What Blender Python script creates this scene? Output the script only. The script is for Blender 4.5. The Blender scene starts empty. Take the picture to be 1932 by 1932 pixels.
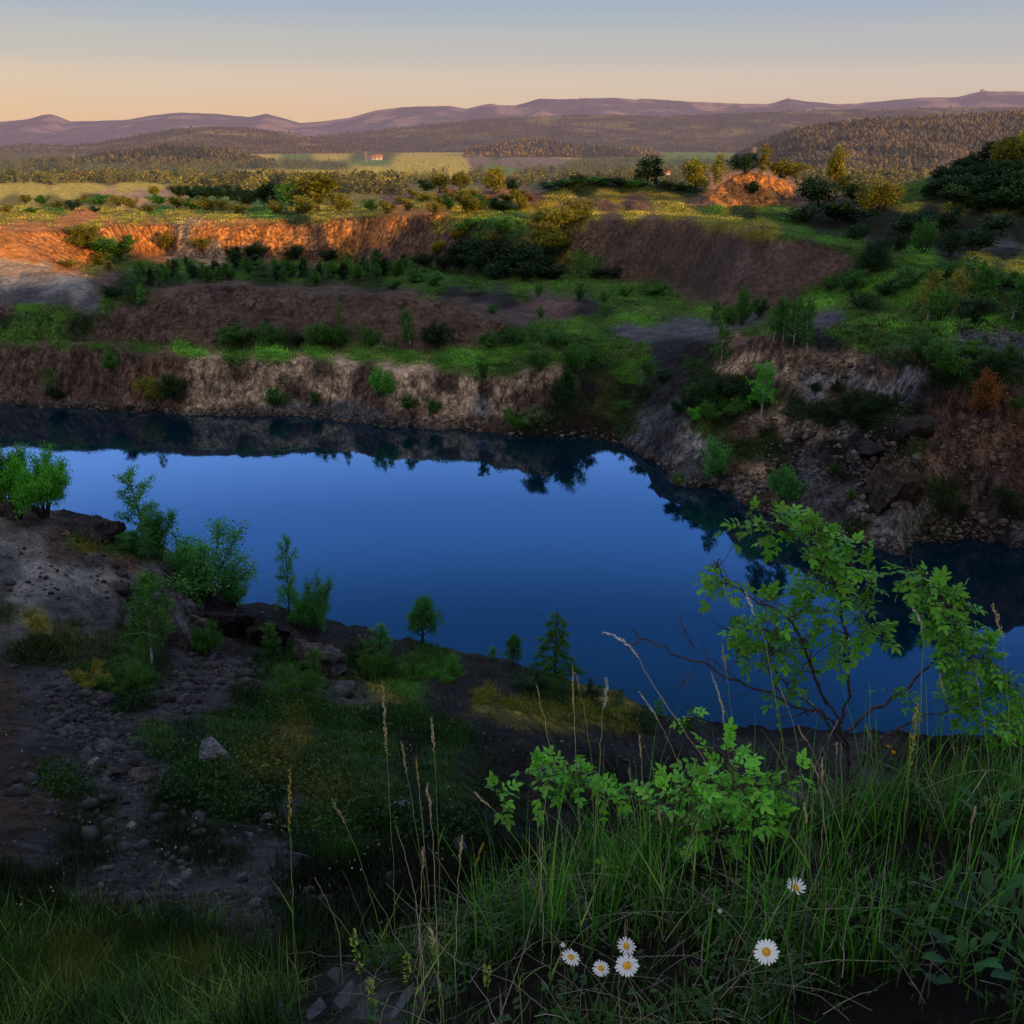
import bpy, math, random, time
import numpy as np
from mathutils import Vector
from mathutils.bvhtree import BVHTree
from mathutils.geometry import delaunay_2d_cdt

T0 = time.time()
R = math.radians
rng = np.random.default_rng(7)
random.seed(7)
scene = bpy.context.scene
COL = scene.collection

# ---------------------------------------------------------------- camera
EYE = 26.0                     # eye height above the lake (m)
F = 1856.0                     # focal length for a picture 1932 wide
CX = 966.0
TILT = math.atan((966 - 265) / F)
ct, st = math.cos(TILT), math.sin(TILT)
cam = bpy.data.cameras.new("camera")
cam.sensor_width = 36.0
cam.lens = 36.0 * F / 1932.0
cam.clip_start = 0.05
cam.clip_end = 60000
camo = bpy.data.objects.new("camera", cam)
COL.objects.link(camo)
camo.location = (0, 0, EYE)
camo.rotation_euler = (math.pi / 2 - TILT, 0, 0)
scene.camera = camo


def ray(px, py):
    a, b = (px - CX) / F, (CX - py) / F
    return np.array([a, ct + b * st, -st + b * ct])


def Zp(px, py, z):             # point of the ray at height z
    d = ray(px, py)
    return np.array([0, 0, EYE]) + d * ((z - EYE) / d[2])


def Dp(px, py, dist):          # point of the ray at forward distance dist
    d = ray(px, py)
    return np.array([0, 0, EYE]) + d * (dist / d[1])


def Wp(x, y, z):
    return np.array([x, y, z], float)


def to_px(x, y, z):
    zz = z - EYE
    cf = np.maximum(y * ct - zz * st, 0.05)
    cu = y * st + zz * ct
    return CX + F * x / cf, CX - F * cu / cf


# ---------------------------------------------------------------- noise
def _hash(ix, iy, iz, seed):
    h = (ix.astype(np.uint32) * np.uint32(374761393) + iy.astype(np.uint32) * np.uint32(668265263)
         + iz.astype(np.uint32) * np.uint32(2147483647) + np.uint32(seed * 974711 + 13))
    h = (h ^ (h >> np.uint32(13))) * np.uint32(1274126177)
    h = (h ^ (h >> np.uint32(16))) * np.uint32(2246822519)
    return ((h ^ (h >> np.uint32(15))) & np.uint32(0xFFFF)).astype(np.float32) / 32767.5 - 1.0


def vnoise(x, y, seed=0, z=None):
    x = np.asarray(x, np.float64); y = np.asarray(y, np.float64)
    x0 = np.floor(x); y0 = np.floor(y)
    fx = (x - x0).astype(np.float32); fy = (y - y0).astype(np.float32)
    fx = fx * fx * fx * (fx * (fx * 6 - 15) + 10); fy = fy * fy * fy * (fy * (fy * 6 - 15) + 10)
    ix = x0.astype(np.int64); iy = y0.astype(np.int64)
    if z is None:
        iz = np.zeros_like(ix)
        a = _hash(ix, iy, iz, seed); b = _hash(ix + 1, iy, iz, seed)
        c = _hash(ix, iy + 1, iz, seed); d = _hash(ix + 1, iy + 1, iz, seed)
        return (a + (b - a) * fx) * (1 - fy) + (c + (d - c) * fx) * fy
    z = np.asarray(z, np.float64)
    z0 = np.floor(z); fz = (z - z0).astype(np.float32); fz = fz * fz * (3 - 2 * fz)
    iz = z0.astype(np.int64)
    out = 0
    for k, wz in ((0, 1 - fz), (1, fz)):
        a = _hash(ix, iy, iz + k, seed); b = _hash(ix + 1, iy, iz + k, seed)
        c = _hash(ix, iy + 1, iz + k, seed); d = _hash(ix + 1, iy + 1, iz + k, seed)
        out = out + wz * ((a + (b - a) * fx) * (1 - fy) + (c + (d - c) * fx) * fy)
    return out


def fbm(x, y, wl, octv=4, seed=0, z=None, gain=0.5):
    s, amp, tot = 0, 1.0, 0
    for o in range(octv):
        k = (2.03 ** o) / wl
        s = s + amp * vnoise(x * k + 17.3 * o, y * k - 9.1 * o, seed + o, None if z is None else z * k)
        tot += amp; amp *= gain
    return s / tot


def sstep(a, b, x):
    t = np.clip((x - a) / (b - a), 0, 1)
    return t * t * (3 - 2 * t)


# ---------------------------------------------------------------- mesh / object helpers
def mesh_np(name, verts, faces, mat=None, smooth=False, colors=None, attrs=None):
    """verts (N,3); faces (M,k) int array or a list of such arrays; colors (N,3) point colour; attrs {name: (N,)}"""
    me = bpy.data.meshes.new(name)
    verts = np.ascontiguousarray(verts, np.float32)
    fl = faces if isinstance(faces, list) else [faces]
    fl = [np.asarray(f, np.int32) for f in fl if len(f)]
    me.vertices.add(len(verts))
    me.vertices.foreach_set("co", verts.ravel())
    loops = np.concatenate([f.ravel() for f in fl]) if fl else np.zeros(0, np.int32)
    sizes = np.concatenate([np.full(len(f), f.shape[1], np.int32) for f in fl]) if fl else np.zeros(0, np.int32)
    starts = np.concatenate([[0], np.cumsum(sizes)[:-1]]).astype(np.int32) if len(sizes) else sizes
    me.loops.add(len(loops)); me.loops.foreach_set("vertex_index", loops)
    me.polygons.add(len(sizes)); me.polygons.foreach_set("loop_start", starts)
    me.polygons.foreach_set("loop_total", sizes)
    if smooth:
        me.polygons.foreach_set("use_smooth", np.ones(len(sizes), bool))
    me.update(calc_edges=True)
    if colors is not None:
        at = me.color_attributes.new("tint", "FLOAT_COLOR", "POINT")
        c4 = np.ones((len(verts), 4), np.float32); c4[:, :3] = colors
        at.data.foreach_set("color", c4.ravel())
    for k, v in (attrs or {}).items():
        at = me.attributes.new(k, "FLOAT", "POINT")
        at.data.foreach_set("value", np.ascontiguousarray(v, np.float32))
    if mat is not None:
        me.materials.append(mat)
    return me


def link(name, me, parent=None, loc=None):
    o = bpy.data.objects.new(name, me)
    COL.objects.link(o)
    if parent is not None:
        o.parent = parent
    if loc is not None:
        o.location = loc
    return o


def tag(o, label=None, cat=None, group=None, kind=None):
    if label: o["label"] = label
    if cat: o["category"] = cat
    if group: o["group"] = group
    if kind or cat: o["kind"] = kind or "thing"
    return o


def thing(name, label, cat, loc, rotz=0.0, scale=1.0, group=None):
    o = bpy.data.objects.new(name, None)
    COL.objects.link(o)
    o.empty_display_size = 0.1
    o.location = [float(v) for v in loc]; o.rotation_euler = (0, 0, rotz)
    o.scale = (scale,) * 3 if np.isscalar(scale) else scale
    return tag(o, label, cat, group)


# ---------------------------------------------------------------- terrain skeleton (breaklines of the quarry)
PTS = []


def line(pts, step=2.0, rel=0.012):
    pts = [np.asarray(p, float) for p in pts]
    for a, b in zip(pts[:-1], pts[1:]):
        st_ = max(step, rel * min(a[1], b[1]))
        n = max(1, int(np.linalg.norm((b - a)[:2]) / st_))
        for k in range(n):
            PTS.append(a + (b - a) * k / n)
    PTS.append(pts[-1])


def interp_px(tab, px):
    xs = [t[0] for t in tab]; ys = [t[1] for t in tab]
    return float(np.interp(px, xs, ys))


SHORE_FAR = [(-650, 742), (-200, 752), (0, 762), (150, 768), (240, 772), (350, 779), (470, 781), (560, 783), (640, 788), (700, 794),
             (750, 800), (810, 806), (870, 808), (930, 815), (1000, 820), (1060, 822), (1095, 818)]
SHORE_RIGHT = [(1095, 818), (1130, 826), (1165, 835), (1200, 850), (1235, 870), (1252, 888), (1260, 908), (1275, 917), (1323, 918),
               (1371, 923), (1398, 943), (1430, 957), (1500, 985), (1570, 1008), (1634, 1023), (1695, 1039), (1710, 1022), (1740, 1000),
               (1784, 999), (1853, 1013), (1932, 1023), (2150, 1040), (2550, 1065)]
for sh in (SHORE_FAR, SHORE_RIGHT):
    line([Zp(x, y, 0.0) for x, y in sh], 1.2)
    line([Zp(x, y, 0.0) + Wp(0, -4.0, -2.6) for x, y in sh if not 1050 < x < 1150], 2)
    line([Zp(x, y, 0.0) + Wp(0, -12.0, -6) for x, y in sh if not 1000 < x < 1250], 4)
# left cliff under the terrace
TOP_L = [(-650, 640), (-200, 648), (0, 652), (100, 650), (220, 655), (250, 668), (340, 674), (480, 678), (600, 683), (700, 690),
         (800, 700), (900, 707), (980, 703), (1040, 690)]
base, toe, top, lip = [], [], [], []
for px in list(range(-640, 1041, 24)) + [1040]:
    s = Zp(px, interp_px(SHORE_FAR, px), 0)
    off = float(np.interp(px, [0, 215, 260, 800, 1040], [5.2, 5.0, 4.4, 4.0, 4.6]))
    base.append(s + Wp(0, 1.0, 0.45)); toe.append(s + Wp(0, off * 0.42, 1.35))
    tp = Dp(px, interp_px(TOP_L, px), s[1] + off); top.append(tp); lip.append(tp + Wp(0, 1.6, 0.25))
line(base); line(toe); line(top, 1.5); line(lip, 2)
# terrace and the dark mound on it
line([Zp(x, y, z) for x, y, z in [(-650, 632, 5.4), (0, 640, 5.3), (160, 644, 5.2), (400, 652, 5.0), (600, 655, 5.0), (750, 656, 4.9), (850, 654, 5.0),
                                  (950, 646, 5.2), (1020, 634, 5.5), (1080, 622, 5.5)]])
line([Dp(x, y, d) for x, y, d in [(170, 632, 109.5), (230, 590, 112), (284, 565, 113), (308, 541, 115.8), (369, 535, 116), (461, 536, 116), (547, 545, 116),
                                  (660, 552, 115), (744, 552, 115), (846, 565, 114), (915, 596, 111.5), (983, 610, 109.5), (1030, 622, 108)]])
line([Zp(x, y, z) + Wp(0, 16, 0) for x, y, z in [(330, 590, 5.4), (461, 590, 5.2), (660, 590, 5.2), (800, 590, 5.2), (930, 596, 5.4), (1030, 600, 5.4)]], 3)
# second low ridge behind
line([Dp(x, y, d) for x, y, d in [(835, 540, 147), (900, 545, 143), (960, 552, 138), (1040, 565, 132), (1100, 576, 127), (1150, 592, 121)]])
line([Zp(x, y, z) for x, y, z in [(850, 575, 5.2), (930, 583, 5.2), (1010, 592, 5.3), (1100, 600, 5.4)]], 3)
# pale heap on the left
line([Dp(x, y, d) for x, y, d in [(-650, 470, 128), (-200, 490, 126), (0, 497, 125), (75, 499, 124), (120, 521, 122), (171, 548, 117), (239, 571, 113.6)]])
line([Dp(x, y, d) for x, y, d in [(-650, 560, 114), (-200, 575, 113.5), (0, 580, 113), (90, 592, 111), (150, 608, 109.5)]])
# floor of the far pit
line([Zp(x, y, z) for x, y, z in [(240, 530, 5.2), (340, 515, 4.8), (500, 510, 4.7), (680, 512, 4.8), (820, 520, 5.0)]], 4)
line([Zp(x, y, z) for x, y, z in [(880, 527, 5.0), (960, 546, 5.0), (1060, 540, 5.1), (1160, 545, 5.2), (1240, 560, 5.3), (1300, 580, 5.5)]], 4)
line([Zp(x, y, z) for x, y, z in [(1150, 610, 5.4), (1250, 606, 5.5), (1330, 600, 5.7), (1400, 606, 6.0)]], 3)
# far cliff: foot and rim
FOOT = [(210, 500, 5.3), (273, 481, 5.0), (340, 486, 4.7), (410, 488, 4.6), (500, 489, 4.6), (660, 491, 4.6), (778, 501, 4.8), (881, 512, 5.0), (949, 530, 5.0),
        (1052, 517, 5.0), (1154, 524, 5.2), (1222, 531, 5.2), (1302, 548, 5.3), (1340, 565, 5.6), (1415, 596, 6.1), (1463, 584, 6.6), (1528, 555, 8.0)]
RIM_Y = [(210, 425), (239, 422), (308, 423), (407, 422), (513, 421), (615, 415), (641, 411), (744, 402), (846, 406), (898, 412), (1000, 415), (1086, 415),
         (1205, 411), (1302, 416), (1340, 423), (1408, 432), (1460, 440), (1528, 452)]
OFFS = [(210, 9), (273, 6), (660, 6), (778, 8), (881, 9), (949, 17), (1052, 12), (1154, 8), (1302, 9), (1415, 14), (1463, 11), (1528, 5)]
foot = [Zp(*p) for p in FOOT]
line(foot)
rim, rim2 = [], []
for px in range(210, 1529, 20):
    fy = np.interp(px, [p[0] for p in FOOT], [p[1] for p in foot])
    p = Dp(px, interp_px(RIM_Y, px), fy + interp_px(OFFS, px)); rim.append(p)
    rim2.append(p + Wp(0, 5, 0.35))
line(rim); line(rim2, 3)
line([Dp(x, y, d) for x, y, d in [(1528, 452, 131), (1613, 469, 128), (1730, 490, 124), (1850, 500, 122), (1932, 505, 121), (2550, 525, 118)]])
# orange slopes at far left
line([Dp(x, y, d) for x, y, d in [(-650, 438, 165), (0, 434, 172), (60, 432, 178), (150, 428, 190), (210, 425, 204)]])
line([Dp(x, y, d) for x, y, d in [(-650, 494, 155), (0, 496, 158), (70, 500, 160), (120, 506, 166), (180, 500, 182)]])
# inlet track
line([Zp(x, y, z) for x, y, z in [(1110, 808, 0.4), (1125, 770, 1.6), (1140, 720, 3.4), (1160, 670, 4.8), (1200, 638, 5.4), (1250, 626, 5.5), (1330, 611, 5.6)]])
line([Zp(x, y, z) for x, y, z in [(1070, 800, 0.9), (1072, 760, 2.6), (1080, 705, 4.6), (1095, 665, 5.4)]])
line([Zp(x, y, z) for x, y, z in [(1150, 812, 0.8), (1175, 770, 1.8), (1195, 715, 3.6), (1225, 665, 5.0), (1280, 632, 5.6)]])
# right bank
line([Dp(x, y, d) for x, y, d in [(1310, 640, 93), (1350, 652, 90), (1395, 650, 88), (1425, 638, 86.5), (1455, 640, 85), (1480, 660, 83.5), (1530, 668, 81.5),
                                  (1600, 680, 78.5), (1650, 690, 75.8), (1700, 692, 74), (1740, 702, 72.3), (1775, 735, 70.5), (1830, 742, 69.5), (1932, 760, 68.5), (2550, 790, 64)]], 1.2)
line([Dp(x, y, d) for x, y, d in [(1240, 775, 84), (1290, 735, 87), (1350, 725, 86), (1400, 735, 84.5), (1440, 730, 83), (1520, 735, 79.5), (1600, 745, 76), (1680, 755, 73.3)]], 1.5)
line([Dp(x, y, d) for x, y, d in [(1290, 785, 81.5), (1400, 790, 80), (1460, 795, 78.5), (1520, 800, 76.5), (1600, 805, 73.8), (1660, 800, 72)]], 1.5)
line([Zp(x, y, z) for x, y, z in [(1225, 825, 1.4), (1270, 850, 1.6), (1320, 870, 1.6), (1420, 880, 2.0), (1500, 885, 2.4), (1560, 910, 2.3), (1620, 940, 2.1), (1660, 970, 1.4)]], 1.5)
line([Dp(x, y, d) for x, y, d in [(1745, 740, 71), (1720, 785, 70), (1705, 850, 67.5), (1692, 930, 64.8), (1690, 1000, 62.4)]], 1.2)
line([Dp(x, y, d) for x, y, d in [(1800, 800, 68.8), (1810, 840, 67.6), (1800, 900, 66.3), (1795, 965, 65.0)]], 1.2)
line([Dp(x, y, d) for x, y, d in [(1900, 830, 67.2), (1900, 930, 64.5), (1900, 988, 63.4)]], 1.2)
line([Dp(x, y, d) for x, y, d in [(2300, 860, 64.2), (2300, 960, 61.6), (2300, 1020, 60.7)]], 1.2)
# grassy shelf behind the right bank
for p in [(1400, 628, 7.4), (1550, 645, 8.6), (1650, 645, 9.0), (1750, 660, 9.2), (1850, 655, 9.3), (1932, 680, 9.0), (2500, 690, 9.0), (1480, 612, 7.8), (1600, 600, 8.6),
          (1700, 598, 9.0), (1800, 605, 9.3), (1932, 615, 9.6), (2500, 640, 9.6), (1560, 560, 8.8), (1660, 560, 9.5), (1760, 570, 9.8), (1860, 575, 9.7), (1932, 580, 9.8),
          (1620, 520, 10.4), (1720, 525, 11.2), (1800, 530, 10.8), (1900, 530, 11.0), (2400, 550, 11.2)]:
    PTS.append(Zp(*p))
# beyond the rim: knoll, terraces, lit mound, right hill
line([Dp(x, y, d) for x, y, d in [(-650, 425, 215), (0, 418, 222), (240, 412, 228), (420, 410, 230), (620, 402, 230), (720, 392, 226), (760, 385, 222)]], 5)
line([Dp(x, y, d) for x, y, d in [(740, 384, 236), (780, 364, 236), (850, 356, 235), (930, 358, 234), (990, 366, 234), (1020, 380, 234)]], 3)
line([Dp(x, y, d) for x, y, d in [(1010, 372, 205), (1100, 374, 204), (1180, 378, 202), (1250, 380, 200), (1320, 384, 198)]], 3)
line([Dp(x, y, d) for x, y, d in [(1010, 398, 200), (1100, 400, 199), (1180, 400, 197), (1250, 400, 194), (1320, 402, 192)]], 3)
line([Dp(x, y, d) for x, y, d in [(1010, 366, 244), (1080, 346, 248), (1160, 345, 248), (1240, 348, 246), (1300, 352, 246), (1360, 360, 244)]], 3)
line([Dp(x, y, d) for x, y, d in [(1300, 384, 206), (1340, 366, 209), (1360, 346, 211), (1388, 326, 212), (1415, 321, 212), (1450, 326, 212), (1482, 338, 212), (1496, 362, 210), (1510, 380, 208)]], 1.2)
line([Dp(x, y, d) for x, y, d in [(1300, 390, 200), (1350, 386, 204), (1420, 387, 206), (1490, 386, 205), (1520, 388, 202)]], 1.5)
line([Dp(x, y, d) for x, y, d in [(1330, 384, 225), (1420, 372, 228), (1510, 380, 225)]], 3)
line([Dp(x, y, d) for x, y, d in [(1540, 400, 190), (1650, 398, 186), (1800, 397, 182), (1932, 399, 178), (2550, 405, 172)]], 3)
line([Dp(x, y, d) for x, y, d in [(1550, 430, 176), (1650, 447, 171), (1800, 456, 166), (1932, 462, 162), (2550, 470, 158)]], 3)
line([Dp(x, y, d) for x, y, d in [(1640, 384, 202), (1720, 352, 206), (1790, 318, 208), (1870, 298, 210), (1932, 288, 212), (2550, 262, 216)]], 3)
line([Dp(x, y, d) for x, y, d in [(1640, 386, 240), (1720, 372, 248), (1800, 360, 255), (1932, 350, 260), (2550, 340, 265)]], 5)
for dd, zz in [(300, 8), (450, 0), (700, -10), (1000, -14), (1500, -18), (3000, -25), (6000, -30), (12000, -30), (22000, -30)]:
    for a in np.linspace(-52, 52, 27):
        PTS.append(Wp(dd * math.tan(R(a)), dd, zz))
# near bank: crest against the water, then the slope up to the camera
CREST = [(-400, 900, 38), (0, 938, 38), (40, 962, 38), (130, 960, 39.5), (191, 966, 40), (219, 998, 40), (270, 1016, 40), (308, 1050, 39.5), (359, 1100, 39), (410, 1118, 40),
         (444, 1138, 40.5), (485, 1137, 41), (526, 1136, 41), (564, 1156, 41.5), (636, 1173, 42), (693, 1182, 42), (737, 1204, 42), (795, 1214, 42.5), (881, 1234, 42.5),
         (966, 1252, 42), (1035, 1272, 41.5), (1103, 1292, 41), (1171, 1309, 40.5), (1223, 1333, 40), (1257, 1353, 39.6), (1302, 1368, 39), (1360, 1384, 38.6),
         (1430, 1386, 38.6), (1600, 1392, 38.2), (1932, 1400, 37.6), (2500, 1420, 36.5)]
cr = [Dp(*c) for c in CREST]
line(cr, 1.0)
line([p + Wp(0, 1.0 + p[2] * 0.85, -p[2] - 0.1) for p in cr], 1.5)
line([p + Wp(0, 4.5 + p[2] * 0.9, -p[2] - 4) for p in cr], 2)
line([p + Wp(0, 11 + p[2] * 0.9, -p[2] - 8) for p in cr], 4)
for p in [(-400, 1000, 35), (0, 1000, 35.5), (100, 1000, 36.5), (-400, 1100, 31), (0, 1100, 31.5), (100, 1100, 32.5), (200, 1100, 34), (300, 1100, 35.5), (-400, 1200, 27), (0, 1200, 27.5),
          (200, 1200, 30), (300, 1200, 31.5), (345, 1215, 32.5), (360, 1140, 37), (365, 1225, 34), (440, 1200, 35.5), (520, 1210, 36.5), (600, 1225, 38), (-400, 1270, 25), (0, 1270, 25.5), (200, 1270, 27),
          (400, 1270, 29.5), (520, 1270, 31.5), (640, 1265, 34.5), (700, 1262, 37), (-400, 1350, 20), (0, 1350, 20.5), (200, 1350, 22), (400, 1350, 23.5), (600, 1345, 25.5),
          (760, 1330, 29.5), (850, 1320, 33), (950, 1345, 32), (1050, 1370, 32), (1150, 1390, 33), (1250, 1405, 34.5), (1350, 1415, 35.5), (1050, 1395, 30), (1150, 1425, 30), (1280, 1440, 32),
          (-400, 1450, 13.5), (0, 1450, 14.3), (200, 1450, 15.5), (400, 1450, 16.3), (600, 1450, 17.3), (800, 1440, 18.5), (1000, 1450, 21), (1150, 1475, 22), (1300, 1500, 23),
          (0, 1530, 11.5), (200, 1530, 12.2), (400, 1530, 13), (600, 1530, 13.6), (800, 1530, 13.8), (950, 1530, 13.5),
          (-400, 1600, 9), (0, 1600, 9.5), (300, 1600, 10), (600, 1600, 9.6), (800, 1620, 8.2), (900, 1640, 6.6), (0, 1750, 6.4), (300, 1750, 6.4), (500, 1760, 5.8), (640, 1780, 4.8), (740, 1790, 3.9),
          (-400, 1750, 5.8), (-300, 1932, 3.6), (0, 1932, 3.7), (300, 1932, 3.4), (450, 1932, 2.9), (600, 1932, 2.35), (780, 1932, 1.8), (966, 1932, 1.6), (1400, 1932, 1.45), (1932, 1932, 1.3),
          (2300, 1932, 1.25), (800, 1830, 2.2), (900, 1750, 2.4), (1050, 1720, 2.15), (1200, 1750, 2.0), (1500, 1750, 1.85), (1932, 1750, 1.7), (2300, 1750, 1.65),
          (1200, 1600, 2.6), (1500, 1600, 2.25), (1932, 1600, 2.1)]:
    PTS.append(Dp(*p))
line([Dp(x, y, d) for x, y, d in [(640, 1900, 2.35), (700, 1825, 2.65), (800, 1752, 2.9), (900, 1690, 3.0), (1050, 1605, 3.05), (1250, 1545, 3.0), (1480, 1490, 3.0), (1700, 1465, 3.05), (1932, 1445, 3.1),
                                  (2300, 1425, 3.2), (2700, 1420, 3.3)]], 0.25)
for x, y, z in [(0.2, 5.2, 20.5), (1.5, 5.2, 20.9), (3.2, 5.2, 21.0), (5.5, 5.5, 21.0), (1, 10, 15), (4, 10, 15.2), (8, 10, 15.4), (4, 17, 9.6), (9, 18, 9.5), (16, 18, 9.7), (10, 28, 3.4), (17, 28, 3.4),
                (26, 28, 3.6), (11, 34, 1.8), (20, 34, 1.2), (30, 34, 1.2), (14, 10, 16), (25, 20, 10),
                (0, 0.6, 24.42), (1.5, 0.5, 24.45), (4, 0.5, 24.5), (8, 0.5, 24.6), (-1.2, 0.6, 24.2), (-3, 0.5, 23.6), (-8, 0, 23.4), (0, -3, 24.6), (4, -4, 24.9), (-5, -4, 24.2),
                (0, -9, 25), (-10, -6, 24.4), (10, -6, 25.2), (-30, 10, 22), (-40, 30, 15), (40, 30, 8)]:
    PTS.append(Wp(x, y, z))
PTS = np.array(PTS)

# ---------------------------------------------------------------- ground sheet (polar grid, one mesh to the horizon)
GY = -8.0
NA = 860
ANG = np.radians(np.linspace(-41, 41, NA))
rr = [1.5]
while rr[-1] < 24000:
    r = rr[-1]
    d = r + GY
    if d < 5: s = 0.035 if r > 7 else 0.25
    elif d < 46: s = max(0.05, 0.0085 * d)
    elif d < 60: s = 0.6
    elif d < 110: s = 0.27
    elif d < 215: s = 0.36
    elif d < 300: s = 0.9
    elif d < 2000: s = 0.022 * r
    else: s = 0.045 * r
    rr.append(r + s)
RR = np.array(rr); NR = len(RR)
GX_, GY_ = np.sin(ANG)[None, :] * RR[:, None], np.cos(ANG)[None, :] * RR[:, None] + GY

tri_v, _, tri_f, *_ = delaunay_2d_cdt([Vector((p[0], p[1])) for p in PTS], [], [], 0, 1e-4)
zmap = {}
for p in PTS:
    zmap[(round(p[0], 3), round(p[1], 3))] = p[2]
pz = []
for v in tri_v:
    k = (round(v.x, 3), round(v.y, 3))
    if k not in zmap:
        j = np.argmin((PTS[:, 0] - v.x) ** 2 + (PTS[:, 1] - v.y) ** 2); pz.append(PTS[j, 2])
    else:
        pz.append(zmap[k])
tin = BVHTree.FromPolygons([(v.x, v.y, z) for v, z in zip(tri_v, pz)], [tuple(f) for f in tri_f])

# warp the plan so that cliffs get gullies and buttresses
dist = np.hypot(GX_, GY_)
wfar = sstep(150, 172, GY_) * (1 - sstep(215, 240, GY_))
wmid = sstep(56, 64, GY_) * (1 - sstep(140, 160, GY_))
wnear = sstep(24, 31, GY_) * (1 - sstep(40, 44, GY_))
n1 = fbm(GX_, GY_, 7.0, 4, 11); n2 = fbm(GX_, GY_, 22.0, 2, 21); n3 = fbm(GX_, GY_ * 0.35, 2.2, 3, 31)
rid = 1 - 2 * np.abs(fbm(GX_, GY_ * 0.4, 4.5, 3, 41)); rid2 = 1 - 2 * np.abs(fbm(GX_, GY_ * 0.3, 1.7, 3, 45))
warp = wfar * (2.2 * n2 * 1.3 + 1.6 * n1 + 1.3 * rid + 0.5 * rid2) + wmid * (0.7 * n1 + 0.55 * rid + 0.55 * rid2) + wnear * (0.6 * n3)
shore_guard = wmid * 0
WY = GY_ + warp
HG = np.zeros((NR, NA))
down = Vector((0, 0, -1))
rc = tin.ray_cast
for i in range(NR):
    xs, ys = GX_[i].tolist(), WY[i].tolist()
    row = HG[i]
    for j in range(NA):
        h = rc(Vector((xs[j], ys[j], 500.0)), down)[0]
        row[j] = h.z if h is not None else np.nan
if np.isnan(HG).any():
    for i in range(NR):
        bad = np.isnan(HG[i])
        if bad.all(): HG[i] = HG[i - 1] if i else 24.5
        elif bad.any():
            ok = np.where(~bad)[0]; HG[i][bad] = np.interp(np.where(bad)[0], ok, HG[i][ok])


def blur(A, ni, nj):
    for n, ax in ((ni, 0), (nj, 1)):
        if n < 1: continue
        k = np.ones(2 * n + 1) / (2 * n + 1)
        P = np.pad(A, [(n, n) if a == ax else (0, 0) for a in (0, 1)], mode="edge")
        C = np.cumsum(np.insert(P, 0, 0, axis=ax), axis=ax)
        A = (np.take(C, range(2 * n + 1, C.shape[ax]), axis=ax) - np.take(C, range(0, C.shape[ax] - 2 * n - 1), axis=ax)) / (2 * n + 1)
    return A


Hs = blur(blur(HG, 9, 12), 7, 9)
Hm = blur(blur(HG, 4, 6), 3, 4)
Hf = blur(HG, 1, 1)
wn = 1 - sstep(26, 36, GY_)
wm_ = sstep(215, 235, GY_)
HG = Hf * (1 - wn) * (1 - wm_) + Hs * wn + Hm * wm_
slope0 = np.abs(np.gradient(HG, axis=0) / np.gradient(RR)[:, None])
# roughness
amp = np.interp(GY_, [-10, 3, 8, 20, 45, 100, 200, 300, 1000, 3000, 9000], [0.05, 0.06, 0.22, 0.38, 0.36, 0.32, 0.4, 0.8, 2.5, 8, 20])
steep = sstep(0.25, 0.9, slope0)
HG += amp * 0.8 * fbm(GX_, GY_, 5.0, 4, 51) * (1 - 0.5 * sstep(300, 1200, GY_)) * (GY_ < 2500)
HG += amp * 1.0 * fbm(GX_, GY_, 1.1, 3, 61) * 0.45 * (GY_ < 320)
HG += sstep(5, 9, GY_) * (1 - sstep(210, 260, GY_)) * steep * (0.38 * fbm(GX_, GY_, 1.6, 4, 71) + 0.22 * (1 - 2 * np.abs(fbm(GX_, GY_, 2.6, 3, 77))))
# crags of the right bank
zz_ = sstep(17, 24, GX_ - 0.02 * (GY_ - 70)) * sstep(62, 66, GY_) * (1 - sstep(92, 99, GY_)) * sstep(0.2, 1.2, HG)
cr1 = 1 - 2 * np.abs(fbm(GX_ * 1.0, GY_, 6.5, 4, 91)); cr2 = 1 - 2 * np.abs(fbm(GX_, GY_ * 0.6, 2.4, 4, 95))
HG += zz_ * (1.5 * cr1 + 0.9 * cr2 - 0.7)
far = sstep(300, 900, GY_)
HG += far * (2.2 * fbm(GX_, GY_, 260, 3, 81))
# keep the lake free of islands
HW = sstep(-0.2, 0.6, HG)


def hgt(x, y):
    x = np.asarray(x, float); y = np.asarray(y, float)
    r = np.hypot(x, y - GY); a = np.arctan2(x, y - GY)
    fi = np.interp(r, RR, np.arange(NR)); fj = np.clip((a - ANG[0]) / (ANG[1] - ANG[0]), 0, NA - 1.001)
    i = np.minimum(fi.astype(int), NR - 2); j = fj.astype(int); u = fi - i; v = fj - j
    return (HG[i, j] * (1 - u) + HG[i + 1, j] * u) * (1 - v) + (HG[i, j + 1] * (1 - u) + HG[i + 1, j + 1] * u) * v


TS = np.concatenate([np.arange(0.8, 8, 0.01), np.arange(8, 60, 0.04), np.arange(60, 320, 0.12), np.geomspace(320, 20000, 3000)])


def hit(px, py, dmin=0.0):
    """first point of the ground seen through the pixel"""
    d = ray(px, py)
    t = TS / d[1]
    X, Y, Zr = d[0] * t, d[1] * t, EYE + d[2] * t
    b = (Zr < hgt(X, Y)) & (Y >= dmin)
    k = int(np.argmax(b)) if b.any() else len(t) - 1
    return np.array([X[k], Y[k], hgt(X[k], Y[k])])


print("terrain", NR, NA, len(PTS), round(time.time() - T0, 1))

# ---------------------------------------------------------------- materials
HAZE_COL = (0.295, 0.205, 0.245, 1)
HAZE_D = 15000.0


def nd(nt, typ, **kw):
    n = nt.nodes.new(typ)
    for k, v in kw.items():
        setattr(n, k, v)
    return n


def setin(n, **kw):
    for k, v in kw.items():
        n.inputs[k.replace("_", " ")].default_value = v


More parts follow.
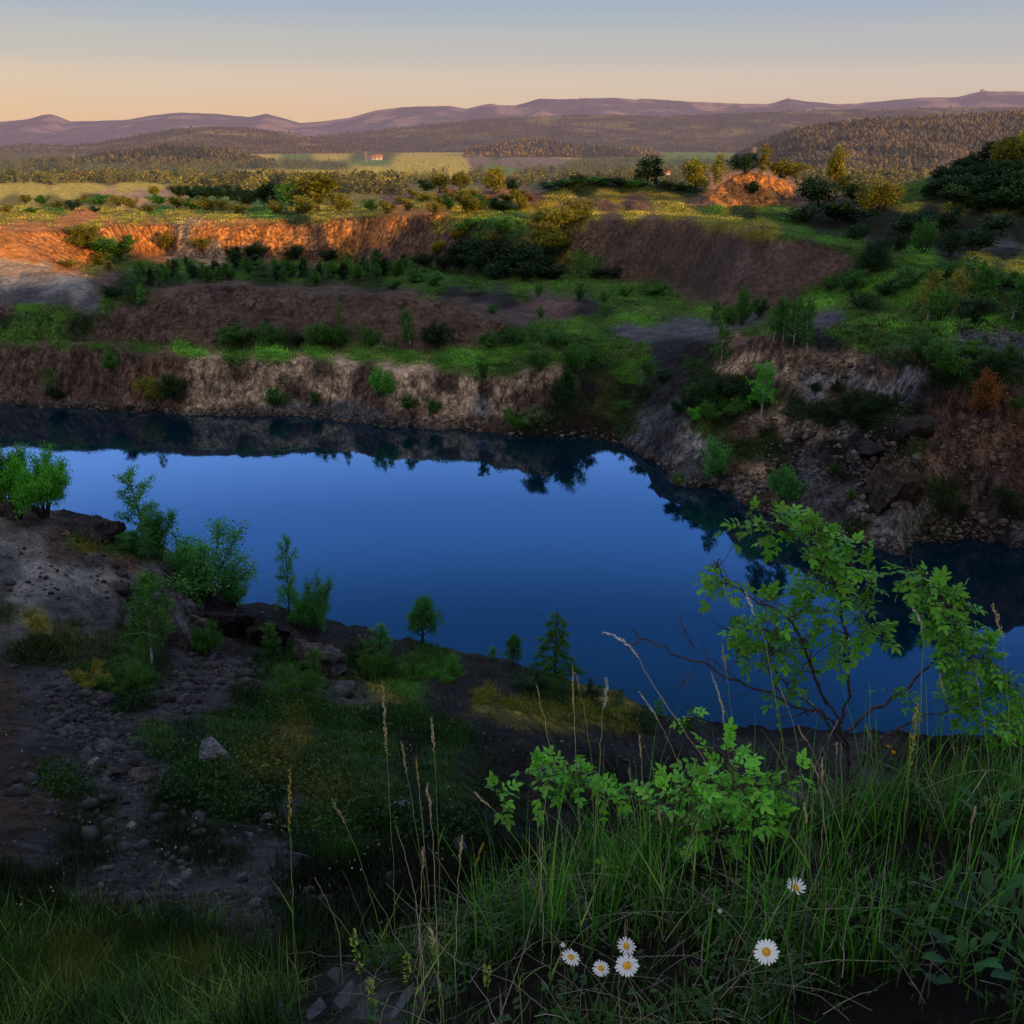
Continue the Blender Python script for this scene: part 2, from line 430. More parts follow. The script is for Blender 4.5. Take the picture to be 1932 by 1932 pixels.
def new_mat(name):
    m = bpy.data.materials.new(name)
    m.use_nodes = True
    nt = m.node_tree
    nt.nodes.clear()
    out = nd(nt, "ShaderNodeOutputMaterial")
    return m, nt, out


def mathn(nt, op, a, b=None, clamp=False):
    n = nd(nt, "ShaderNodeMath", operation=op, use_clamp=clamp)
    for i, v in enumerate((a, b)):
        if v is None: continue
        if isinstance(v, (int, float)): n.inputs[i].default_value = v
        else: nt.links.new(v, n.inputs[i])
    return n.outputs[0]


def mixc(nt, typ, fac, a, b):
    n = nd(nt, "ShaderNodeMix", data_type="RGBA", blend_type=typ)
    for i, v in ((0, fac), (6, a), (7, b)):
        if isinstance(v, (int, float)): n.inputs[i].default_value = v
        elif isinstance(v, tuple): n.inputs[i].default_value = v if len(v) == 4 else (*v, 1)
        else: nt.links.new(v, n.inputs[i])
    return n.outputs[2]


def maprange(nt, v, a, b, c, d):
    n = nd(nt, "ShaderNodeMapRange")
    nt.links.new(v, n.inputs[0])
    for i, x in enumerate((a, b, c, d)): n.inputs[i + 1].default_value = x
    return n.outputs[0]


def noise_tex(nt, vec, scale, detail=4, rough=0.55, mapping=None):
    n = nd(nt, "ShaderNodeTexNoise")
    n.inputs["Scale"].default_value = scale
    n.inputs["Detail"].default_value = detail
    n.inputs["Roughness"].default_value = rough
    if mapping:
        mp = nd(nt, "ShaderNodeMapping"); mp.inputs["Scale"].default_value = mapping
        nt.links.new(vec, mp.inputs[0]); vec = mp.outputs[0]
    nt.links.new(vec, n.inputs["Vector"])
    return n.outputs["Fac"]


def painted_haze(nt, shader, out):
    """misty air painted into the surface as glow: thickens with the distance from the quarry, fixed in the world"""
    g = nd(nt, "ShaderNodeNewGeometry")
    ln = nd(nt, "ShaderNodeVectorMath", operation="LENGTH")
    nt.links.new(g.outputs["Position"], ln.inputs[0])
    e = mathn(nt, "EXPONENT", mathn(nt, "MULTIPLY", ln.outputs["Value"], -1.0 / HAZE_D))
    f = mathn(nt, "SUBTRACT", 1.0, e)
    em = nd(nt, "ShaderNodeEmission"); em.inputs[0].default_value = HAZE_COL  # flat glow mixed in by distance, imitating misty air
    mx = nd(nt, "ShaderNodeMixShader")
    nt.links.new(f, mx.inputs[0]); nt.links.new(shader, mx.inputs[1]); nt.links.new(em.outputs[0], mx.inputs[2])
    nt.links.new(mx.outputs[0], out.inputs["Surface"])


def ground_material(name, far=False):
    m, nt, out = new_mat(name)
    geo = nd(nt, "ShaderNodeNewGeometry"); pos = geo.outputs["Position"]
    at = nd(nt, "ShaderNodeVertexColor", layer_name="tint")
    b = nd(nt, "ShaderNodeBsdfPrincipled")
    b.inputs["Roughness"].default_value = 0.95
    b.inputs["Specular IOR Level"].default_value = 0.15
    if far:
        n1 = noise_tex(nt, pos, 0.006, 8, 0.65)
        n2 = noise_tex(nt, pos, 0.03, 4, 0.6)
        v = mathn(nt, "MULTIPLY", maprange(nt, n1, 0.3, 0.7, 0.5, 1.5), maprange(nt, n2, 0.3, 0.7, 0.6, 1.4))
        col = mixc(nt, "MULTIPLY", 1.0, at.outputs[0], v)
        nt.links.new(col, b.inputs["Base Color"])
        bp = nd(nt, "ShaderNodeBump"); bp.inputs["Strength"].default_value = 0.8; bp.inputs["Distance"].default_value = 25
        nt.links.new(mathn(nt, "ADD", n1, mathn(nt, "MULTIPLY", n2, 0.5)), bp.inputs["Height"]); nt.links.new(bp.outputs[0], b.inputs["Normal"])
        painted_haze(nt, b.outputs[0], out)
        return m
    gr = nd(nt, "ShaderNodeAttribute", attribute_name="grassy")
    n0 = noise_tex(nt, pos, 0.35, 6, 0.6)
    n1 = noise_tex(nt, pos, 1.6, 6, 0.65)
    n2 = noise_tex(nt, pos, 9.0, 5, 0.65)
    streak = noise_tex(nt, pos, 1.5, 5, 0.65, (1, 1, 0.22))
    v = mathn(nt, "MULTIPLY", maprange(nt, n0, 0.3, 0.7, 0.6, 1.4), maprange(nt, n1, 0.3, 0.72, 0.5, 1.5))
    v = mathn(nt, "MULTIPLY", v, maprange(nt, n2, 0.3, 0.7, 0.6, 1.4))
    fine = noise_tex(nt, pos, 5.5, 4, 0.7, (1, 1, 0.14))
    st_ = mathn(nt, "MULTIPLY", maprange(nt, streak, 0.36, 0.62, 0.28, 1.5), maprange(nt, fine, 0.35, 0.62, 0.55, 1.35))
    # streaks only on bare steep faces
    sp = nd(nt, "ShaderNodeAttribute", attribute_name="steep")
    v = mathn(nt, "MULTIPLY", v, mathn(nt, "ADD", mathn(nt, "MULTIPLY", st_, sp.outputs["Fac"]), mathn(nt, "SUBTRACT", 1.0, sp.outputs["Fac"])))
    # cracks that break the bare faces into blocks
    vb = nd(nt, "ShaderNodeTexVoronoi", feature="DISTANCE_TO_EDGE"); vb.inputs["Scale"].default_value = 0.9
    mpv = nd(nt, "ShaderNodeMapping"); mpv.inputs["Scale"].default_value = (1.2, 1.2, 0.32)
    wv_ = nd(nt, "ShaderNodeVectorMath", operation="MULTIPLY_ADD"); nzc = nd(nt, "ShaderNodeTexNoise"); nzc.inputs["Scale"].default_value = 1.2; nzc.inputs["Detail"].default_value = 4
    nt.links.new(pos, nzc.inputs["Vector"]); nt.links.new(nzc.outputs["Color"], wv_.inputs[0]); wv_.inputs[1].default_value = (1.4, 1.4, 1.4); nt.links.new(pos, wv_.inputs[2])
    nt.links.new(wv_.outputs[0], mpv.inputs[0]); nt.links.new(mpv.outputs[0], vb.inputs["Vector"])
    crack = maprange(nt, vb.outputs["Distance"], 0.0, 0.09, 0.62, 1.0)
    v = mathn(nt, "MULTIPLY", v, mathn(nt, "ADD", mathn(nt, "MULTIPLY", crack, sp.outputs["Fac"]), mathn(nt, "SUBTRACT", 1.0, sp.outputs["Fac"])))
    col = mixc(nt, "MULTIPLY", 1.0, at.outputs[0], v)
    # grass turning yellow or dark in patches
    gy = maprange(nt, noise_tex(nt, pos, 0.9, 5, 0.6), 0.42, 0.66, 0.0, 0.6)
    col = mixc(nt, "MIX", mathn(nt, "MULTIPLY", gy, gr.outputs["Fac"]), col, mixc(nt, "MULTIPLY", 1.0, col, (1.7, 1.25, 0.75, 1)))
    # small stones on bare ground
    vo = nd(nt, "ShaderNodeTexVoronoi"); vo.inputs["Scale"].default_value = 3.2
    nt.links.new(pos, vo.inputs["Vector"])
    bare = mathn(nt, "SUBTRACT", 1.0, gr.outputs["Fac"])
    stone = maprange(nt, vo.outputs["Distance"], 0.0, 0.32, 1.0, 0.0)
    col = mixc(nt, "MIX", mathn(nt, "MULTIPLY", mathn(nt, "MULTIPLY", stone, bare), 0.35), col, mixc(nt, "MULTIPLY", 1.0, col, (1.9, 1.8, 1.75, 1)))
    nt.links.new(col, b.inputs["Base Color"])
    bp = nd(nt, "ShaderNodeBump"); bp.inputs["Strength"].default_value = 0.85; bp.inputs["Distance"].default_value = 0.35
    h = mathn(nt, "ADD", n1, mathn(nt, "MULTIPLY", n2, 0.35))
    h = mathn(nt, "ADD", h, mathn(nt, "MULTIPLY", mathn(nt, "MULTIPLY", stone, bare), 0.25))
    h = mathn(nt, "ADD", h, mathn(nt, "MULTIPLY", mathn(nt, "MULTIPLY", mathn(nt, "ADD", streak, crack), sp.outputs["Fac"]), 1.2))
    nt.links.new(h, bp.inputs["Height"]); nt.links.new(bp.outputs[0], b.inputs["Normal"])
    painted_haze(nt, b.outputs[0], out)
    return m


def leaf_material(name, col, trans=0.35, var=0.5, yellow=(1.35, 1.05, 0.6), hazed=False, rough=0.5, spec=0.25):
    """leaves: tint varies from leaf to leaf and from clump to clump, light comes through them"""
    m, nt, out = new_mat(name)
    at = nd(nt, "ShaderNodeVertexColor", layer_name="tint")
    oi = nd(nt, "ShaderNodeObjectInfo")
    geo = nd(nt, "ShaderNodeNewGeometry")
    v = mathn(nt, "ADD", mathn(nt, "MULTIPLY", oi.outputs["Random"], 0.5), 0.75)
    c = mixc(nt, "MULTIPLY", 1.0, (*col, 1), at.outputs[0])
    c = mixc(nt, "MULTIPLY", 1.0, c, v)
    n = noise_tex(nt, geo.outputs["Position"], 0.8, 3, 0.6)
    c = mixc(nt, "MIX", maprange(nt, n, 0.4, 0.7, 0.0, var), c, mixc(nt, "MULTIPLY", 1.0, c, (*yellow, 1)))
    b = nd(nt, "ShaderNodeBsdfPrincipled")
    b.inputs["Roughness"].default_value = rough; b.inputs["Specular IOR Level"].default_value = spec
    nt.links.new(c, b.inputs["Base Color"])
    tr = nd(nt, "ShaderNodeBsdfTranslucent"); nt.links.new(mixc(nt, "MULTIPLY", 1.0, c, (1.25, 1.3, 0.7, 1)), tr.inputs[0])
    mx = nd(nt, "ShaderNodeMixShader"); mx.inputs[0].default_value = trans
    nt.links.new(b.outputs[0], mx.inputs[1]); nt.links.new(tr.outputs[0], mx.inputs[2])
    if hazed: painted_haze(nt, mx.outputs[0], out)
    else: nt.links.new(mx.outputs[0], out.inputs["Surface"])
    return m


def solid_material(name, col, rough=0.9, scale=8.0, lo=0.6, hi=1.4, bump=0.0, spec=0.2, hazed=False, tint=False):
    m, nt, out = new_mat(name)
    tc = nd(nt, "ShaderNodeTexCoord")
    n = noise_tex(nt, tc.outputs["Object"], scale, 5, 0.6)
    c = mixc(nt, "MULTIPLY", 1.0, (*col, 1), maprange(nt, n, 0.3, 0.7, lo, hi))
    if tint:
        at = nd(nt, "ShaderNodeVertexColor", layer_name="tint")
        c = mixc(nt, "MULTIPLY", 1.0, c, at.outputs[0])
    b = nd(nt, "ShaderNodeBsdfPrincipled")
    b.inputs["Roughness"].default_value = rough; b.inputs["Specular IOR Level"].default_value = spec
    nt.links.new(c, b.inputs["Base Color"])
    if bump:
        bp = nd(nt, "ShaderNodeBump"); bp.inputs["Strength"].default_value = bump; bp.inputs["Distance"].default_value = 0.1
        nt.links.new(n, bp.inputs["Height"]); nt.links.new(bp.outputs[0], b.inputs["Normal"])
    if hazed: painted_haze(nt, b.outputs[0], out)
    else: nt.links.new(b.outputs[0], out.inputs["Surface"])
    return m


# ---------------------------------------------------------------- what the ground is made of, sampled over the place
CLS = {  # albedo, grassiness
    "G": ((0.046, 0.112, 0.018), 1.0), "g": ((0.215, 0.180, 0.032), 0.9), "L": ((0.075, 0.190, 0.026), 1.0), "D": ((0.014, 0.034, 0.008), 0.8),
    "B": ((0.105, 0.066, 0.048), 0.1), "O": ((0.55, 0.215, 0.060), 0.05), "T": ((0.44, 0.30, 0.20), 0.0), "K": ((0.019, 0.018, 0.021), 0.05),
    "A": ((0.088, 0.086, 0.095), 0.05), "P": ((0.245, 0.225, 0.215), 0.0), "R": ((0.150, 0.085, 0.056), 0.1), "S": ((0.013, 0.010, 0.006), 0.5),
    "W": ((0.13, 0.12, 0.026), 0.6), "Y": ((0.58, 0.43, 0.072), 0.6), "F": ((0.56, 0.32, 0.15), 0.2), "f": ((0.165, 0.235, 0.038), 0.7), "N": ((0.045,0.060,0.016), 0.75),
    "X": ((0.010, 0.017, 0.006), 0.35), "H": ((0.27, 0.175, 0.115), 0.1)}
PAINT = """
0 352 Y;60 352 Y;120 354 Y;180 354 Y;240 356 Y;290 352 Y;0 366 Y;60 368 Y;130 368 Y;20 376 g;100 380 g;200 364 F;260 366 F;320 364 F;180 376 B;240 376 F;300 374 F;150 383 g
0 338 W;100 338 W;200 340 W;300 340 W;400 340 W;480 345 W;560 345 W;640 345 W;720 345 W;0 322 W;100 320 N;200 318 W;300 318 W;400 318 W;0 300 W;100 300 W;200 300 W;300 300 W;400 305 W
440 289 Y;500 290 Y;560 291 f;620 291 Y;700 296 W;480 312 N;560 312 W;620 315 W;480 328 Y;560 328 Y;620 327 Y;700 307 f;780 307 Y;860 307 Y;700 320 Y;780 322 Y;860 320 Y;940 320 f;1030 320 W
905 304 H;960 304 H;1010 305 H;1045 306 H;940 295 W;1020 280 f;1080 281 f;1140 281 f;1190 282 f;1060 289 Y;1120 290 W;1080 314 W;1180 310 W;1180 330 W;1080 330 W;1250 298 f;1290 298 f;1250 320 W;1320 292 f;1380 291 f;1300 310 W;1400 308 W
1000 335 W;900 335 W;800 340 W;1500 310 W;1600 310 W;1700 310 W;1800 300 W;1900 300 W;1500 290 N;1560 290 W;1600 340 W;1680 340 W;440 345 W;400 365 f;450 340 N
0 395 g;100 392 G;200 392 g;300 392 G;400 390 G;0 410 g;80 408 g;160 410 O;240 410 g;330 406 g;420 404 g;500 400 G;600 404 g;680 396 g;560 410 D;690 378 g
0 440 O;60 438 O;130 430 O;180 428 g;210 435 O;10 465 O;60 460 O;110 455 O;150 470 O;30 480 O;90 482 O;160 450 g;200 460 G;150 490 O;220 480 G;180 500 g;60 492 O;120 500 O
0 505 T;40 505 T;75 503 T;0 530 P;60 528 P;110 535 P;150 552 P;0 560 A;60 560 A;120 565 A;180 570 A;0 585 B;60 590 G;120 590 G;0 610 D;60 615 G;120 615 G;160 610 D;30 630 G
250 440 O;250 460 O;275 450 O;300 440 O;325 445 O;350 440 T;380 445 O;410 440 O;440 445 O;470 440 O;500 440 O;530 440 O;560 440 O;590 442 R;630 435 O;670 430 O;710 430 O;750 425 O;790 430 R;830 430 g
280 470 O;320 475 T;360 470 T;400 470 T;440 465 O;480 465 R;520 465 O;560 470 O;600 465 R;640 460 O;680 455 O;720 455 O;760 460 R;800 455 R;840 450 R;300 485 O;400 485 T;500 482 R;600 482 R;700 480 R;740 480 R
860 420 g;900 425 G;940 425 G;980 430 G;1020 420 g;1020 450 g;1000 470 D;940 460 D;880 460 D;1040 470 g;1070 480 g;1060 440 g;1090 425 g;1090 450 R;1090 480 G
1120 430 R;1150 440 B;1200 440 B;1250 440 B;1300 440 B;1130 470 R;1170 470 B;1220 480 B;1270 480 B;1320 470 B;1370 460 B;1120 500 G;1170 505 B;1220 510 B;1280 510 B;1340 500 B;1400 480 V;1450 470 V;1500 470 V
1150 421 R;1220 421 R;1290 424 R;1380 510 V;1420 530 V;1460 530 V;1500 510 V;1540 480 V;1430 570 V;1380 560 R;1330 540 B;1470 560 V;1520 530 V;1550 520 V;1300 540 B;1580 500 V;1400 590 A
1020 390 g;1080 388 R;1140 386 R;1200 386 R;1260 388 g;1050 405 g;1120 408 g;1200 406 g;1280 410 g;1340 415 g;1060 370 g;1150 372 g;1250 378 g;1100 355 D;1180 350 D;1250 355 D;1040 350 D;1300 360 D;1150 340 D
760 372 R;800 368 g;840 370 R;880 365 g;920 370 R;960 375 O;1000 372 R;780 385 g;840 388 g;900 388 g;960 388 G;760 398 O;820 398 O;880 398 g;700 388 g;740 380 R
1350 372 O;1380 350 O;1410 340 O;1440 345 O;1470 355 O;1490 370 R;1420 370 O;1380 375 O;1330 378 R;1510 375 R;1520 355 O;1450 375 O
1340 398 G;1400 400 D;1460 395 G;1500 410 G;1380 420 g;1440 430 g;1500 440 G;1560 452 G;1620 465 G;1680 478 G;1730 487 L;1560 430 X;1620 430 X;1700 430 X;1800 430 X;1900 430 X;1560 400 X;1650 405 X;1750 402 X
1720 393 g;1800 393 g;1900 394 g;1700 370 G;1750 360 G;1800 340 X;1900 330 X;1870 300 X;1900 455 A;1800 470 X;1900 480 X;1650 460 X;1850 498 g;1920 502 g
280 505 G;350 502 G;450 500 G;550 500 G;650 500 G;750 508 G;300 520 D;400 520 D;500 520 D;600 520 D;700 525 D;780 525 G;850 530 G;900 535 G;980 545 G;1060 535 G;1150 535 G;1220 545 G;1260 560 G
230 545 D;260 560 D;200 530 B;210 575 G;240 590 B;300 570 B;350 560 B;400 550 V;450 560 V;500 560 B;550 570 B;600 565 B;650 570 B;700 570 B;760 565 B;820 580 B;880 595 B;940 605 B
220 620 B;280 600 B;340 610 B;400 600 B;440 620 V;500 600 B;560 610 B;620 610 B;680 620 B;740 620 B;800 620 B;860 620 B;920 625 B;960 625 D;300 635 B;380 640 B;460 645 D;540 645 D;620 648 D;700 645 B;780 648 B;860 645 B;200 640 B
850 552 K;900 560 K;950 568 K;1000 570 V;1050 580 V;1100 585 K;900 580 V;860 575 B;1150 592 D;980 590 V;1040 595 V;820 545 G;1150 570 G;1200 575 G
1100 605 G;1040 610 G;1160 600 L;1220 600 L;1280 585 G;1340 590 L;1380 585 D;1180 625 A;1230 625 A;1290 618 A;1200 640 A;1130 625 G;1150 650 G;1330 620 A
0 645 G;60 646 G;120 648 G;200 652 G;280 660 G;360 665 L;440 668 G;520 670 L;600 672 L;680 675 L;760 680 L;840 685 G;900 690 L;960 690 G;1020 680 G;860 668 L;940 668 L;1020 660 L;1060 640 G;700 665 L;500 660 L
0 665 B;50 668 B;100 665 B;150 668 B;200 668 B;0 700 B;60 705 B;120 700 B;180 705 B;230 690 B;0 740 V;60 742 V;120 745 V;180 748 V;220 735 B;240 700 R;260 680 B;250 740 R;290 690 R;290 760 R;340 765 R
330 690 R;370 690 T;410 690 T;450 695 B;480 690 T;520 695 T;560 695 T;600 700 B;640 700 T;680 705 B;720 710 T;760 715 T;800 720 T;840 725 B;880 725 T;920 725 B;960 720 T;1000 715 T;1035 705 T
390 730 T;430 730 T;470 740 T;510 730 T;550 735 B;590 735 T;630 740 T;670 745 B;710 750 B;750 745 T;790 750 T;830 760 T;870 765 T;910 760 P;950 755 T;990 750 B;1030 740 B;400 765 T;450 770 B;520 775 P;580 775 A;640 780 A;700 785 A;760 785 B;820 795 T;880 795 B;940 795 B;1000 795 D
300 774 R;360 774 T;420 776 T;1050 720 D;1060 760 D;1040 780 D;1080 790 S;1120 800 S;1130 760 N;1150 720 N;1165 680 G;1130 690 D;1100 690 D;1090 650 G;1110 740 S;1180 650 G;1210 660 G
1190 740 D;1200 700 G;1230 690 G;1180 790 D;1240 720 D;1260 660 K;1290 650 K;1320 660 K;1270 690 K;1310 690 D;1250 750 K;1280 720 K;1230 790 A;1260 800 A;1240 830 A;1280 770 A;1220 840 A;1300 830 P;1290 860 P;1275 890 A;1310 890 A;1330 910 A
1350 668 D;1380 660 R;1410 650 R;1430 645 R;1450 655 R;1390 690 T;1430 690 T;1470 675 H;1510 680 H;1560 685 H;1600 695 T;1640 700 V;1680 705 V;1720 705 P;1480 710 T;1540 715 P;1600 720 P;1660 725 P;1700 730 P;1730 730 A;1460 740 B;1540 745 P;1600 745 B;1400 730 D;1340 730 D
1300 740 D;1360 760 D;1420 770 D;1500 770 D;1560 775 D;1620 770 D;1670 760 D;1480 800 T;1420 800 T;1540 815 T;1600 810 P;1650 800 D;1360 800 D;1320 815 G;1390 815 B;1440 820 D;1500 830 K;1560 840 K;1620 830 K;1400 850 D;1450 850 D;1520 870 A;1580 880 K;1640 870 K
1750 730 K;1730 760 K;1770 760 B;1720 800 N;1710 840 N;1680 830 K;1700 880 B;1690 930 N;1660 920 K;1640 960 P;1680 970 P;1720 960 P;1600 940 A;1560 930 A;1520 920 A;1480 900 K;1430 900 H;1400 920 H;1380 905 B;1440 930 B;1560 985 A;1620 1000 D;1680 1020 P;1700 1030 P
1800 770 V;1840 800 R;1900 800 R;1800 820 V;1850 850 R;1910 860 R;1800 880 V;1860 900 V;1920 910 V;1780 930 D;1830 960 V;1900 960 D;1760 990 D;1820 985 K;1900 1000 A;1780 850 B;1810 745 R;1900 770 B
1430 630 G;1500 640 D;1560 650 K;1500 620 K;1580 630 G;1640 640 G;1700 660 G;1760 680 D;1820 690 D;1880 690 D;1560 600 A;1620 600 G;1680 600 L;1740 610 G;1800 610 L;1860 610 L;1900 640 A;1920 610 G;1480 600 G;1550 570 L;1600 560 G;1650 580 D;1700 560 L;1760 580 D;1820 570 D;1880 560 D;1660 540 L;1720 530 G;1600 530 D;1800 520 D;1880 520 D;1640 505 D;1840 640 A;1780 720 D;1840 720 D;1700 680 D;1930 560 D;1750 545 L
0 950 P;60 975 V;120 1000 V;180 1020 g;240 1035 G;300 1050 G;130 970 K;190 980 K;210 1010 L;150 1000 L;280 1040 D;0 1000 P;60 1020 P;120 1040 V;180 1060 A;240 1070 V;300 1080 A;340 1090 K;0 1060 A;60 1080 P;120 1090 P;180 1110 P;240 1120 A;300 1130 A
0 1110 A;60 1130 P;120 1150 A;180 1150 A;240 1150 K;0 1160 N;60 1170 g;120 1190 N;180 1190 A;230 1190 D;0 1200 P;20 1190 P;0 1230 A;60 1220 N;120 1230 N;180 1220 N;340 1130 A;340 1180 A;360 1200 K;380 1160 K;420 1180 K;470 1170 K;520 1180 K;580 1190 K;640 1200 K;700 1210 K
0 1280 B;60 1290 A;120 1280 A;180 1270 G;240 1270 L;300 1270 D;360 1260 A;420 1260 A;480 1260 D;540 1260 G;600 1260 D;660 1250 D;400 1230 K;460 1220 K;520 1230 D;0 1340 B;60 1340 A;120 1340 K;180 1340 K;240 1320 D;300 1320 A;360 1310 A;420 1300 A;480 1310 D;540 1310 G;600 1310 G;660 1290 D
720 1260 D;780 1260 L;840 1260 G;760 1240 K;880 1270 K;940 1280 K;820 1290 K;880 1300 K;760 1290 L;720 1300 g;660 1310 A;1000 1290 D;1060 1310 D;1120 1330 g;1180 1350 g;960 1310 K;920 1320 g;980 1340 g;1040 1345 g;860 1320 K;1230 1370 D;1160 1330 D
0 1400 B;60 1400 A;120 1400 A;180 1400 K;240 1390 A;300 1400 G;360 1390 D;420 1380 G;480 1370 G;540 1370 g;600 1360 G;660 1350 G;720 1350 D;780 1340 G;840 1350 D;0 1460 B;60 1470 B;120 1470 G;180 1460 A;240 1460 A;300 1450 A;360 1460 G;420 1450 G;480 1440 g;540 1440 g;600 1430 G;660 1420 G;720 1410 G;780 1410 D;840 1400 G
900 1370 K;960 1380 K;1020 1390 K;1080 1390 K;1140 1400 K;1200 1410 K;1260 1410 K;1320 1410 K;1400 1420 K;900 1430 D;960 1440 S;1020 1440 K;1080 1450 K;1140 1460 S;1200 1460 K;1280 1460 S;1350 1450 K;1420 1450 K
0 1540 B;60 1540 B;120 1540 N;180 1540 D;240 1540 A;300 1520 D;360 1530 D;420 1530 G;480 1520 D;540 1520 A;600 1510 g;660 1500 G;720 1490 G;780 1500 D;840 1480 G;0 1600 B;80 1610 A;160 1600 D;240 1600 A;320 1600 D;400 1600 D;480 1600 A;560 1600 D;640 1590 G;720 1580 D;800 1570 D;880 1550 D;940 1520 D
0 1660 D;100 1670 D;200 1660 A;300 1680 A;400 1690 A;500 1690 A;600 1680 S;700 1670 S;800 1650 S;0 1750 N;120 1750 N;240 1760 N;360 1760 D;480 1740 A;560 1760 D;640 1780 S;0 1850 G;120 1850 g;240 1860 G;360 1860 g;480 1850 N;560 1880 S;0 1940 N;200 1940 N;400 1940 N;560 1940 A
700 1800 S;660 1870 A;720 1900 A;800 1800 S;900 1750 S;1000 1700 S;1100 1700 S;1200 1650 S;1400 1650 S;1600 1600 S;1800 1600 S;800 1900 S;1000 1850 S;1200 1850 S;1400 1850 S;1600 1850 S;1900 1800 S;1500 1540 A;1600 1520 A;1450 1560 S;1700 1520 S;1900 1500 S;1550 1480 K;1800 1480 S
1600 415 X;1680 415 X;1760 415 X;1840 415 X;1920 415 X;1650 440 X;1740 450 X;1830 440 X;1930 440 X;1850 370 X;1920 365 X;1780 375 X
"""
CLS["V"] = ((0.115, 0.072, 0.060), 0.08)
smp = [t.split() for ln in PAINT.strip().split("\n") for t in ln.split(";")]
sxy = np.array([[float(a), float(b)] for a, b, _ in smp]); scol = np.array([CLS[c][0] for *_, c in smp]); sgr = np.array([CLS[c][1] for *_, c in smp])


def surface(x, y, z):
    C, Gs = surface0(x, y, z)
    return C * np.interp(y, [4, 26, 33, 46], [0.40, 0.52, 0.92, 1.0])[:, None], Gs  # near ground darkened in its colour, standing for dimmer light


def surface0(x, y, z):
    """albedo and grassiness of the ground at points (arrays)"""
    px, py = to_px(x, y, z)
    px = np.clip(px, -30, 1960); py = np.clip(py, 270, 1945)
    k = np.interp(py, [280, 330, 420, 800, 1500, 1900], [1.0, 3.0, 7, 14, 26, 40])
    wl = np.interp(np.hypot(x, y), [0, 5, 40, 200, 1000, 6000], [0.3, 0.7, 2.5, 9, 60, 300])
    # wavelengths cannot vary smoothly: mix two warps
    wa = fbm(x, y, 2.2, 3, 201); wb = fbm(x, y, 2.2, 3, 202); wc = fbm(x, y, 9.0, 3, 203); wd = fbm(x, y, 9.0, 3, 204)
    q = sstep(40, 90, np.hypot(x, y))
    qx = px + k * 1.6 * (wa * (1 - q) + wc * q + 0.4 * wa * q) * (1 - sstep(400, 900, y)); qy = py + k * (wb * (1 - q) + wd * q + 0.4 * wb * q) * (1 - sstep(400, 900, y))
    n = len(qx); C = np.zeros((n, 3)); Gs = np.zeros(n)
    for a in range(0, n, 40000):
        sl = slice(a, min(n, a + 40000))
        asp = np.interp(qy[sl], [300, 420, 800, 1500], [2.6, 1.5, 1.25, 1.0])
        d2 = ((qx[sl, None] - sxy[None, :, 0])) ** 2 + ((qy[sl, None] - sxy[None, :, 1]) * asp[:, None]) ** 2
        kk = min(6, d2.shape[1])
        ii = np.argpartition(d2, kk, 1)[:, :kk]; dd = np.take_along_axis(d2, ii, 1)
        dm = np.sqrt(dd.min(1, keepdims=True)); sig = np.maximum(2.5, 0.16 * dm + k[sl, None] * 0.22)
        w = np.exp(-(np.sqrt(dd) - dm) / sig); w /= w.sum(1, keepdims=True)
        C[sl] = (w[..., None] * scol[ii]).sum(1); Gs[sl] = (w * sgr[ii]).sum(1)
    return C, Gs


P3 = np.stack([GX_, GY_, HG], -1).reshape(-1, 3)
slopeF = np.hypot(np.gradient(HG, axis=0) / np.gradient(RR)[:, None], np.gradient(HG, axis=1) / (RR[:, None] * (ANG[1] - ANG[0])))
vis = np.ones(len(P3), bool)
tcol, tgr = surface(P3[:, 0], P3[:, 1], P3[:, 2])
STEEP = sstep(0.35, 0.9, slopeF).reshape(-1) * (P3[:, 1] < 320)
STEEP = STEEP * (1 - 0.65 * sstep(2, 26, P3[:, 0]) * sstep(112, 118, P3[:, 1]) * (1 - sstep(172, 180, P3[:, 1])))
tgr = tgr * (1 - 0.6 * STEEP)
# mottling of the plan: bare and green patches
mot = fbm(P3[:, 0], P3[:, 1], 3.0, 4, 301)
tcol = tcol * (1 + 0.35 * mot[:, None])
wet = 1 - sstep(0.1, 0.55, P3[:, 2] + 0.15 * mot)
tcol = tcol * (1 - 0.75 * wet * (P3[:, 1] < 320))[:, None]
GRASSY = tgr.reshape(NR, NA)


def field(A, x, y):
    r = np.hypot(x, y - GY); a = np.arctan2(x, y - GY)
    i = np.clip(np.interp(r, RR, np.arange(NR)).round().astype(int), 0, NR - 1)
    j = np.clip(((a - ANG[0]) / (ANG[1] - ANG[0])).round().astype(int), 0, NA - 1)
    return A[i, j]


MAT_GROUND = ground_material("quarry_ground")
MAT_FAR = ground_material("far_hills", True)
idx = np.arange(NR * NA).reshape(NR, NA)
gf = np.stack([idx[:-1, :-1], idx[1:, :-1], idx[1:, 1:], idx[:-1, 1:]], -1).reshape(-1, 4)[:, ::-1]
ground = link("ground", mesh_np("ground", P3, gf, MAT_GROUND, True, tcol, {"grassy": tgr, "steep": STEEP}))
tag(ground, kind="structure")
print("ground", round(time.time() - T0, 1))

# ---------------------------------------------------------------- hills and mountains on the horizon


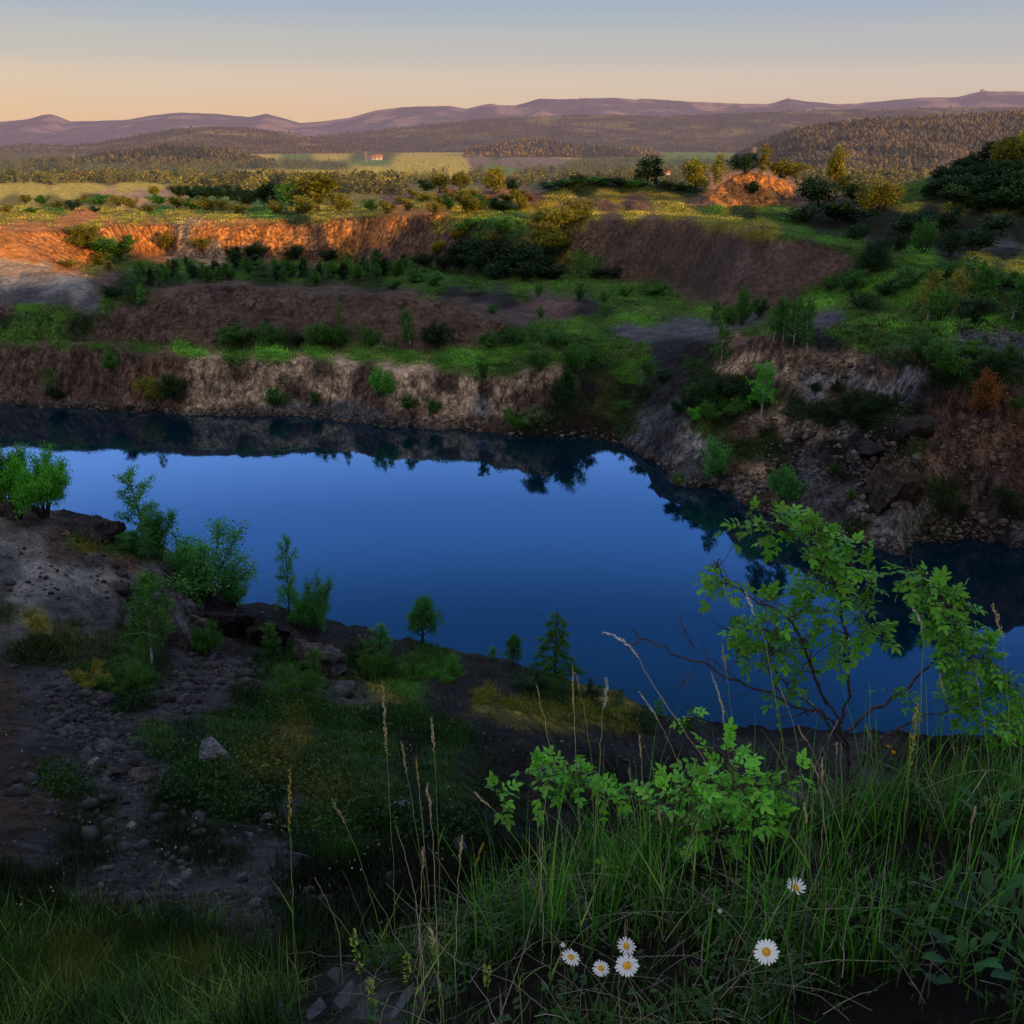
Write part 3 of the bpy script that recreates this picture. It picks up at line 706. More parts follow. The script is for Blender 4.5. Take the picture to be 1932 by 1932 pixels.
def ridge(name, crest, dist, depth, foot_z, col, lit=None, nz=0.10, cols=460, rows=46, seed=0, wl=0.06, mat=None, grain=0.0):
    """a range whose skyline runs through the crest points, with a front slope, spurs and a back slope"""
    pts = np.array([Dp(x, y, dist) for x, y in crest])
    X = np.linspace(pts[0, 0], pts[-1, 0], cols)
    zc = np.interp(X, pts[:, 0], pts[:, 2])
    zc += (zc - foot_z) * 0.012 * fbm(X, X * 0, dist * 0.012, 4, seed + 5)
    t = np.concatenate([np.linspace(0, 1, rows), np.linspace(1.06, 1.6, 8)])
    Xg = np.repeat(X[None], len(t), 0)
    f = np.where(t <= 1, t ** 1.35, 1 - (t - 1) / 0.6)[:, None]
    spur = fbm(Xg * 1.0, np.repeat((t * depth * 0.35)[:, None], cols, 1), dist * wl, 5, seed)
    env = (np.sin(np.pi * np.clip(t, 0, 1)) ** 0.8)[:, None]
    rel = np.maximum(zc[None] - foot_z, 0)
    Zg = foot_z + rel * f + rel * nz * 3 * spur * env
    Yg = dist - depth * (1 - t)[:, None] + np.zeros_like(Xg) + depth * 0.1 * spur * env
    sc_ = Yg / dist
    Xg = Xg * np.where(t[:, None] <= 1, 0.35 + 0.65 * sc_, sc_)
    V = np.stack([Xg, Yg, Zg], -1).reshape(-1, 3)
    ii = np.arange(len(t) * cols).reshape(len(t), cols)
    fc = np.stack([ii[:-1, :-1], ii[:-1, 1:], ii[1:, 1:], ii[1:, :-1]], -1).reshape(-1, 4)
    c = np.tile(np.array(col), (len(V), 1))
    pat = fbm(V[:, 0], V[:, 1], dist * 0.03, 4, seed + 9)
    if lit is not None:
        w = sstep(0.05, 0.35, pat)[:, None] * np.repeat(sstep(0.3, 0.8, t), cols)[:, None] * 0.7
        c = c * (1 - w) + np.array(lit) * w  # sunlit tone painted in patches on the upper slopes
    c = c * (1 + 0.35 * pat[:, None])
    o = link(name, mesh_np(name, V, fc, mat or MAT_FAR, True, c))
    tag(o, kind="structure")
    return o, (X, zc, foot_z, dist, depth)


M1 = [(-700, 236), (-300, 226), (0, 229.7), (30, 227.5), (51, 225), (80, 217), (96, 215), (110, 219), (133, 229), (180, 228), (239, 226), (290, 217), (342, 212.6), (400, 214), (472, 221), (490, 217), (502, 214),
      (520, 219), (567, 232), (610, 229), (660, 222), (710, 208), (761, 202), (846, 200), (881, 205), (910, 198), (925, 195.5), (945, 198.5), (970, 199.6), (995, 193), (1017, 185.5), (1050, 187.5), (1096, 186), (1154, 184.6),
      (1200, 188), (1210, 186), (1302, 192), (1374, 194.5), (1449, 197), (1487, 186), (1528, 192), (1586, 197), (1624, 194.5), (1726, 185), (1805, 182.5), (1856, 171.5), (1932, 173), (2300, 170), (2700, 185)]
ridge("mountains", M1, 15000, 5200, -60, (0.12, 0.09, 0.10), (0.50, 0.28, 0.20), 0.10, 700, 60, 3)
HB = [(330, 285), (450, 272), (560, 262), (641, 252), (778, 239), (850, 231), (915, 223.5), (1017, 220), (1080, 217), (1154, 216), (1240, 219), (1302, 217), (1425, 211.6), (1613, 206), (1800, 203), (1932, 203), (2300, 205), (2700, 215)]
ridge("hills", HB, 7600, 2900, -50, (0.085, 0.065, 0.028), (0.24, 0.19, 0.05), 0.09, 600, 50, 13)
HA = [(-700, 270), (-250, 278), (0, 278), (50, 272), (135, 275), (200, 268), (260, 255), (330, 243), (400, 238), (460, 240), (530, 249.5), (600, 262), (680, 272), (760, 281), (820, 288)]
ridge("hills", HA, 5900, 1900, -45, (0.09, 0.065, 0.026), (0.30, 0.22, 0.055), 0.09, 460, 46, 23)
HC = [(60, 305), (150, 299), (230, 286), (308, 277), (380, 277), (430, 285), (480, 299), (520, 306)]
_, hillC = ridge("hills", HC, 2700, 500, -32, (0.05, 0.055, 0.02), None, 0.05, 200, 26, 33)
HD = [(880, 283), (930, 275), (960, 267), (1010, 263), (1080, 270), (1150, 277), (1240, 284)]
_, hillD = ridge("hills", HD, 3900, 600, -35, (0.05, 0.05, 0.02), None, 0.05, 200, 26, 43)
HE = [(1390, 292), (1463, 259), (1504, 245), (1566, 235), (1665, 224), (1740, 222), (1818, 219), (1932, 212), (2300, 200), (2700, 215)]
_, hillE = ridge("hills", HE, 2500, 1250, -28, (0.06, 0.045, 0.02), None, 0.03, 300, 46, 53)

# ---------------------------------------------------------------- sun, shade hill, sky
SUN_AZ, SUN_EL = R(50), R(8.0)         # the sun stands low behind the photographer, to the right
u2 = np.array([-math.sin(SUN_AZ), math.cos(SUN_AZ)]); v2 = np.array([math.cos(SUN_AZ), math.sin(SUN_AZ)])
sun = bpy.data.lights.new("sun", "SUN"); sun.energy = 5.0; sun.angle = R(0.53); sun.color = (1.0, 0.60, 0.23)
suno = bpy.data.objects.new("sun", sun); COL.objects.link(suno)
to_sun = Vector((-u2[0] * math.cos(SUN_EL), -u2[1] * math.cos(SUN_EL), math.sin(SUN_EL)))
suno.rotation_euler = to_sun.to_track_quat("Z", "Y").to_euler()
# unseen hillside behind the viewpoint, shaped to keep the pit in shade
sv = np.linspace(-140, -9.5, 66); tv = np.linspace(-130, 330, 116)
Sg, Tg = np.meshgrid(sv, tv, indexing="ij")
main = 8.4 + np.interp(Tg, [-130, 38, 50, 66, 103, 135, 146, 186, 196, 207, 330], [29.5, 29.2, 27.0, 27.2, 31.7, 27.6, 25.5, 23.6, 26.4, 34.5, 36]) + 0.5 * fbm(Tg, Tg * 0, 25, 3, 401)
hz = main - np.abs(Sg + 60) * 0.28
loc = (29.3 + 0.5 * fbm(Tg, Tg * 0, 9, 2, 402)) * 1.0 - np.abs(Sg + 15) * 0.5 - 0.5 * np.maximum(np.abs(Tg + 2) - 24, 0)  # local hump added close behind, to shade the foreground
hz = np.maximum(np.maximum(hz, loc), 4)
HX = Sg * u2[0] + Tg * v2[0]; HY = Sg * u2[1] + Tg * v2[1]
hv = np.stack([HX, HY, hz], -1).reshape(-1, 3); ii = np.arange(hv.shape[0]).reshape(Sg.shape)
hf = np.stack([ii[:-1, :-1], ii[:-1, 1:], ii[1:, 1:], ii[1:, :-1]], -1).reshape(-1, 4)
hill = link("hill", mesh_np("hill", hv, hf, MAT_GROUND, True, np.tile([0.06, 0.07, 0.02], (len(hv), 1)), {"grassy": np.ones(len(hv)), "steep": np.zeros(len(hv))}))
tag(hill, kind="structure")

wd = bpy.data.worlds.new("World"); scene.world = wd; wd.use_nodes = True
nt = wd.node_tree; nt.nodes.clear()
wo = nd(nt, "ShaderNodeOutputWorld"); bg = nd(nt, "ShaderNodeBackground")
sky = nd(nt, "ShaderNodeTexSky", sky_type="NISHITA"); sky.sun_disc = False
sky.sun_elevation = SUN_EL; sky.sun_rotation = math.pi - SUN_AZ; sky.altitude = 400; sky.air_density = 1.2; sky.dust_density = 1.5; sky.ozone_density = 2.0
tc = nd(nt, "ShaderNodeTexCoord"); sx = nd(nt, "ShaderNodeSeparateXYZ"); nt.links.new(tc.outputs["Generated"], sx.inputs[0])
rp = nd(nt, "ShaderNodeValToRGB"); rp.color_ramp.interpolation = "EASE"
stops = [(0.0, (0.86, 0.52, 0.31)), (0.02, (0.92, 0.61, 0.395)), (0.05, (0.84, 0.645, 0.49)), (0.078, (0.63, 0.585, 0.545)), (0.12, (0.43, 0.50, 0.62)), (0.20, (0.34, 0.50, 0.92)),
         (0.27, (0.32, 0.56, 1.36)), (0.36, (0.13, 0.33, 0.98)), (0.46, (0.042, 0.155, 0.50)), (0.55, (0.028, 0.095, 0.28)), (0.75, (0.56, 0.61, 0.68)), (1.0, (0.84, 0.84, 0.84))]
el = rp.color_ramp.elements
el[0].position, el[0].color = stops[0][0], (*stops[0][1], 1); el[1].position, el[1].color = stops[-1][0], (*stops[-1][1], 1)
for p_, c_ in stops[1:-1]:
    e = el.new(p_); e.color = (*c_, 1)
nt.links.new(sx.outputs["Z"], rp.inputs[0])
# warmer toward the left, cooler to the right, as the earth's shadow rises
side = maprange(nt, sx.outputs["X"], -0.5, 0.5, 0.0, 1.0)
low = maprange(nt, sx.outputs["Z"], 0.0, 0.13, 1.0, 0.0)
cool = mixc(nt, "MULTIPLY", mathn(nt, "MULTIPLY", side, low), rp.outputs[0], (0.78, 0.90, 1.12, 1))
# clear blue band over the mountains, the part of the sky the lake mirrors
band = mathn(nt, "MULTIPLY", maprange(nt, sx.outputs["Y"], 0.35, 0.8, 0.0, 1.0), maprange(nt, sx.outputs["Z"], 0.13, 0.27, 0.0, 1.0))
cool = mixc(nt, "MIX", band, cool, mixc(nt, "MULTIPLY", 1.0, cool, (1.75, 1.75, 1.65, 1)))
skyc = mixc(nt, "MULTIPLY", 1.0, sky.outputs[0], (0.07, 0.07, 0.07, 1))
# the sunset glow itself, behind the viewpoint
glow = mathn(nt, "MULTIPLY", maprange(nt, sx.outputs["Y"], 0.1, -0.9, 0.0, 1.0), maprange(nt, sx.outputs["Z"], 0.75, 0.05, 0.0, 1.0))
cool = mixc(nt, "MIX", glow, cool, (1.15, 0.94, 0.72, 1))
fin = mixc(nt, "MIX", 0.82, skyc, cool)
nt.links.new(fin, bg.inputs[0]); bg.inputs[1].default_value = 1.0
nt.links.new(bg.outputs[0], wo.inputs[0])

# ---------------------------------------------------------------- lake
m, nt, out = new_mat("lake_water")
geo = nd(nt, "ShaderNodeNewGeometry")
bp = nd(nt, "ShaderNodeBump"); bp.inputs["Strength"].default_value = 0.012; bp.inputs["Distance"].default_value = 0.2
nt.links.new(noise_tex(nt, geo.outputs["Position"], 0.6, 3, 0.5), bp.inputs["Height"])
gl = nd(nt, "ShaderNodeBsdfGlossy"); gl.inputs["Roughness"].default_value = 0.03; gl.inputs[0].default_value = (0.62, 0.84, 1.0, 1)
df = nd(nt, "ShaderNodeBsdfDiffuse"); df.inputs[0].default_value = (0.001, 0.012, 0.028, 1)
fr = nd(nt, "ShaderNodeFresnel"); fr.inputs["IOR"].default_value = 1.62
nt.links.new(bp.outputs[0], gl.inputs["Normal"]); nt.links.new(bp.outputs[0], fr.inputs["Normal"])
mx = nd(nt, "ShaderNodeMixShader")
nt.links.new(mathn(nt, "MULTIPLY", fr.outputs[0], 1.35, True), mx.inputs[0]); nt.links.new(df.outputs[0], mx.inputs[1]); nt.links.new(gl.outputs[0], mx.inputs[2]); nt.links.new(mx.outputs[0], out.inputs[0])
gx = np.linspace(-190, 190, 41); gy = np.linspace(36, 112, 21)
GXw, GYw = np.meshgrid(gx, gy, indexing="ij")
ii = np.arange(41 * 21).reshape(41, 21)
lake = link("water", mesh_np("water", np.stack([GXw, GYw, GXw * 0], -1).reshape(-1, 3), np.stack([ii[:-1, :-1], ii[1:, :-1], ii[1:, 1:], ii[:-1, 1:]], -1).reshape(-1, 4), m))
tag(lake, kind="structure")

scene.view_settings.view_transform = "Standard"; scene.view_settings.look = "None"; scene.view_settings.exposure = 0
scene.cycles.use_denoising = True
scene.cycles.denoising_prefilter = "ACCURATE"
scene.cycles.max_bounces = 6; scene.cycles.diffuse_bounces = 3; scene.cycles.transparent_max_bounces = 8
print("setting", round(time.time() - T0, 1))

# ---------------------------------------------------------------- plants: growing them
def norm(v):
    return v / np.maximum(np.linalg.norm(v, axis=-1, keepdims=True), 1e-9)


def tubes(polys, sides=5):
    """polys: list of (points (n,3), radius at start, radius at end)"""
    V, Q, base = [], [], 0
    for pts, r0, r1 in polys:
        pts = np.asarray(pts, float); n = len(pts)
        tg = norm(np.gradient(pts, axis=0))
        ref = np.where(np.abs(tg[:, 2:3]) > 0.9, np.array([[1.0, 0, 0]]), np.array([[0, 0, 1.0]]))
        s = norm(np.cross(tg, ref)); u = np.cross(s, tg)
        a = np.linspace(0, 2 * np.pi, sides, endpoint=False)
        r = np.linspace(r0, r1, n)[:, None, None]
        ring = pts[:, None, :] + r * (np.cos(a)[None, :, None] * s[:, None, :] + np.sin(a)[None, :, None] * u[:, None, :])
        V.append(ring.reshape(-1, 3))
        i = np.arange(n - 1)[:, None] * sides; j = np.arange(sides)[None, :]; j2 = (j + 1) % sides
        Q.append((np.stack([i + j, i + j2, i + sides + j2, i + sides + j], -1).reshape(-1, 4)) + base)
        base += n * sides
    return np.concatenate(V), np.concatenate(Q)


def leaf_quads(c, d, L, W, g, droop=0.25, tint=None):
    """kite-shaped leaves at c pointing along d (arrays)"""
    n = len(c)
    d = norm(d); rnd = g.normal(size=(n, 3)); s = norm(np.cross(d, rnd))
    nrm = np.cross(s, d)
    L = np.broadcast_to(L, n)[:, None]; W = np.broadcast_to(W, n)[:, None]
    mid = c + d * L * 0.45
    V = np.stack([c, mid + s * W * 0.5 + nrm * L * 0.06, c + d * L + np.array([0, 0, -1.0]) * L * droop, mid - s * W * 0.5 + nrm * L * 0.06], 1).reshape(-1, 3)
    f = np.arange(n * 4).reshape(n, 4)
    if tint is None:
        b = g.uniform(0.6, 1.35, (n, 1)); h = g.normal(0, 0.1, (n, 1))
        tint = np.concatenate([b * (1 + h), b, b * (1 - h)], 1)
    return V, f, np.repeat(tint, 4, 0)


def curve(p0, d, length, n=6, wob=0.12, up=0.0, g=None):
    p = np.array(p0, float); d = norm(np.array(d, float)); pts = [p]
    for k in range(n - 1):
        d = norm(d + g.normal(0, wob, 3) + np.array([0, 0, up]))
        p = p + d * length / (n - 1); pts.append(p)
    return np.array(pts)


def along(pts, t):
    f = t * (len(pts) - 1); i = min(int(f), len(pts) - 2); u = f - i
    return pts[i] * (1 - u) + pts[i + 1] * u, norm(pts[i + 1] - pts[i])


def cone_dir(axis, ang, g):
    axis = norm(np.array(axis, float)); r = norm(np.cross(axis, g.normal(size=3)))
    return axis * math.cos(ang) + r * math.sin(ang)


def grow(kind, g, nl, ls):
    """plant of height about 1: (branches, leaf centres, leaf directions, leaf length)"""
    br, tw = [], []
    up = np.array([0, 0, 1.0])
    if kind in ("shrub", "fan", "low", "open"):
        ns = {"shrub": 11, "fan": 15, "low": 16, "open": 18}[kind]
        for k in range(ns):
            az = 2 * np.pi * (k + g.uniform(0, 1)) / ns * 1.618 * 3
            a = {"shrub": g.uniform(0.05, 0.75), "fan": g.uniform(0.1, 0.95), "low": g.uniform(0.5, 1.35), "open": g.uniform(0.35, 0.8)}[kind]
            d = [math.sin(a) * math.cos(az), math.sin(a) * math.sin(az), math.cos(a)]
            ln = g.uniform(0.65, 1.02) * (1 - 0.18 * a)
            pt = curve([g.normal(0, 0.04), g.normal(0, 0.04), -0.03], d, ln, 7, 0.10, 0.05 if kind != "low" else -0.02, g)
            br.append((pt, 0.016, 0.004))
            for j in range(9):
                t = g.uniform(0.25 if kind != "open" else 0.5, 1.0)
                p, q = along(pt, t)
                c2 = curve(p, cone_dir(q, g.uniform(0.5, 1.1), g), g.uniform(0.12, 0.30) * (1.15 - 0.5 * t), 5, 0.2, 0.06, g)
                br.append((c2, 0.006, 0.002)); tw.append(c2)
            tw.append(pt[3:])
        jit = 0.045
    elif kind in ("birch", "column", "sapling"):
        tr = curve([0, 0, -0.03], [0, 0, 1], 1.03, 10, 0.035, 0.1, g)
        br.append((tr, 0.017, 0.003))
        n = {"birch": 34, "column": 40, "sapling": 24}[kind]
        wd_ = {"birch": 0.27, "column": 0.18, "sapling": 0.24}[kind]
        for k in range(n):
            t = (0.2 if kind == "birch" else 0.08) + (0.78 if kind == "birch" else 0.9) * (k + g.uniform(0, 1)) / n
            p, q = along(tr, t)
            az = k * 2.4 + g.uniform(-0.4, 0.4); el_ = g.uniform(0.35, 1.0)
            d = [math.cos(az) * math.cos(el_), math.sin(az) * math.cos(el_), math.sin(el_)]
            ln = wd_ * (math.sin(min(1.0, (1.03 - t) * 1.9) * 1.57) * 0.9 + 0.12) * g.uniform(0.6, 1.25)
            c2 = curve(p, d, ln, 5, 0.14, -0.08 if kind == "birch" else 0.05, g)
            br.append((c2, 0.006, 0.0015)); tw.append(c2)
            for j in range(2 if kind != "sapling" else 1):
                p2, q2 = along(c2, g.uniform(0.3, 0.9))
                c3 = curve(p2, cone_dir(q2, 0.8, g), ln * 0.5, 4, 0.2, -0.1, g); br.append((c3, 0.003, 0.001)); tw.append(c3)
        jit = 0.022
    elif kind == "spruce":
        tr = curve([0, 0, -0.03], [0, 0, 1], 1.03, 10, 0.02, 0.1, g)
        br.append((tr, 0.016, 0.003))
        for k in range(54):
            t = 0.10 + 0.88 * (k + g.uniform(0, 1)) / 54
            p, q = along(tr, t); az = k * 2.4 + g.uniform(-0.4, 0.4)
            ln = (0.33 * (1 - t) ** 0.8 + 0.035) * g.uniform(0.55, 1.25)
            c2 = curve(p, [math.cos(az), math.sin(az), 0.45], ln, 6, 0.08, -0.22, g)
            br.append((c2, 0.005, 0.0015)); tw.append(c2); tw.append(c2[2:])
        jit = 0.016
    else:                       # broad tree
        tr = curve([0, 0, -0.03], [0, 0, 1], 0.8, 8, 0.06, 0.08, g)
        br.append((tr, 0.035, 0.010))
        for k in range(20):
            t = 0.22 + 0.78 * (k + g.uniform(0, 1)) / 20
            p, q = along(tr, t); az = k * 2.4 + g.uniform(-0.5, 0.5); el_ = g.uniform(0.1, 0.9)
            d = [math.cos(az) * math.cos(el_), math.sin(az) * math.cos(el_), math.sin(el_)]
            ln = 0.42 * (math.sin(min(1, max(0.15, (1.15 - t))) * 1.9) * 0.8 + 0.2) * g.uniform(0.65, 1.15)
            c2 = curve(p, d, ln, 6, 0.16, 0.05, g); br.append((c2, 0.013, 0.004))
            for j in range(6):
                p2, q2 = along(c2, g.uniform(0.3, 1.0))
                c3 = curve(p2, cone_dir(q2, g.uniform(0.4, 1.1), g), g.uniform(0.08, 0.2), 4, 0.25, 0.05, g); br.append((c3, 0.004, 0.0015)); tw.append(c3)
        jit = 0.045
    lens = np.array([np.linalg.norm(np.diff(t, axis=0), axis=1).sum() for t in tw])
    cnt = g.multinomial(nl, lens / lens.sum())
    C, D = [], []
    for t, n in zip(tw, cnt):
        for k in range(n):
            p, q = along(t, g.uniform(0.1, 1.0) ** 0.8); C.append(p); D.append(q)
    C = np.array(C) + g.normal(0, jit, (len(C), 3)); D = np.array(D) * 0.7 + g.normal(0, 0.6, (len(D), 3)) + np.array([0, 0, 0.15 if kind != "birch" else -0.35])
    C[:, 2] = np.maximum(C[:, 2], 0.015)
    return br, C, D, ls * g.uniform(0.65, 1.25, len(C))


BARK = solid_material("bark_dark", (0.055, 0.042, 0.032), 0.95, 20)
BARK_W = solid_material("bark_birch", (0.62, 0.60, 0.56), 0.85, 30, 0.45, 1.15)
LEAF = {
    "mid": leaf_material("leaves_mid_green", (0.062, 0.190, 0.028), 0.35),
    "bright": leaf_material("leaves_bright_green", (0.100, 0.370, 0.042), 0.4),
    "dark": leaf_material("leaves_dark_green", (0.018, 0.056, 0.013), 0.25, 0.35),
    "olive": leaf_material("leaves_olive", (0.235, 0.225, 0.030), 0.35),  # warm tone of sunlit foliage is part of this colour
    "gold": leaf_material("leaves_sunlit_gold", (0.250, 0.225, 0.034), 0.35),  # low sun on the leaves put into the colour
    "rust": leaf_material("leaves_rust", (0.330, 0.150, 0.040), 0.3),
    "sage": leaf_material("leaves_sage", (0.150, 0.215, 0.100), 0.35),
    "teal": leaf_material("leaves_willow", (0.085, 0.280, 0.075), 0.4),
}
PROTO = {}


def proto(kind, lod, var):
    k = (kind, lod, var)
    if k not in PROTO:
        g = np.random.default_rng(abs(hash((["shrub", "fan", "low", "open", "birch", "column", "sapling", "spruce", "tree"].index(kind), lod, var))) % 2 ** 31)
        nl = {0: 10000, 1: 3200, 2: 1900}[lod]; ls = {0: 0.038, 1: 0.060, 2: 0.085}[lod]
        if kind in ("birch", "column", "sapling"): nl = int(nl * 0.62); ls *= 0.8
        if kind == "spruce": nl = int(nl * 1.0); ls *= 0.75
        if kind == "sapling": nl = int(nl * 0.5)
        if kind == "open": nl = int(nl * 2.4)
        br, C, D, L = grow(kind, g, nl, ls)
        if lod: br = [b for b in br if b[1] > 0.0055] if lod == 2 else [b for b in br if b[1] > 0.0045]
        tv_, tf_ = tubes(br, 6 if lod == 0 else 4)
        cv, cf_, ct_ = leaf_quads(C, D, L, L * (0.5 if kind != "spruce" else 0.28), g)
        # inner leaves darker than outer ones is left to the light; clump tint only
        cl = 0.75 + 0.5 * (fbm(C[:, 0] * 7, C[:, 1] * 7, 1.0, 2, 5, C[:, 2] * 7) * 0.5 + 0.5)
        ct_ = ct_ * np.repeat(cl, 4)[:, None]
        h = np.quantile(cv[:, 2], 0.995); w = 2 * np.quantile(np.abs(cv[:, 0]), 0.97)
        PROTO[k] = (mesh_np("trunk", tv_ / h, tf_, BARK, True), mesh_np("crown", cv / h, cf_, LEAF["mid"], False, ct_), w / h)
    return PROTO[k]


def depth_of(p):
    return p[1] * ct - (p[2] - EYE) * st


NPLANT = 0


def plant(px, py, hpx, wpx, kind, leaf, label, cat="shrub", name=None, group=None, bark=None, at=None, tilt=0.0, dmin=0.0, lean=0.0):
    """a plant whose base is seen at (px, py); height and width as seen"""
    global NPLANT
    NPLANT += 1
    p = hit(px, py, dmin) if at is None else at
    dp = depth_of(p); h = hpx * dp / F / math.cos(TILT * 0.6); w = wpx * dp / F
    lod = 0 if dp < 62 else (1 if dp < 140 else 2)
    tm, cm, wr = proto(kind, lod, NPLANT % 3 if lod else NPLANT % 2)
    name = name or {"birch": "birch_tree", "column": "birch_tree", "sapling": "sapling", "spruce": "conifer_tree", "tree": "tree"}.get(kind, "shrub")
    sx = (w / h) / wr * h
    t = thing(name, label, cat, (p[0], p[1], p[2] - 0.02 * h), NPLANT * 2.13 % 6.28, (sx, sx, h), group)
    if lod: t.rotation_euler = (random.uniform(-0.16, 0.16), random.uniform(-0.16, 0.16), t.rotation_euler[2]); t.scale = (sx * random.uniform(0.85, 1.2), sx * random.uniform(0.85, 1.2), h)
    a = link("trunk", tm, t); b = link("crown", cm, t)
    b.material_slots[0].link = "OBJECT"; b.material_slots[0].material = LEAF[leaf]
    if bark or kind in ("birch", "column"):
        a.material_slots[0].link = "OBJECT"; a.material_slots[0].material = bark or BARK_W
    return t


print("plants ready", round(time.time() - T0, 1))
# ---- beyond the rim, left to right
RIM_SHRUBS = "small rounded shrubs scattered over the sunlit rim"
for i, (x, y, h, w, lf) in enumerate([(14, 400, 13, 24, "olive"), (48, 384, 16, 22, "olive"), (80, 386, 18, 30, "mid"), (112, 392, 14, 26, "olive"), (138, 396, 18, 30, "dark"), (165, 382, 14, 24, "olive"),
                                      (192, 385, 17, 30, "mid"), (222, 388, 18, 34, "olive"), (250, 392, 18, 32, "gold"), (280, 400, 14, 24, "olive"), (335, 392, 20, 34, "olive"),
                                      (362, 395, 20, 30, "mid"), (392, 396, 22, 34, "gold"), (420, 398, 20, 28, "olive"), (60, 402, 10, 22, "mid"), (300, 386, 18, 26, "mid"), (448, 402, 16, 30, "olive"), (180, 400, 10, 24, "dark")]):
    plant(x, y, h, w, "shrub", lf, "small rounded shrub on the sunlit grassy rim left of the big oak-like tree", group=RIM_SHRUBS)
plant(601, 398, 68, 88, "tree", "olive", "large spreading dark tree with sunlit right side above the orange cliff", "tree")
plant(548, 396, 52, 58, "tree", "mid", "bushy tree just left of the large spreading tree on the rim", "tree")
plant(508, 392, 46, 44, "tree", "dark", "dark rounded tree second left of the large spreading tree on the rim", "tree")
plant(575, 402, 30, 40, "shrub", "olive", "low shrub in front of the large spreading rim tree", "shrub")
plant(640, 400, 34, 34, "shrub", "olive", "olive shrub at the right foot of the large spreading rim tree")
plant(520, 402, 22, 36, "shrub", "gold", "yellowish shrub at the foot of the dark rounded rim tree")
plant(470, 388, 34, 40, "shrub", "dark", "dark shrub standing at the right end of the shaded hedge row")
for i, (x, y, h, w) in enumerate([(338, 372, 20, 32), (362, 374, 22, 34), (388, 374, 22, 34), (412, 376, 24, 36), (438, 378, 26, 36)]):
    plant(x, y, h, w, "shrub", "dark", "dark hedge tree in the shaded row beside the tan field", "tree", "hedge_tree", "dark hedge row beside the tan field")
plant(292, 372, 20, 22, "tree", "olive", "single small tree on the edge of the tan field", "tree")
# knoll in the middle
for x, y, h, w, k, lf, lb in [
    (931, 364, 46, 46, "tree", "gold", "golden brown tree standing highest on the middle knoll"),
    (868, 360, 34, 34, "tree", "olive", "olive tree left of the golden tree on the middle knoll"),
    (830, 362, 34, 36, "tree", "gold", "leftmost golden tree on the middle knoll"),
    (968, 362, 24, 28, "shrub", "dark", "dark shrub right of the golden tree on the middle knoll"),
    (806, 360, 20, 34, "shrub", "dark", "low dark shrub on the left shoulder of the middle knoll"),
    (730, 402, 24, 30, "shrub", "olive", "olive shrub on the rim directly above the brightest orange cliff"),
    (700, 398, 22, 26, "shrub", "mid", "green shrub on the rim left of the middle knoll"),
    (848, 396, 28, 26, "shrub", "mid", "green shrub on the slope under the middle knoll"),
    (880, 402, 38, 44, "shrub", "olive", "tall olive shrub on the lit slope under the golden tree"),
    (905, 398, 30, 34, "shrub", "mid", "rounded shrub right of the tall olive shrub under the knoll"),
    (985, 398, 36, 24, "shrub", "olive", "upright shrub at the right foot of the middle knoll"),
    (945, 398, 22, 40, "shrub", "dark", "dark low shrub in the hollow under the middle knoll"),
    (820, 404, 22, 26, "shrub", "gold", "golden shrub on the cliff edge below the knoll"),
    (770, 396, 20, 30, "shrub", "gold", "golden shrub on the sunlit bank left of the knoll")]:
    plant(x, y, h, w, k, lf, lb, "tree" if k == "tree" else "shrub")
for i, (x, y, h, w) in enumerate([(780, 372, 14, 26), (800, 378, 12, 24), (845, 372, 16, 26), (862, 380, 14, 30), (892, 374, 16, 30), (915, 382, 16, 28), (955, 380, 14, 28), (978, 372, 14, 30), (998, 378, 12, 24), (832, 388, 16, 24), (760, 384, 12, 24)]):
    plant(x, y, h, w, "shrub", ["olive", "gold", "rust"][i % 3], "low bushy shrub covering the sunlit middle knoll", group="low shrubs on the middle knoll")
for i, (x, y, h, w) in enumerate([(1035, 358, 14, 40), (1068, 356, 18, 46), (1100, 352, 20, 46), (1135, 350, 16, 46), (1170, 352, 16, 44), (1200, 354, 14, 40), (1255, 356, 14, 36), (1285, 360, 14, 34)]):
    plant(x, y, h, w, "shrub", ["dark", "mid"][i % 2], "low dark green shrub on the shaded ridge right of the knoll", group="low shrubs along the green ridge")
plant(1222, 350, 54, 56, "tree", "dark", "dark round tree standing alone on the green ridge", "tree")
plant(1311, 364, 62, 44, "tree", "olive", "leafy olive tree left of the lit orange mound", "tree")
plant(1354, 348, 54, 22, "column", "olive", "narrow pointed tree beside the left flank of the orange mound", "tree")
plant(1408, 326, 34, 48, "shrub", "dark", "dark bushy tree on top of the orange mound", "tree", "tree")
plant(1441, 330, 54, 22, "column", "gold", "slender sunlit birch on top of the orange mound", "tree")
plant(1474, 336, 34, 44, "shrub", "olive", "rounded bush on the right top of the orange mound")
plant(1502, 336, 28, 30, "shrub", "gold", "lit bush at the right edge of the orange mound")
plant(1420, 366, 22, 24, "shrub", "dark", "small dark shrub growing on the face of the orange mound")
plant(1574, 366, 84, 40, "tree", "gold", "tall tree with a glowing orange top right of the orange mound", "tree")
plant(1590, 370, 40, 32, "tree", "gold", "small golden tree under the tall orange-topped tree", "tree")
plant(1545, 392, 54, 60, "tree", "dark", "dark tree in the shade right below the orange mound", "tree")
plant(1612, 390, 44, 50, "tree", "dark", "dark bush below the small golden tree", "shrub", "shrub")
plant(1661, 396, 52, 56, "shrub", "gold", "large round yellow-green bush lit by the low sun")
plant(1635, 398, 36, 34, "shrub", "olive", "smaller bush leaning against the large round yellow-green bush")
plant(1580, 420, 40, 70, "shrub", "dark", "wide dark shrub on the shaded bank below the golden trees")
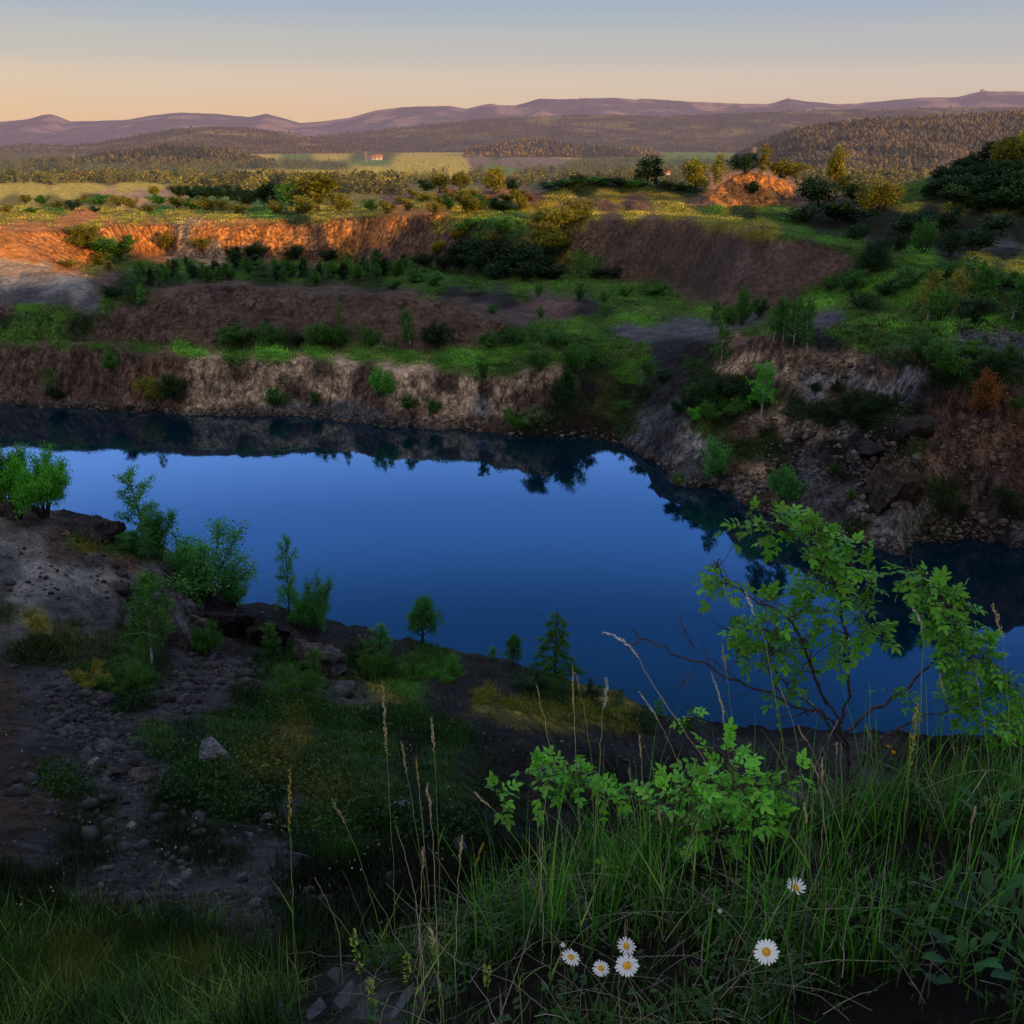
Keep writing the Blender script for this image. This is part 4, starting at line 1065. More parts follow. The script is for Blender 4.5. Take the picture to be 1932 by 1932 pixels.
plant(1520, 420, 30, 60, "shrub", "dark", "dark shrub at the foot of the orange mound's right flank")
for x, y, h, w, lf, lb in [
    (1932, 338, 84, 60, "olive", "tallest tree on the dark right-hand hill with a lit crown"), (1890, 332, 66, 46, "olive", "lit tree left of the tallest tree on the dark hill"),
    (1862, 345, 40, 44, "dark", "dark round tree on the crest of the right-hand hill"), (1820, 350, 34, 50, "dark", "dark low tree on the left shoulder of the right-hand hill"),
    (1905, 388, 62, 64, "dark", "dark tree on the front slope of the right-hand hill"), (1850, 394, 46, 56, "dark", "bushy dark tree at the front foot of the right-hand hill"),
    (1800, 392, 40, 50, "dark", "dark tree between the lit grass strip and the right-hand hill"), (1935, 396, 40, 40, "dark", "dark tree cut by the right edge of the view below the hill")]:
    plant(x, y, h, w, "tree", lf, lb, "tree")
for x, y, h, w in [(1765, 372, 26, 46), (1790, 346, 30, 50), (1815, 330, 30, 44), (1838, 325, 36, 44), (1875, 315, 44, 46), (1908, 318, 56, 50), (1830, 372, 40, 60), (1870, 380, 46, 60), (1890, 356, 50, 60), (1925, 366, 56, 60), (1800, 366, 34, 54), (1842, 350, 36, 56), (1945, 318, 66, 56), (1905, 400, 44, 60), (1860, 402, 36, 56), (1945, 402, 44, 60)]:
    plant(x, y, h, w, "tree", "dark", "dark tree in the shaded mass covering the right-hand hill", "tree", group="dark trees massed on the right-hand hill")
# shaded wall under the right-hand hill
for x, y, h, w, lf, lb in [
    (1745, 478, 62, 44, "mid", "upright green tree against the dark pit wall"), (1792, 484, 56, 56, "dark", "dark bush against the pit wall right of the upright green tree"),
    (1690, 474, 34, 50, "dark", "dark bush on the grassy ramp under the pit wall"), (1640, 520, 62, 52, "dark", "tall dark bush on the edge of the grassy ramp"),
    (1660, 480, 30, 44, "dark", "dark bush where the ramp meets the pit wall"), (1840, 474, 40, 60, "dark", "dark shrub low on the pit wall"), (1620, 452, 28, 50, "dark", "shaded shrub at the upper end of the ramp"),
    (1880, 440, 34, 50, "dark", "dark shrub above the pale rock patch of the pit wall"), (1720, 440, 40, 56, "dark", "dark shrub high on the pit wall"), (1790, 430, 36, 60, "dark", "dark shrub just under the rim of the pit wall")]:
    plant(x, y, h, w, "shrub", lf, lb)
# right shelf: birches and thickets
plant(1749, 606, 92, 40, "column", "olive", "narrow yellow-green birch at the left of the shelf thicket", "tree")
plant(1822, 592, 104, 62, "birch", "mid", "tall birch in the middle of the shelf thicket", "tree")
plant(1796, 594, 84, 44, "birch", "olive", "birch with a lit yellow tip in the shelf thicket", "tree")
plant(1858, 588, 80, 46, "column", "mid", "birch at the right of the shelf thicket", "tree")
plant(1812, 556, 60, 16, "column", "gold", "thin birch whose very tip catches orange sun", "tree")
plant(1775, 602, 56, 60, "shrub", "mid", "dense bush at the foot of the shelf thicket")
plant(1838, 606, 46, 70, "shrub", "dark", "dark bush at the right foot of the shelf thicket")
plant(1775, 528, 34, 70, "shrub", "mid", "rounded bush on the crest behind the shelf thicket")
plant(1715, 536, 30, 60, "shrub", "mid", "bush on the crest left of the shelf thicket")
plant(1855, 516, 24, 18, "spruce", "dark", "tiny dark conifer on the crest above the shelf", "tree")
plant(1908, 606, 80, 54, "birch", "mid", "birch near the right edge of the shelf", "tree")
plant(1945, 590, 60, 60, "shrub", "mid", "bush at the far right of the shelf")
plant(1905, 540, 30, 50, "shrub", "mid", "bush on the crest at the far right of the shelf")
plant(1600, 548, 40, 62, "shrub", "mid", "wide bush on the green slope below the ramp")
plant(1566, 548, 26, 40, "shrub", "mid", "small bush at the edge of the bare talus slope")
plant(1620, 580, 26, 46, "low", "dark", "low bush on the green slope in front of the talus")
plant(1670, 560, 30, 50, "shrub", "dark", "dark bush in the hollow of the green slope")
for x, y, h, w in [(1458, 646, 78, 26), (1477, 648, 84, 28), (1497, 652, 88, 30), (1511, 652, 92, 28), (1523, 668, 86, 24)]:
    plant(x, y, h, w, "birch", "mid", "white-stemmed young birch in the airy clump above the pale scarp", "tree", None, "clump of birches above the pale scarp", dmin=80)
plant(1346, 629, 60, 24, "birch", "mid", "lone white-stemmed birch by the gravel flat", "tree")
plant(1398, 612, 66, 50, "shrub", "mid", "dense green bush where the track leaves the gravel flat")
plant(1430, 600, 40, 34, "shrub", "dark", "dark bush at the foot of the talus beside the track")
plant(1372, 612, 36, 34, "shrub", "mid", "small bush left of the dense bush by the track")
plant(1360, 690, 76, 36, "birch", "mid", "young birch on the dark gravel flank above the inlet", "tree")
plant(1436, 784, 98, 48, "birch", "bright", "bright green birch on the bank below the pale scarp", "tree")
for x, y, h, w, lf in [(1300, 772, 40, 60, "dark"), (1335, 762, 44, 56, "dark"), (1372, 756, 46, 60, "dark"), (1405, 768, 44, 50, "dark"), (1340, 790, 34, 60, "mid"), (1310, 792, 26, 34, "bright"), (1385, 786, 34, 56, "mid"), (1280, 780, 26, 40, "dark")]:
    plant(x, y, h, w, "shrub", lf, "dark leafy shrub in the thicket left of the bright birch", group="thicket left of the bright birch")
for i, (x, y, h, w) in enumerate([(1510, 790, 22, 56), (1545, 786, 28, 56), (1580, 782, 32, 60), (1615, 778, 36, 60), (1650, 776, 34, 60), (1685, 766, 28, 50), (1600, 796, 26, 60), (1560, 800, 20, 60), (1640, 796, 22, 56)]):
    plant(x, y, h, w, "low", "dark", "low dark shrub spreading over the bench under the pale scarp", group="dark shrubs on the bench under the scarp")
plant(1538, 744, 24, 26, "shrub", "dark", "small dark shrub alone on the pale scarp")
plant(1578, 742, 20, 28, "shrub", "dark", "small dark shrub right of the other on the pale scarp")
plant(1712, 690, 34, 56, "shrub", "sage", "pale grey-green shrub on the edge of the pale scarp")
for x, y, h, w, k, lf, lb in [
    (1690, 672, 40, 24, "birch", "mid", "small birch behind the pale grey-green shrub"), (1735, 684, 52, 56, "shrub", "mid", "green shrub right behind the pale grey-green shrub"),
    (1775, 712, 64, 66, "shrub", "mid", "large green bush on the slope above the rust bush"), (1790, 730, 44, 60, "shrub", "dark", "dark bush left of the rust bush"),
    (1855, 786, 80, 64, "shrub", "rust", "rust brown bush on the right bank"), (1880, 714, 52, 54, "shrub", "dark", "dark bush behind the rust bush"),
    (1836, 676, 36, 56, "shrub", "mid", "bush on the shelf behind the rust bush"), (1905, 690, 40, 50, "shrub", "mid", "bush at the right end of the shelf edge"),
    (1708, 800, 34, 18, "sapling", "mid", "thin sapling on the rocky nose of the right bank"), (1915, 780, 30, 30, "shrub", "mid", "small bush right of the rust bush"),
    (1358, 908, 80, 72, "shrub", "teal", "rounded willow at the water's edge on the right bank"), (1478, 952, 72, 66, "shrub", "teal", "second willow at the water's edge beside the stone heap"),
    (1575, 896, 26, 22, "shrub", "mid", "tiny bush on the dark rubble of the right bank"), (1605, 945, 18, 22, "shrub", "mid", "tiny bush above the shore stones of the right bank"),
    (1282, 910, 14, 30, "low", "mid", "tuft of low shrub on the shore point"), (1900, 950, 20, 50, "low", "dark", "low dark shrub near the shore at far right"), (1800, 955, 16, 46, "low", "dark", "low dark shrub above the right cove")]:
    plant(x, y, h, w, k, lf, lb, "tree" if k in ("birch", "sapling") else "shrub")
# inlet and left cliff
plant(1064, 776, 58, 48, "shrub", "dark", "tall dark shrub at the corner of the left cliff and the inlet")
plant(1086, 706, 66, 52, "shrub", "mid", "green shrub on the left side of the inlet track")
plant(1070, 742, 46, 40, "shrub", "dark", "dark shrub between the two on the left side of the inlet")
plant(1110, 690, 30, 34, "shrub", "mid", "small shrub at the upper left of the inlet track")
plant(1180, 774, 18, 34, "low", "mid", "low shrub on the right side of the inlet track")
plant(1215, 745, 20, 40, "low", "dark", "dark low shrub on the right side of the inlet track")
plant(1225, 700, 20, 36, "low", "mid", "low shrub at the upper right of the inlet track")
plant(1250, 720, 24, 36, "shrub", "dark", "small dark shrub on the gravel flank by the inlet")
for x, y, h, w, k, lf, lb in [
    (334, 758, 52, 66, "shrub", "dark", "large dark green bush low on the left cliff"), (288, 756, 46, 50, "shrub", "olive", "brownish bush left of the large dark cliff bush"),
    (98, 748, 54, 32, "sapling", "mid", "upright bush on the brown slope at far left"), (210, 702, 36, 44, "shrub", "mid", "round bush hanging on the brown slope under the terrace"), (108, 756, 24, 36, "shrub", "dark", "dark little bush at the foot of the upright bush"),
    (522, 768, 40, 40, "shrub", "mid", "round bush near the shore stones of the left cliff"), (597, 766, 28, 26, "shrub", "mid", "small bush right of the round shore bush"),
    (718, 748, 54, 48, "shrub", "bright", "bright green bush high on the pale cliff"), (772, 776, 28, 36, "shrub", "mid", "small bush at the foot of the pale cliff"), (822, 780, 30, 38, "shrub", "mid", "bush right of the small one at the pale cliff foot"),
    (975, 804, 34, 44, "low", "mid", "low bush at the right end of the pale cliff"), (1005, 808, 44, 50, "shrub", "sage", "greyish bush above the reeds at the cliff end"), (915, 712, 30, 22, "shrub", "mid", "small bush hanging over the cliff edge"),
    (245, 775, 12, 16, "shrub", "dark", "tiny dark bush at the shore below the brown slope")]:
    plant(x, y, h, w, k, lf, lb)
# terrace shrubs before the dark mound
for x, y, h, w, k, lf, lb in [
    (450, 648, 36, 74, "shrub", "mid", "wide bush at the left of the row before the dark mound"), (513, 650, 40, 54, "shrub", "mid", "second bush of the row before the dark mound"),
    (606, 654, 44, 50, "shrub", "mid", "third bush of the row before the dark mound"), (648, 654, 46, 36, "shrub", "mid", "narrow bush pressed to the third bush before the dark mound"),
    (700, 654, 36, 42, "shrub", "mid", "small bush in the middle of the row before the dark mound"), (774, 650, 64, 28, "column", "mid", "column-shaped young birch before the dark mound"),
    (828, 658, 54, 56, "shrub", "dark", "round dark bush at the right of the row before the dark mound"), (1016, 676, 72, 46, "birch", "mid", "airy young birch on the terrace near the cliff corner"),
    (640, 612, 46, 14, "sapling", "mid", "thin sapling on the face of the dark mound"), (925, 656, 34, 42, "shrub", "mid", "bush at the right foot of the dark mound"), (972, 646, 28, 40, "shrub", "mid", "low bush between the mound and the young birch"),
    (560, 652, 22, 30, "shrub", "dark", "small dark bush between the second and third bush before the mound"), (270, 574, 36, 22, "sapling", "bright", "bright sapling at the left tip of the dark mound"),
    (215, 562, 22, 48, "shrub", "dark", "dark bush in the dip between the pale heap and the mound"), (1050, 650, 30, 50, "low", "mid", "low bush at the top of the inlet slope"), (1018, 700, 40, 46, "shrub", "mid", "shrubby growth below the airy young birch on the terrace edge")]:
    plant(x, y, h, w, k, lf, lb, "tree" if k in ("birch", "column", "sapling") else "shrub")
# pit floor and far cliff
SAP = "row of young trees on the shaded pit floor"
g0 = np.random.default_rng(5)
for k in range(40):
    x = 262 + k * 13.2 + g0.uniform(-5, 5); y = 526 + g0.uniform(-14, 8) + 8 * math.sin(k * 0.3); h = g0.uniform(24, 38)
    plant(x, y, h, g0.uniform(16, 30), ["sapling", "shrub", "column"][k % 3], ["mid", "mid", "dark"][k % 3], "young leafy tree in the dense row on the shaded pit floor", "tree", "young_tree", SAP, BARK, dmin=130)
for i, (x, y, h, w) in enumerate([(317, 516, 28, 14), (604, 508, 22, 10), (648, 508, 36, 12), (672, 506, 24, 12), (184, 500, 24, 20), (205, 508, 16, 14)]):
    plant(x, y, h, w, "column", "gold", "sapling on the pit floor catching the last sun with its tip", "tree", "sapling", "sunlit sapling tips on the pit floor", BARK, dmin=130)
plant(711, 520, 48, 24, "column", "mid", "tall green young tree at the right end of the pit-floor row", "tree", bark=BARK, dmin=130)
for x, y, h, w, lf, lb in [
    (318, 474, 36, 30, "gold", "round sunlit tree in the alcove of the orange cliff"), (380, 474, 22, 30, "olive", "bush at the foot of the cliff right of the alcove"), (440, 490, 26, 40, "dark", "dark bush at the foot of the orange cliff in shade"),
    (480, 490, 32, 30, "dark", "upright dark bush in the shaded fold of the orange cliff"), (560, 490, 26, 44, "dark", "dark bush at the cliff foot right of the shaded fold"), (620, 492, 22, 44, "dark", "dark bush in shade below the brightest cliff"),
    (195, 482, 30, 54, "mid", "dark green bush at the foot of the orange slope"), (160, 470, 26, 40, "olive", "olive bush on the orange slope at far left"), (225, 486, 32, 44, "dark", "shaded bush between the orange slope and the cliff"),
    (145, 446, 24, 40, "olive", "lit bush high on the orange slope"), (175, 452, 22, 30, "gold", "small golden bush high on the orange slope"), (240, 468, 24, 30, "mid", "bush at the left end of the orange cliff"), (125, 505, 16, 28, "gold", "low golden bush behind the pale heap")]:
    plant(x, y, h, w, "shrub", lf, lb)
SPUR = "dark thicket on the vegetated spur of the far cliff"
for i, (x, y, h, w) in enumerate([(800, 500, 20, 40), (838, 506, 28, 44), (870, 510, 34, 50), (905, 512, 40, 54), (935, 528, 36, 50), (962, 522, 48, 56), (990, 530, 34, 50), (1018, 524, 44, 56), (1042, 528, 30, 44), (895, 486, 34, 50), (930, 490, 36, 50), (1000, 500, 36, 50), (1030, 500, 38, 44), (860, 490, 28, 40), (966, 496, 36, 46), (1130, 522, 16, 36), (1160, 522, 16, 40)]):
    plant(x, y, h, w, "shrub", "dark", "dark shrub in the thicket on the far cliff's green spur", group=SPUR, dmin=120)
for x, y, h, w, lf, lb in [
    (826, 482, 30, 28, "gold", "small sunlit yellow bush left of the dark thicket"), (928, 458, 22, 30, "gold", "sunlit bush peeping over the dark thicket"), (978, 482, 24, 30, "olive", "half-lit bush in the top of the dark thicket"),
    (1035, 492, 60, 40, "olive", "tall lit bush on the right side of the green spur"), (1030, 452, 34, 44, "gold", "lit bush on the crest of the green spur"), (1060, 470, 30, 50, "gold", "lit bush on the grassy flank right of the spur"),
    (1050, 430, 40, 56, "olive", "lit bush on the rim above the green spur"), (1085, 412, 34, 50, "olive", "lit leafy bush at the rim left of the bare face"), (1020, 422, 28, 40, "olive", "lit bush on the rim left of the spur"),
    (880, 440, 24, 34, "mid", "green bush hanging below the rim at the spur"), (860, 452, 20, 24, "gold", "lit bush on the bare cliff next to the spur"), (950, 436, 26, 50, "mid", "green bush on the slope under the rim of the spur")]:
    plant(x, y, h, w, "shrub", lf, lb, dmin=120)
for i, (x, y, h, w) in enumerate([(1015, 560, 26, 16), (1092, 566, 30, 20), (1140, 570, 20, 22), (820, 540, 26, 30), (786, 534, 26, 36), (930, 590, 14, 24), (745, 546, 18, 24), (1020, 600, 22, 20), (1180, 560, 18, 30), (1240, 556, 18, 34)]):
    plant(x, y, h, w, "shrub", "mid", "small green bush dotted over the grassy pit floor", group="small bushes on the grassy pit floor", dmin=110)
# ---- near bank
plant(6, 952, 128, 92, "shrub", "bright", "bright green round bush cut by the left edge above the pale slope")
plant(84, 976, 122, 104, "open", "bright", "round bright green bush with an open heart of bare stems")
plant(273, 1030, 150, 60, "sapling", "teal", "tall sparse sapling rising over the lake from the left bank", "sapling")
plant(296, 1056, 96, 66, "shrub", "teal", "bush at the foot of the tall sparse sapling")
plant(246, 1040, 40, 40, "sapling", "teal", "small thin bush left of the tall sparse sapling")
plant(388, 1134, 150, 152, "fan", "teal", "large fan-shaped willow on the left bank against the lake")
plant(440, 1142, 64, 50, "fan", "teal", "small willow shoots at the right foot of the fan-shaped willow")
plant(547, 1168, 170, 48, "sapling", "teal", "feathery tall sapling with thin side shoots against the lake", "sapling")
plant(604, 1190, 112, 62, "fan", "teal", "bushy willow right of the feathery tall sapling")
plant(572, 1176, 70, 56, "fan", "teal", "low bush between the feathery sapling and the bushy willow")
plant(287, 1252, 184, 78, "birch", "mid", "slim birch with a white stem in front of the grey rock slope", "tree")
plant(391, 1232, 62, 48, "fan", "mid", "green bush right of the slim white-stemmed birch")
plant(513, 1236, 70, 30, "sapling", "mid", "thin green sapling before the dark rocks", "sapling")
plant(592, 1298, 84, 48, "sapling", "mid", "leafy sapling in front of the sloping rock slab", "sapling")
plant(556, 1302, 50, 70, "low", "mid", "low green bush left of the leafy sapling")
plant(797, 1214, 98, 62, "tree", "teal", "neat oval little tree standing on the dark bank by the lake", "tree")
plant(967, 1254, 64, 32, "tree", "teal", "smallest tree on the bank edge with a bare stem", "tree")
plant(1047, 1296, 150, 84, "spruce", "mid", "dark layered conifer on the bank against the lake", "conifer")
plant(718, 1234, 66, 34, "sapling", "teal", "slim sapling left of the neat oval little tree", "sapling")
plant(711, 1280, 58, 58, "fan", "mid", "pale green bush below the slim sapling")
plant(690, 1260, 60, 30, "sapling", "mid", "thin shoots left of the pale green bush", "sapling")
plant(232, 1304, 46, 100, "low", "mid", "low spreading green bush beside the rubble below the birch")
plant(170, 1290, 34, 70, "low", "olive", "low olive bush left of the spreading green bush")
plant(1181, 1312, 36, 22, "tree", "dark", "tiny dark tree at the lower bank edge", "tree")
plant(928, 1244, 28, 16, "sapling", "teal", "tiny sapling left of the smallest bank tree", "sapling")
plant(1240, 1350, 34, 26, "sapling", "teal", "small shoots at the low right end of the bank", "sapling")
plant(350, 1222, 36, 40, "fan", "mid", "small bush at the foot of the grey rock face")
plant(840, 1280, 36, 80, "low", "bright", "bright low growth on the dark bank below the oval tree")
plant(776, 1280, 34, 70, "low", "mid", "low green growth on the bank left of the bright patch")
plant(1010, 1310, 40, 60, "fan", "dark", "dark bush at the foot of the layered conifer")
plant(1110, 1320, 30, 70, "low", "dark", "dark low growth right of the layered conifer")
plant(1290, 1372, 20, 40, "low", "mid", "last low growth where the bank meets the rose bushes")
print("plants", NPLANT, round(time.time() - T0, 1))

# ---------------------------------------------------------------- ground cover, stones, far woods
PX, PY = to_px(GX_, GY_, HG)
gx0, gx1 = np.gradient(PX); gy0, gy1 = np.gradient(PY)
AREA = gx1 * gy0 - gx0 * gy1
AREA = np.abs(AREA) * (np.sign(AREA) == np.sign(np.median(AREA[np.abs(AREA) > 1e-3])))
AREA = np.clip(AREA, 0, 60) * (PX > -320) * (PX < 2260) * (PY < 2050)
RRg = np.repeat(RR[:, None], NA, 1)


def sample_ground(n, w, g, spread=0.0):
    p = (AREA + spread) * w; p = p.ravel(); p = p / p.sum()
    k = g.choice(len(p), n, p=p); i, j = k // NA, k % NA
    i = np.clip(i, 1, NR - 2)
    r = RR[i] + (RR[i + 1] - RR[i]) * g.uniform(-0.5, 0.5, n); a = ANG[j] + (ANG[1] - ANG[0]) * g.uniform(-0.5, 0.5, n)
    x, y = np.sin(a) * r, np.cos(a) * r + GY
    return x, y, hgt(x, y)


def blades(P, H, W, g, segs=2, lean=0.35, tip=1.25, col=None, root_=0.35):
    """grass blades: tapering ribbons that bend over"""
    n = len(P); az = g.uniform(0, 2 * np.pi, n); fz = az + g.uniform(0.9, 2.2, n)
    ld = np.stack([np.cos(az), np.sin(az), np.zeros(n)], -1); sd = np.stack([np.cos(fz), np.sin(fz), np.zeros(n)], -1)
    bend = np.abs(g.normal(0, lean, n)) + 0.05
    V, C = [], []
    for k in range(segs + 1):
        t = k / segs
        c = P + np.array([0, 0, 1.0]) * (H * (t - 0.28 * bend * t * t * np.minimum(1, bend)))[:, None] + ld * (H * bend * t * t)[:, None]
        w = (W * (1 - t) ** 0.7 * 0.5)[:, None] if k < segs else 0.0
        if k < segs:
            V += [c - sd * w, c + sd * w]; C += [col * (root_ + (tip - root_) * t)] * 2  # shade at the blade foot is put into the colour
        else:
            V.append(c); C.append(col * tip)
    m = 2 * segs + 1
    Vv = np.stack(V, 1).reshape(-1, 3); Cc = np.stack(C, 1).reshape(-1, 3)
    b = (np.arange(n) * m)[:, None]
    quads = [np.concatenate([b + 2 * k, b + 2 * k + 1, b + 2 * k + 3, b + 2 * k + 2], 1) for k in range(segs - 1)]
    tri = np.concatenate([b + 2 * segs - 2, b + 2 * segs - 1, b + 2 * segs], 1)
    return Vv, ([np.concatenate(quads)] if quads else []) + [tri], Cc


def tufts(x, y, z, per, H, W, spread, g, segs, cols, lean=0.4):
    n = len(x); k = np.repeat(np.arange(n), per)
    P = np.stack([x, y, z], -1)[k] + np.concatenate([g.normal(0, 1, (n * per, 2)) * np.repeat(spread, per)[:, None], np.zeros((n * per, 1))], 1)
    P[:, 2] -= 0.01
    Hh = np.repeat(H, per) * g.uniform(0.5, 1.2, n * per); Ww = np.repeat(W, per) * g.uniform(0.7, 1.3, n * per)
    c = cols[k] * g.uniform(0.65, 1.35, (n * per, 1))
    return blades(P, Hh, Ww, g, segs, lean, 1.3, c)


GRASS = leaf_material("grass_blades", (1, 1, 1), 0.3, 0.35, (1.3, 1.05, 0.7))


def stuff(name, label, V, Fc, C, mat, cat, smooth=False):
    o = link(name, mesh_np(name, V, Fc, mat, smooth, C))
    return tag(o, label, cat, kind="stuff")


gD = np.random.default_rng(77)
VAR = 0.5 + 0.5 * fbm(GX_, GY_, 5.0, 3, 501)
# grass of the shelves, terraces and rim
w = np.clip(GRASSY, 0, 1) ** 2 * (GY_ > 56) * (GY_ < 330) * (HG > 0.35)
x, y, z = sample_ground(74000, w, gD)
c, _ = surface(x, y, z); c = (c * np.array([1.35, 1.45, 1.2]) + np.array([0.012, 0.016, 0.0])) * np.interp(y, [120, 165, 185], [1.6, 1.6, 1.9])[:, None]  # rim tufts lightened in colour to look sunlit
pat = np.clip(1 + 1.0 * fbm(x, y, 7, 3, 521) + 0.6 * fbm(x, y, 2.0, 2, 522), 0.3, 1.9)[:, None]; dry_ = sstep(0.1, 0.5, fbm(x, y, 4.0, 3, 523))[:, None]
c = c * pat * (1 - dry_ * 0.6) + dry_ * 0.6 * c.mean(1, keepdims=True) * np.array([1.25, 1.15, 0.5])
h = gD.uniform(0.10, 0.34, len(x)) * np.interp(y, [60, 300], [0.8, 1.6])
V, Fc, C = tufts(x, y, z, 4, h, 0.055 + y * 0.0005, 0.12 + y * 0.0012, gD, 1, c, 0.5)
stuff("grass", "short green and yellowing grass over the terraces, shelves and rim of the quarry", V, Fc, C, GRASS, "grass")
# leafy low growth
w = sstep(0.62, 0.85, GRASSY) * (VAR > 0.52) * (GY_ > 58) * (GY_ < 290) * (HG > 0.8)
x, y, z = sample_ground(1900, w, gD)
n = len(x); per = 26; k = np.repeat(np.arange(n), per)
rad = gD.uniform(0.15, 0.6, n) * np.interp(y, [60, 250], [0.7, 1.6])
off = gD.normal(0, 0.5, (n * per, 3)); off[:, 2] = np.abs(off[:, 2]) * 0.8
P = np.stack([x, y, z], -1)[k] + off * rad[k][:, None]
c, _ = surface(x, y, z); c = c * 0.75 + np.array([0.012, 0.03, 0.006]); c = c * gD.uniform(0.5, 1.3, (n, 1))
V, Fc, C = leaf_quads(P, off + gD.normal(0, 0.6, off.shape) + [0, 0, 0.4], rad[k] * 0.34, rad[k] * 0.22, gD, 0.2, c[k] * gD.uniform(0.6, 1.35, (n * per, 1)))
stuff("undergrowth", "low leafy weeds and brambles in clumps over the quarry floor", V, Fc, C, GRASS, "undergrowth")
# grass of the near slope
w = np.clip(GRASSY, 0, 1) ** 1.5 * (GY_ > 3.4) * (GY_ < 44) * (HG > 0.5) * (0.22 + sstep(0.42, 0.62, VAR))
x, y, z = sample_ground(60000, w, gD)
c, _ = surface(x, y, z); c = c * np.array([1.0, 1.45, 1.0]) + np.array([0.001, 0.006, 0.0])
h = gD.uniform(0.06, 0.24, len(x)) * np.interp(y, [3, 10, 40], [1.1, 0.85, 1.5])
V, Fc, C = tufts(x, y, z, 4, h, 0.004 + y * 0.0009, 0.03 + y * 0.003, gD, 1, c, 0.5)
stuff("grass", "sparse dark grass on the near slope below the viewpoint", V, Fc, C, GRASS, "grass")
w = sstep(0.5, 0.8, GRASSY) * (VAR > 0.5) * (GY_ > 9) * (GY_ < 43) * (HG > 0.8)
x, y, z = sample_ground(1500, w, gD)
n = len(x); per = 34; k = np.repeat(np.arange(n), per); rad = gD.uniform(0.12, 0.42, n)
off = gD.normal(0, 0.5, (n * per, 3)); off[:, 2] = np.abs(off[:, 2]) * 0.7
P = np.stack([x, y, z], -1)[k] + off * rad[k][:, None]
c, _ = surface(x, y, z); c = (c * 0.8 + np.array([0.010, 0.034, 0.006])) * gD.uniform(0.5, 1.3, (n, 1))
V, Fc, C = leaf_quads(P, off + gD.normal(0, 0.6, off.shape) + [0, 0, 0.4], rad[k] * 0.26, rad[k] * 0.13, gD, 0.2, c[k] * gD.uniform(0.6, 1.35, (n * per, 1)))
stuff("undergrowth", "low leafy weeds in clumps on the near slope", V, Fc, C, GRASS, "undergrowth")


# ---- stones
def stone_mesh(g, sub=1, flat=0.7, rough=0.3):
    import bmesh
    bm = bmesh.new(); bmesh.ops.create_icosphere(bm, subdivisions=sub, radius=1.0)
    v = np.array([p.co[:] for p in bm.verts]); f = np.array([[q.index for q in p.verts] for p in bm.faces]); bm.free()
    ax = g.normal(size=(7, 3)); ax /= np.linalg.norm(ax, axis=1, keepdims=True); cut = g.uniform(0.36, 0.8, 7)
    for a, c_ in zip(ax, cut):                          # split faces
        dd = v @ a; v = v - np.outer(np.maximum(dd - c_, 0), a)
    s = g.uniform(0, 50)
    v = v * (1 + rough * 0.5 * fbm(v[:, 0] + s, v[:, 1], 0.7, 3, 3, v[:, 2])[:, None])
    return v * np.array([1, g.uniform(0.65, 0.95), flat]), f


STONES = [stone_mesh(np.random.default_rng(900 + i), 2 if i < 3 else 1) for i in range(9)]
STONE_MAT = solid_material("stone_grey", (1, 1, 1), 0.9, 6, 0.65, 1.35, 0.5, 0.2, False, True)


def rubble(x, y, z, size, col, g):
    Vs, Fs, Cs, b = [], [], [], 0
    for i in range(len(x)):
        v, f = STONES[3 + g.integers(0, 6)]
        a = g.uniform(0, 6.28); t = g.uniform(-0.5, 0.5)
        ca, sa = math.cos(a), math.sin(a); cb, sb = math.cos(t), math.sin(t)
        M = np.array([[ca, -sa, 0], [sa, ca, 0], [0, 0, 1]]) @ np.array([[1, 0, 0], [0, cb, -sb], [0, sb, cb]])
        Vs.append(v @ M.T * size[i] + np.array([x[i], y[i], z[i] + size[i] * 0.12])); Fs.append(f + b); b += len(v)
        Cs.append(np.tile(col[i], (len(v), 1)))
    return np.concatenate(Vs), np.concatenate(Fs), np.concatenate(Cs)


# grit between the stones
w = (1 - np.clip(GRASSY, 0, 1)) ** 2 * (GY_ > 4) * (GY_ < 44) * (HG > 0.5) * (0.3 + VAR)
x, y, z = sample_ground(8000, w, gD)
sz = np.clip(gD.lognormal(-4.1, 0.6, len(x)), 0.006, 0.08) * np.interp(y, [5, 12, 35], [0.6, 1.0, 2.2])
V, Fc, C = rubble(x, y, z, sz, np.array([0.066, 0.060, 0.064]) * gD.uniform(0.4, 2.0, (len(x), 1)), gD)
stuff("gravel", "fine grey grit over the bare parts of the near slope", V, Fc, C, STONE_MAT, "gravel")
w = (1 - np.clip(GRASSY, 0, 1)) ** 2 * (GY_ > 60) * (GY_ < 112) * (HG > 0.1) * (0.2 + VAR)
x, y, z = sample_ground(7000, w, gD)
sz = np.clip(gD.lognormal(-2.9, 0.55, len(x)), 0.03, 0.25)
c, _ = surface(x, y, z)
V, Fc, C = rubble(x, y, z, sz, c * gD.uniform(0.3, 1.3, (len(x), 1)), gD)
stuff("gravel", "loose grit and clods on the bare banks across the lake", V, Fc, C, STONE_MAT, "gravel")


def ell(list_):
    m = np.zeros_like(PX)
    for cx, cy, rx, ry, wt in list_:
        m = np.maximum(m, wt * (((PX - cx) / rx) ** 2 + ((PY - cy) / ry) ** 2 < 1 + 0.5 * fbm(GX_, GY_, 1.5, 2, 7)))
    return m


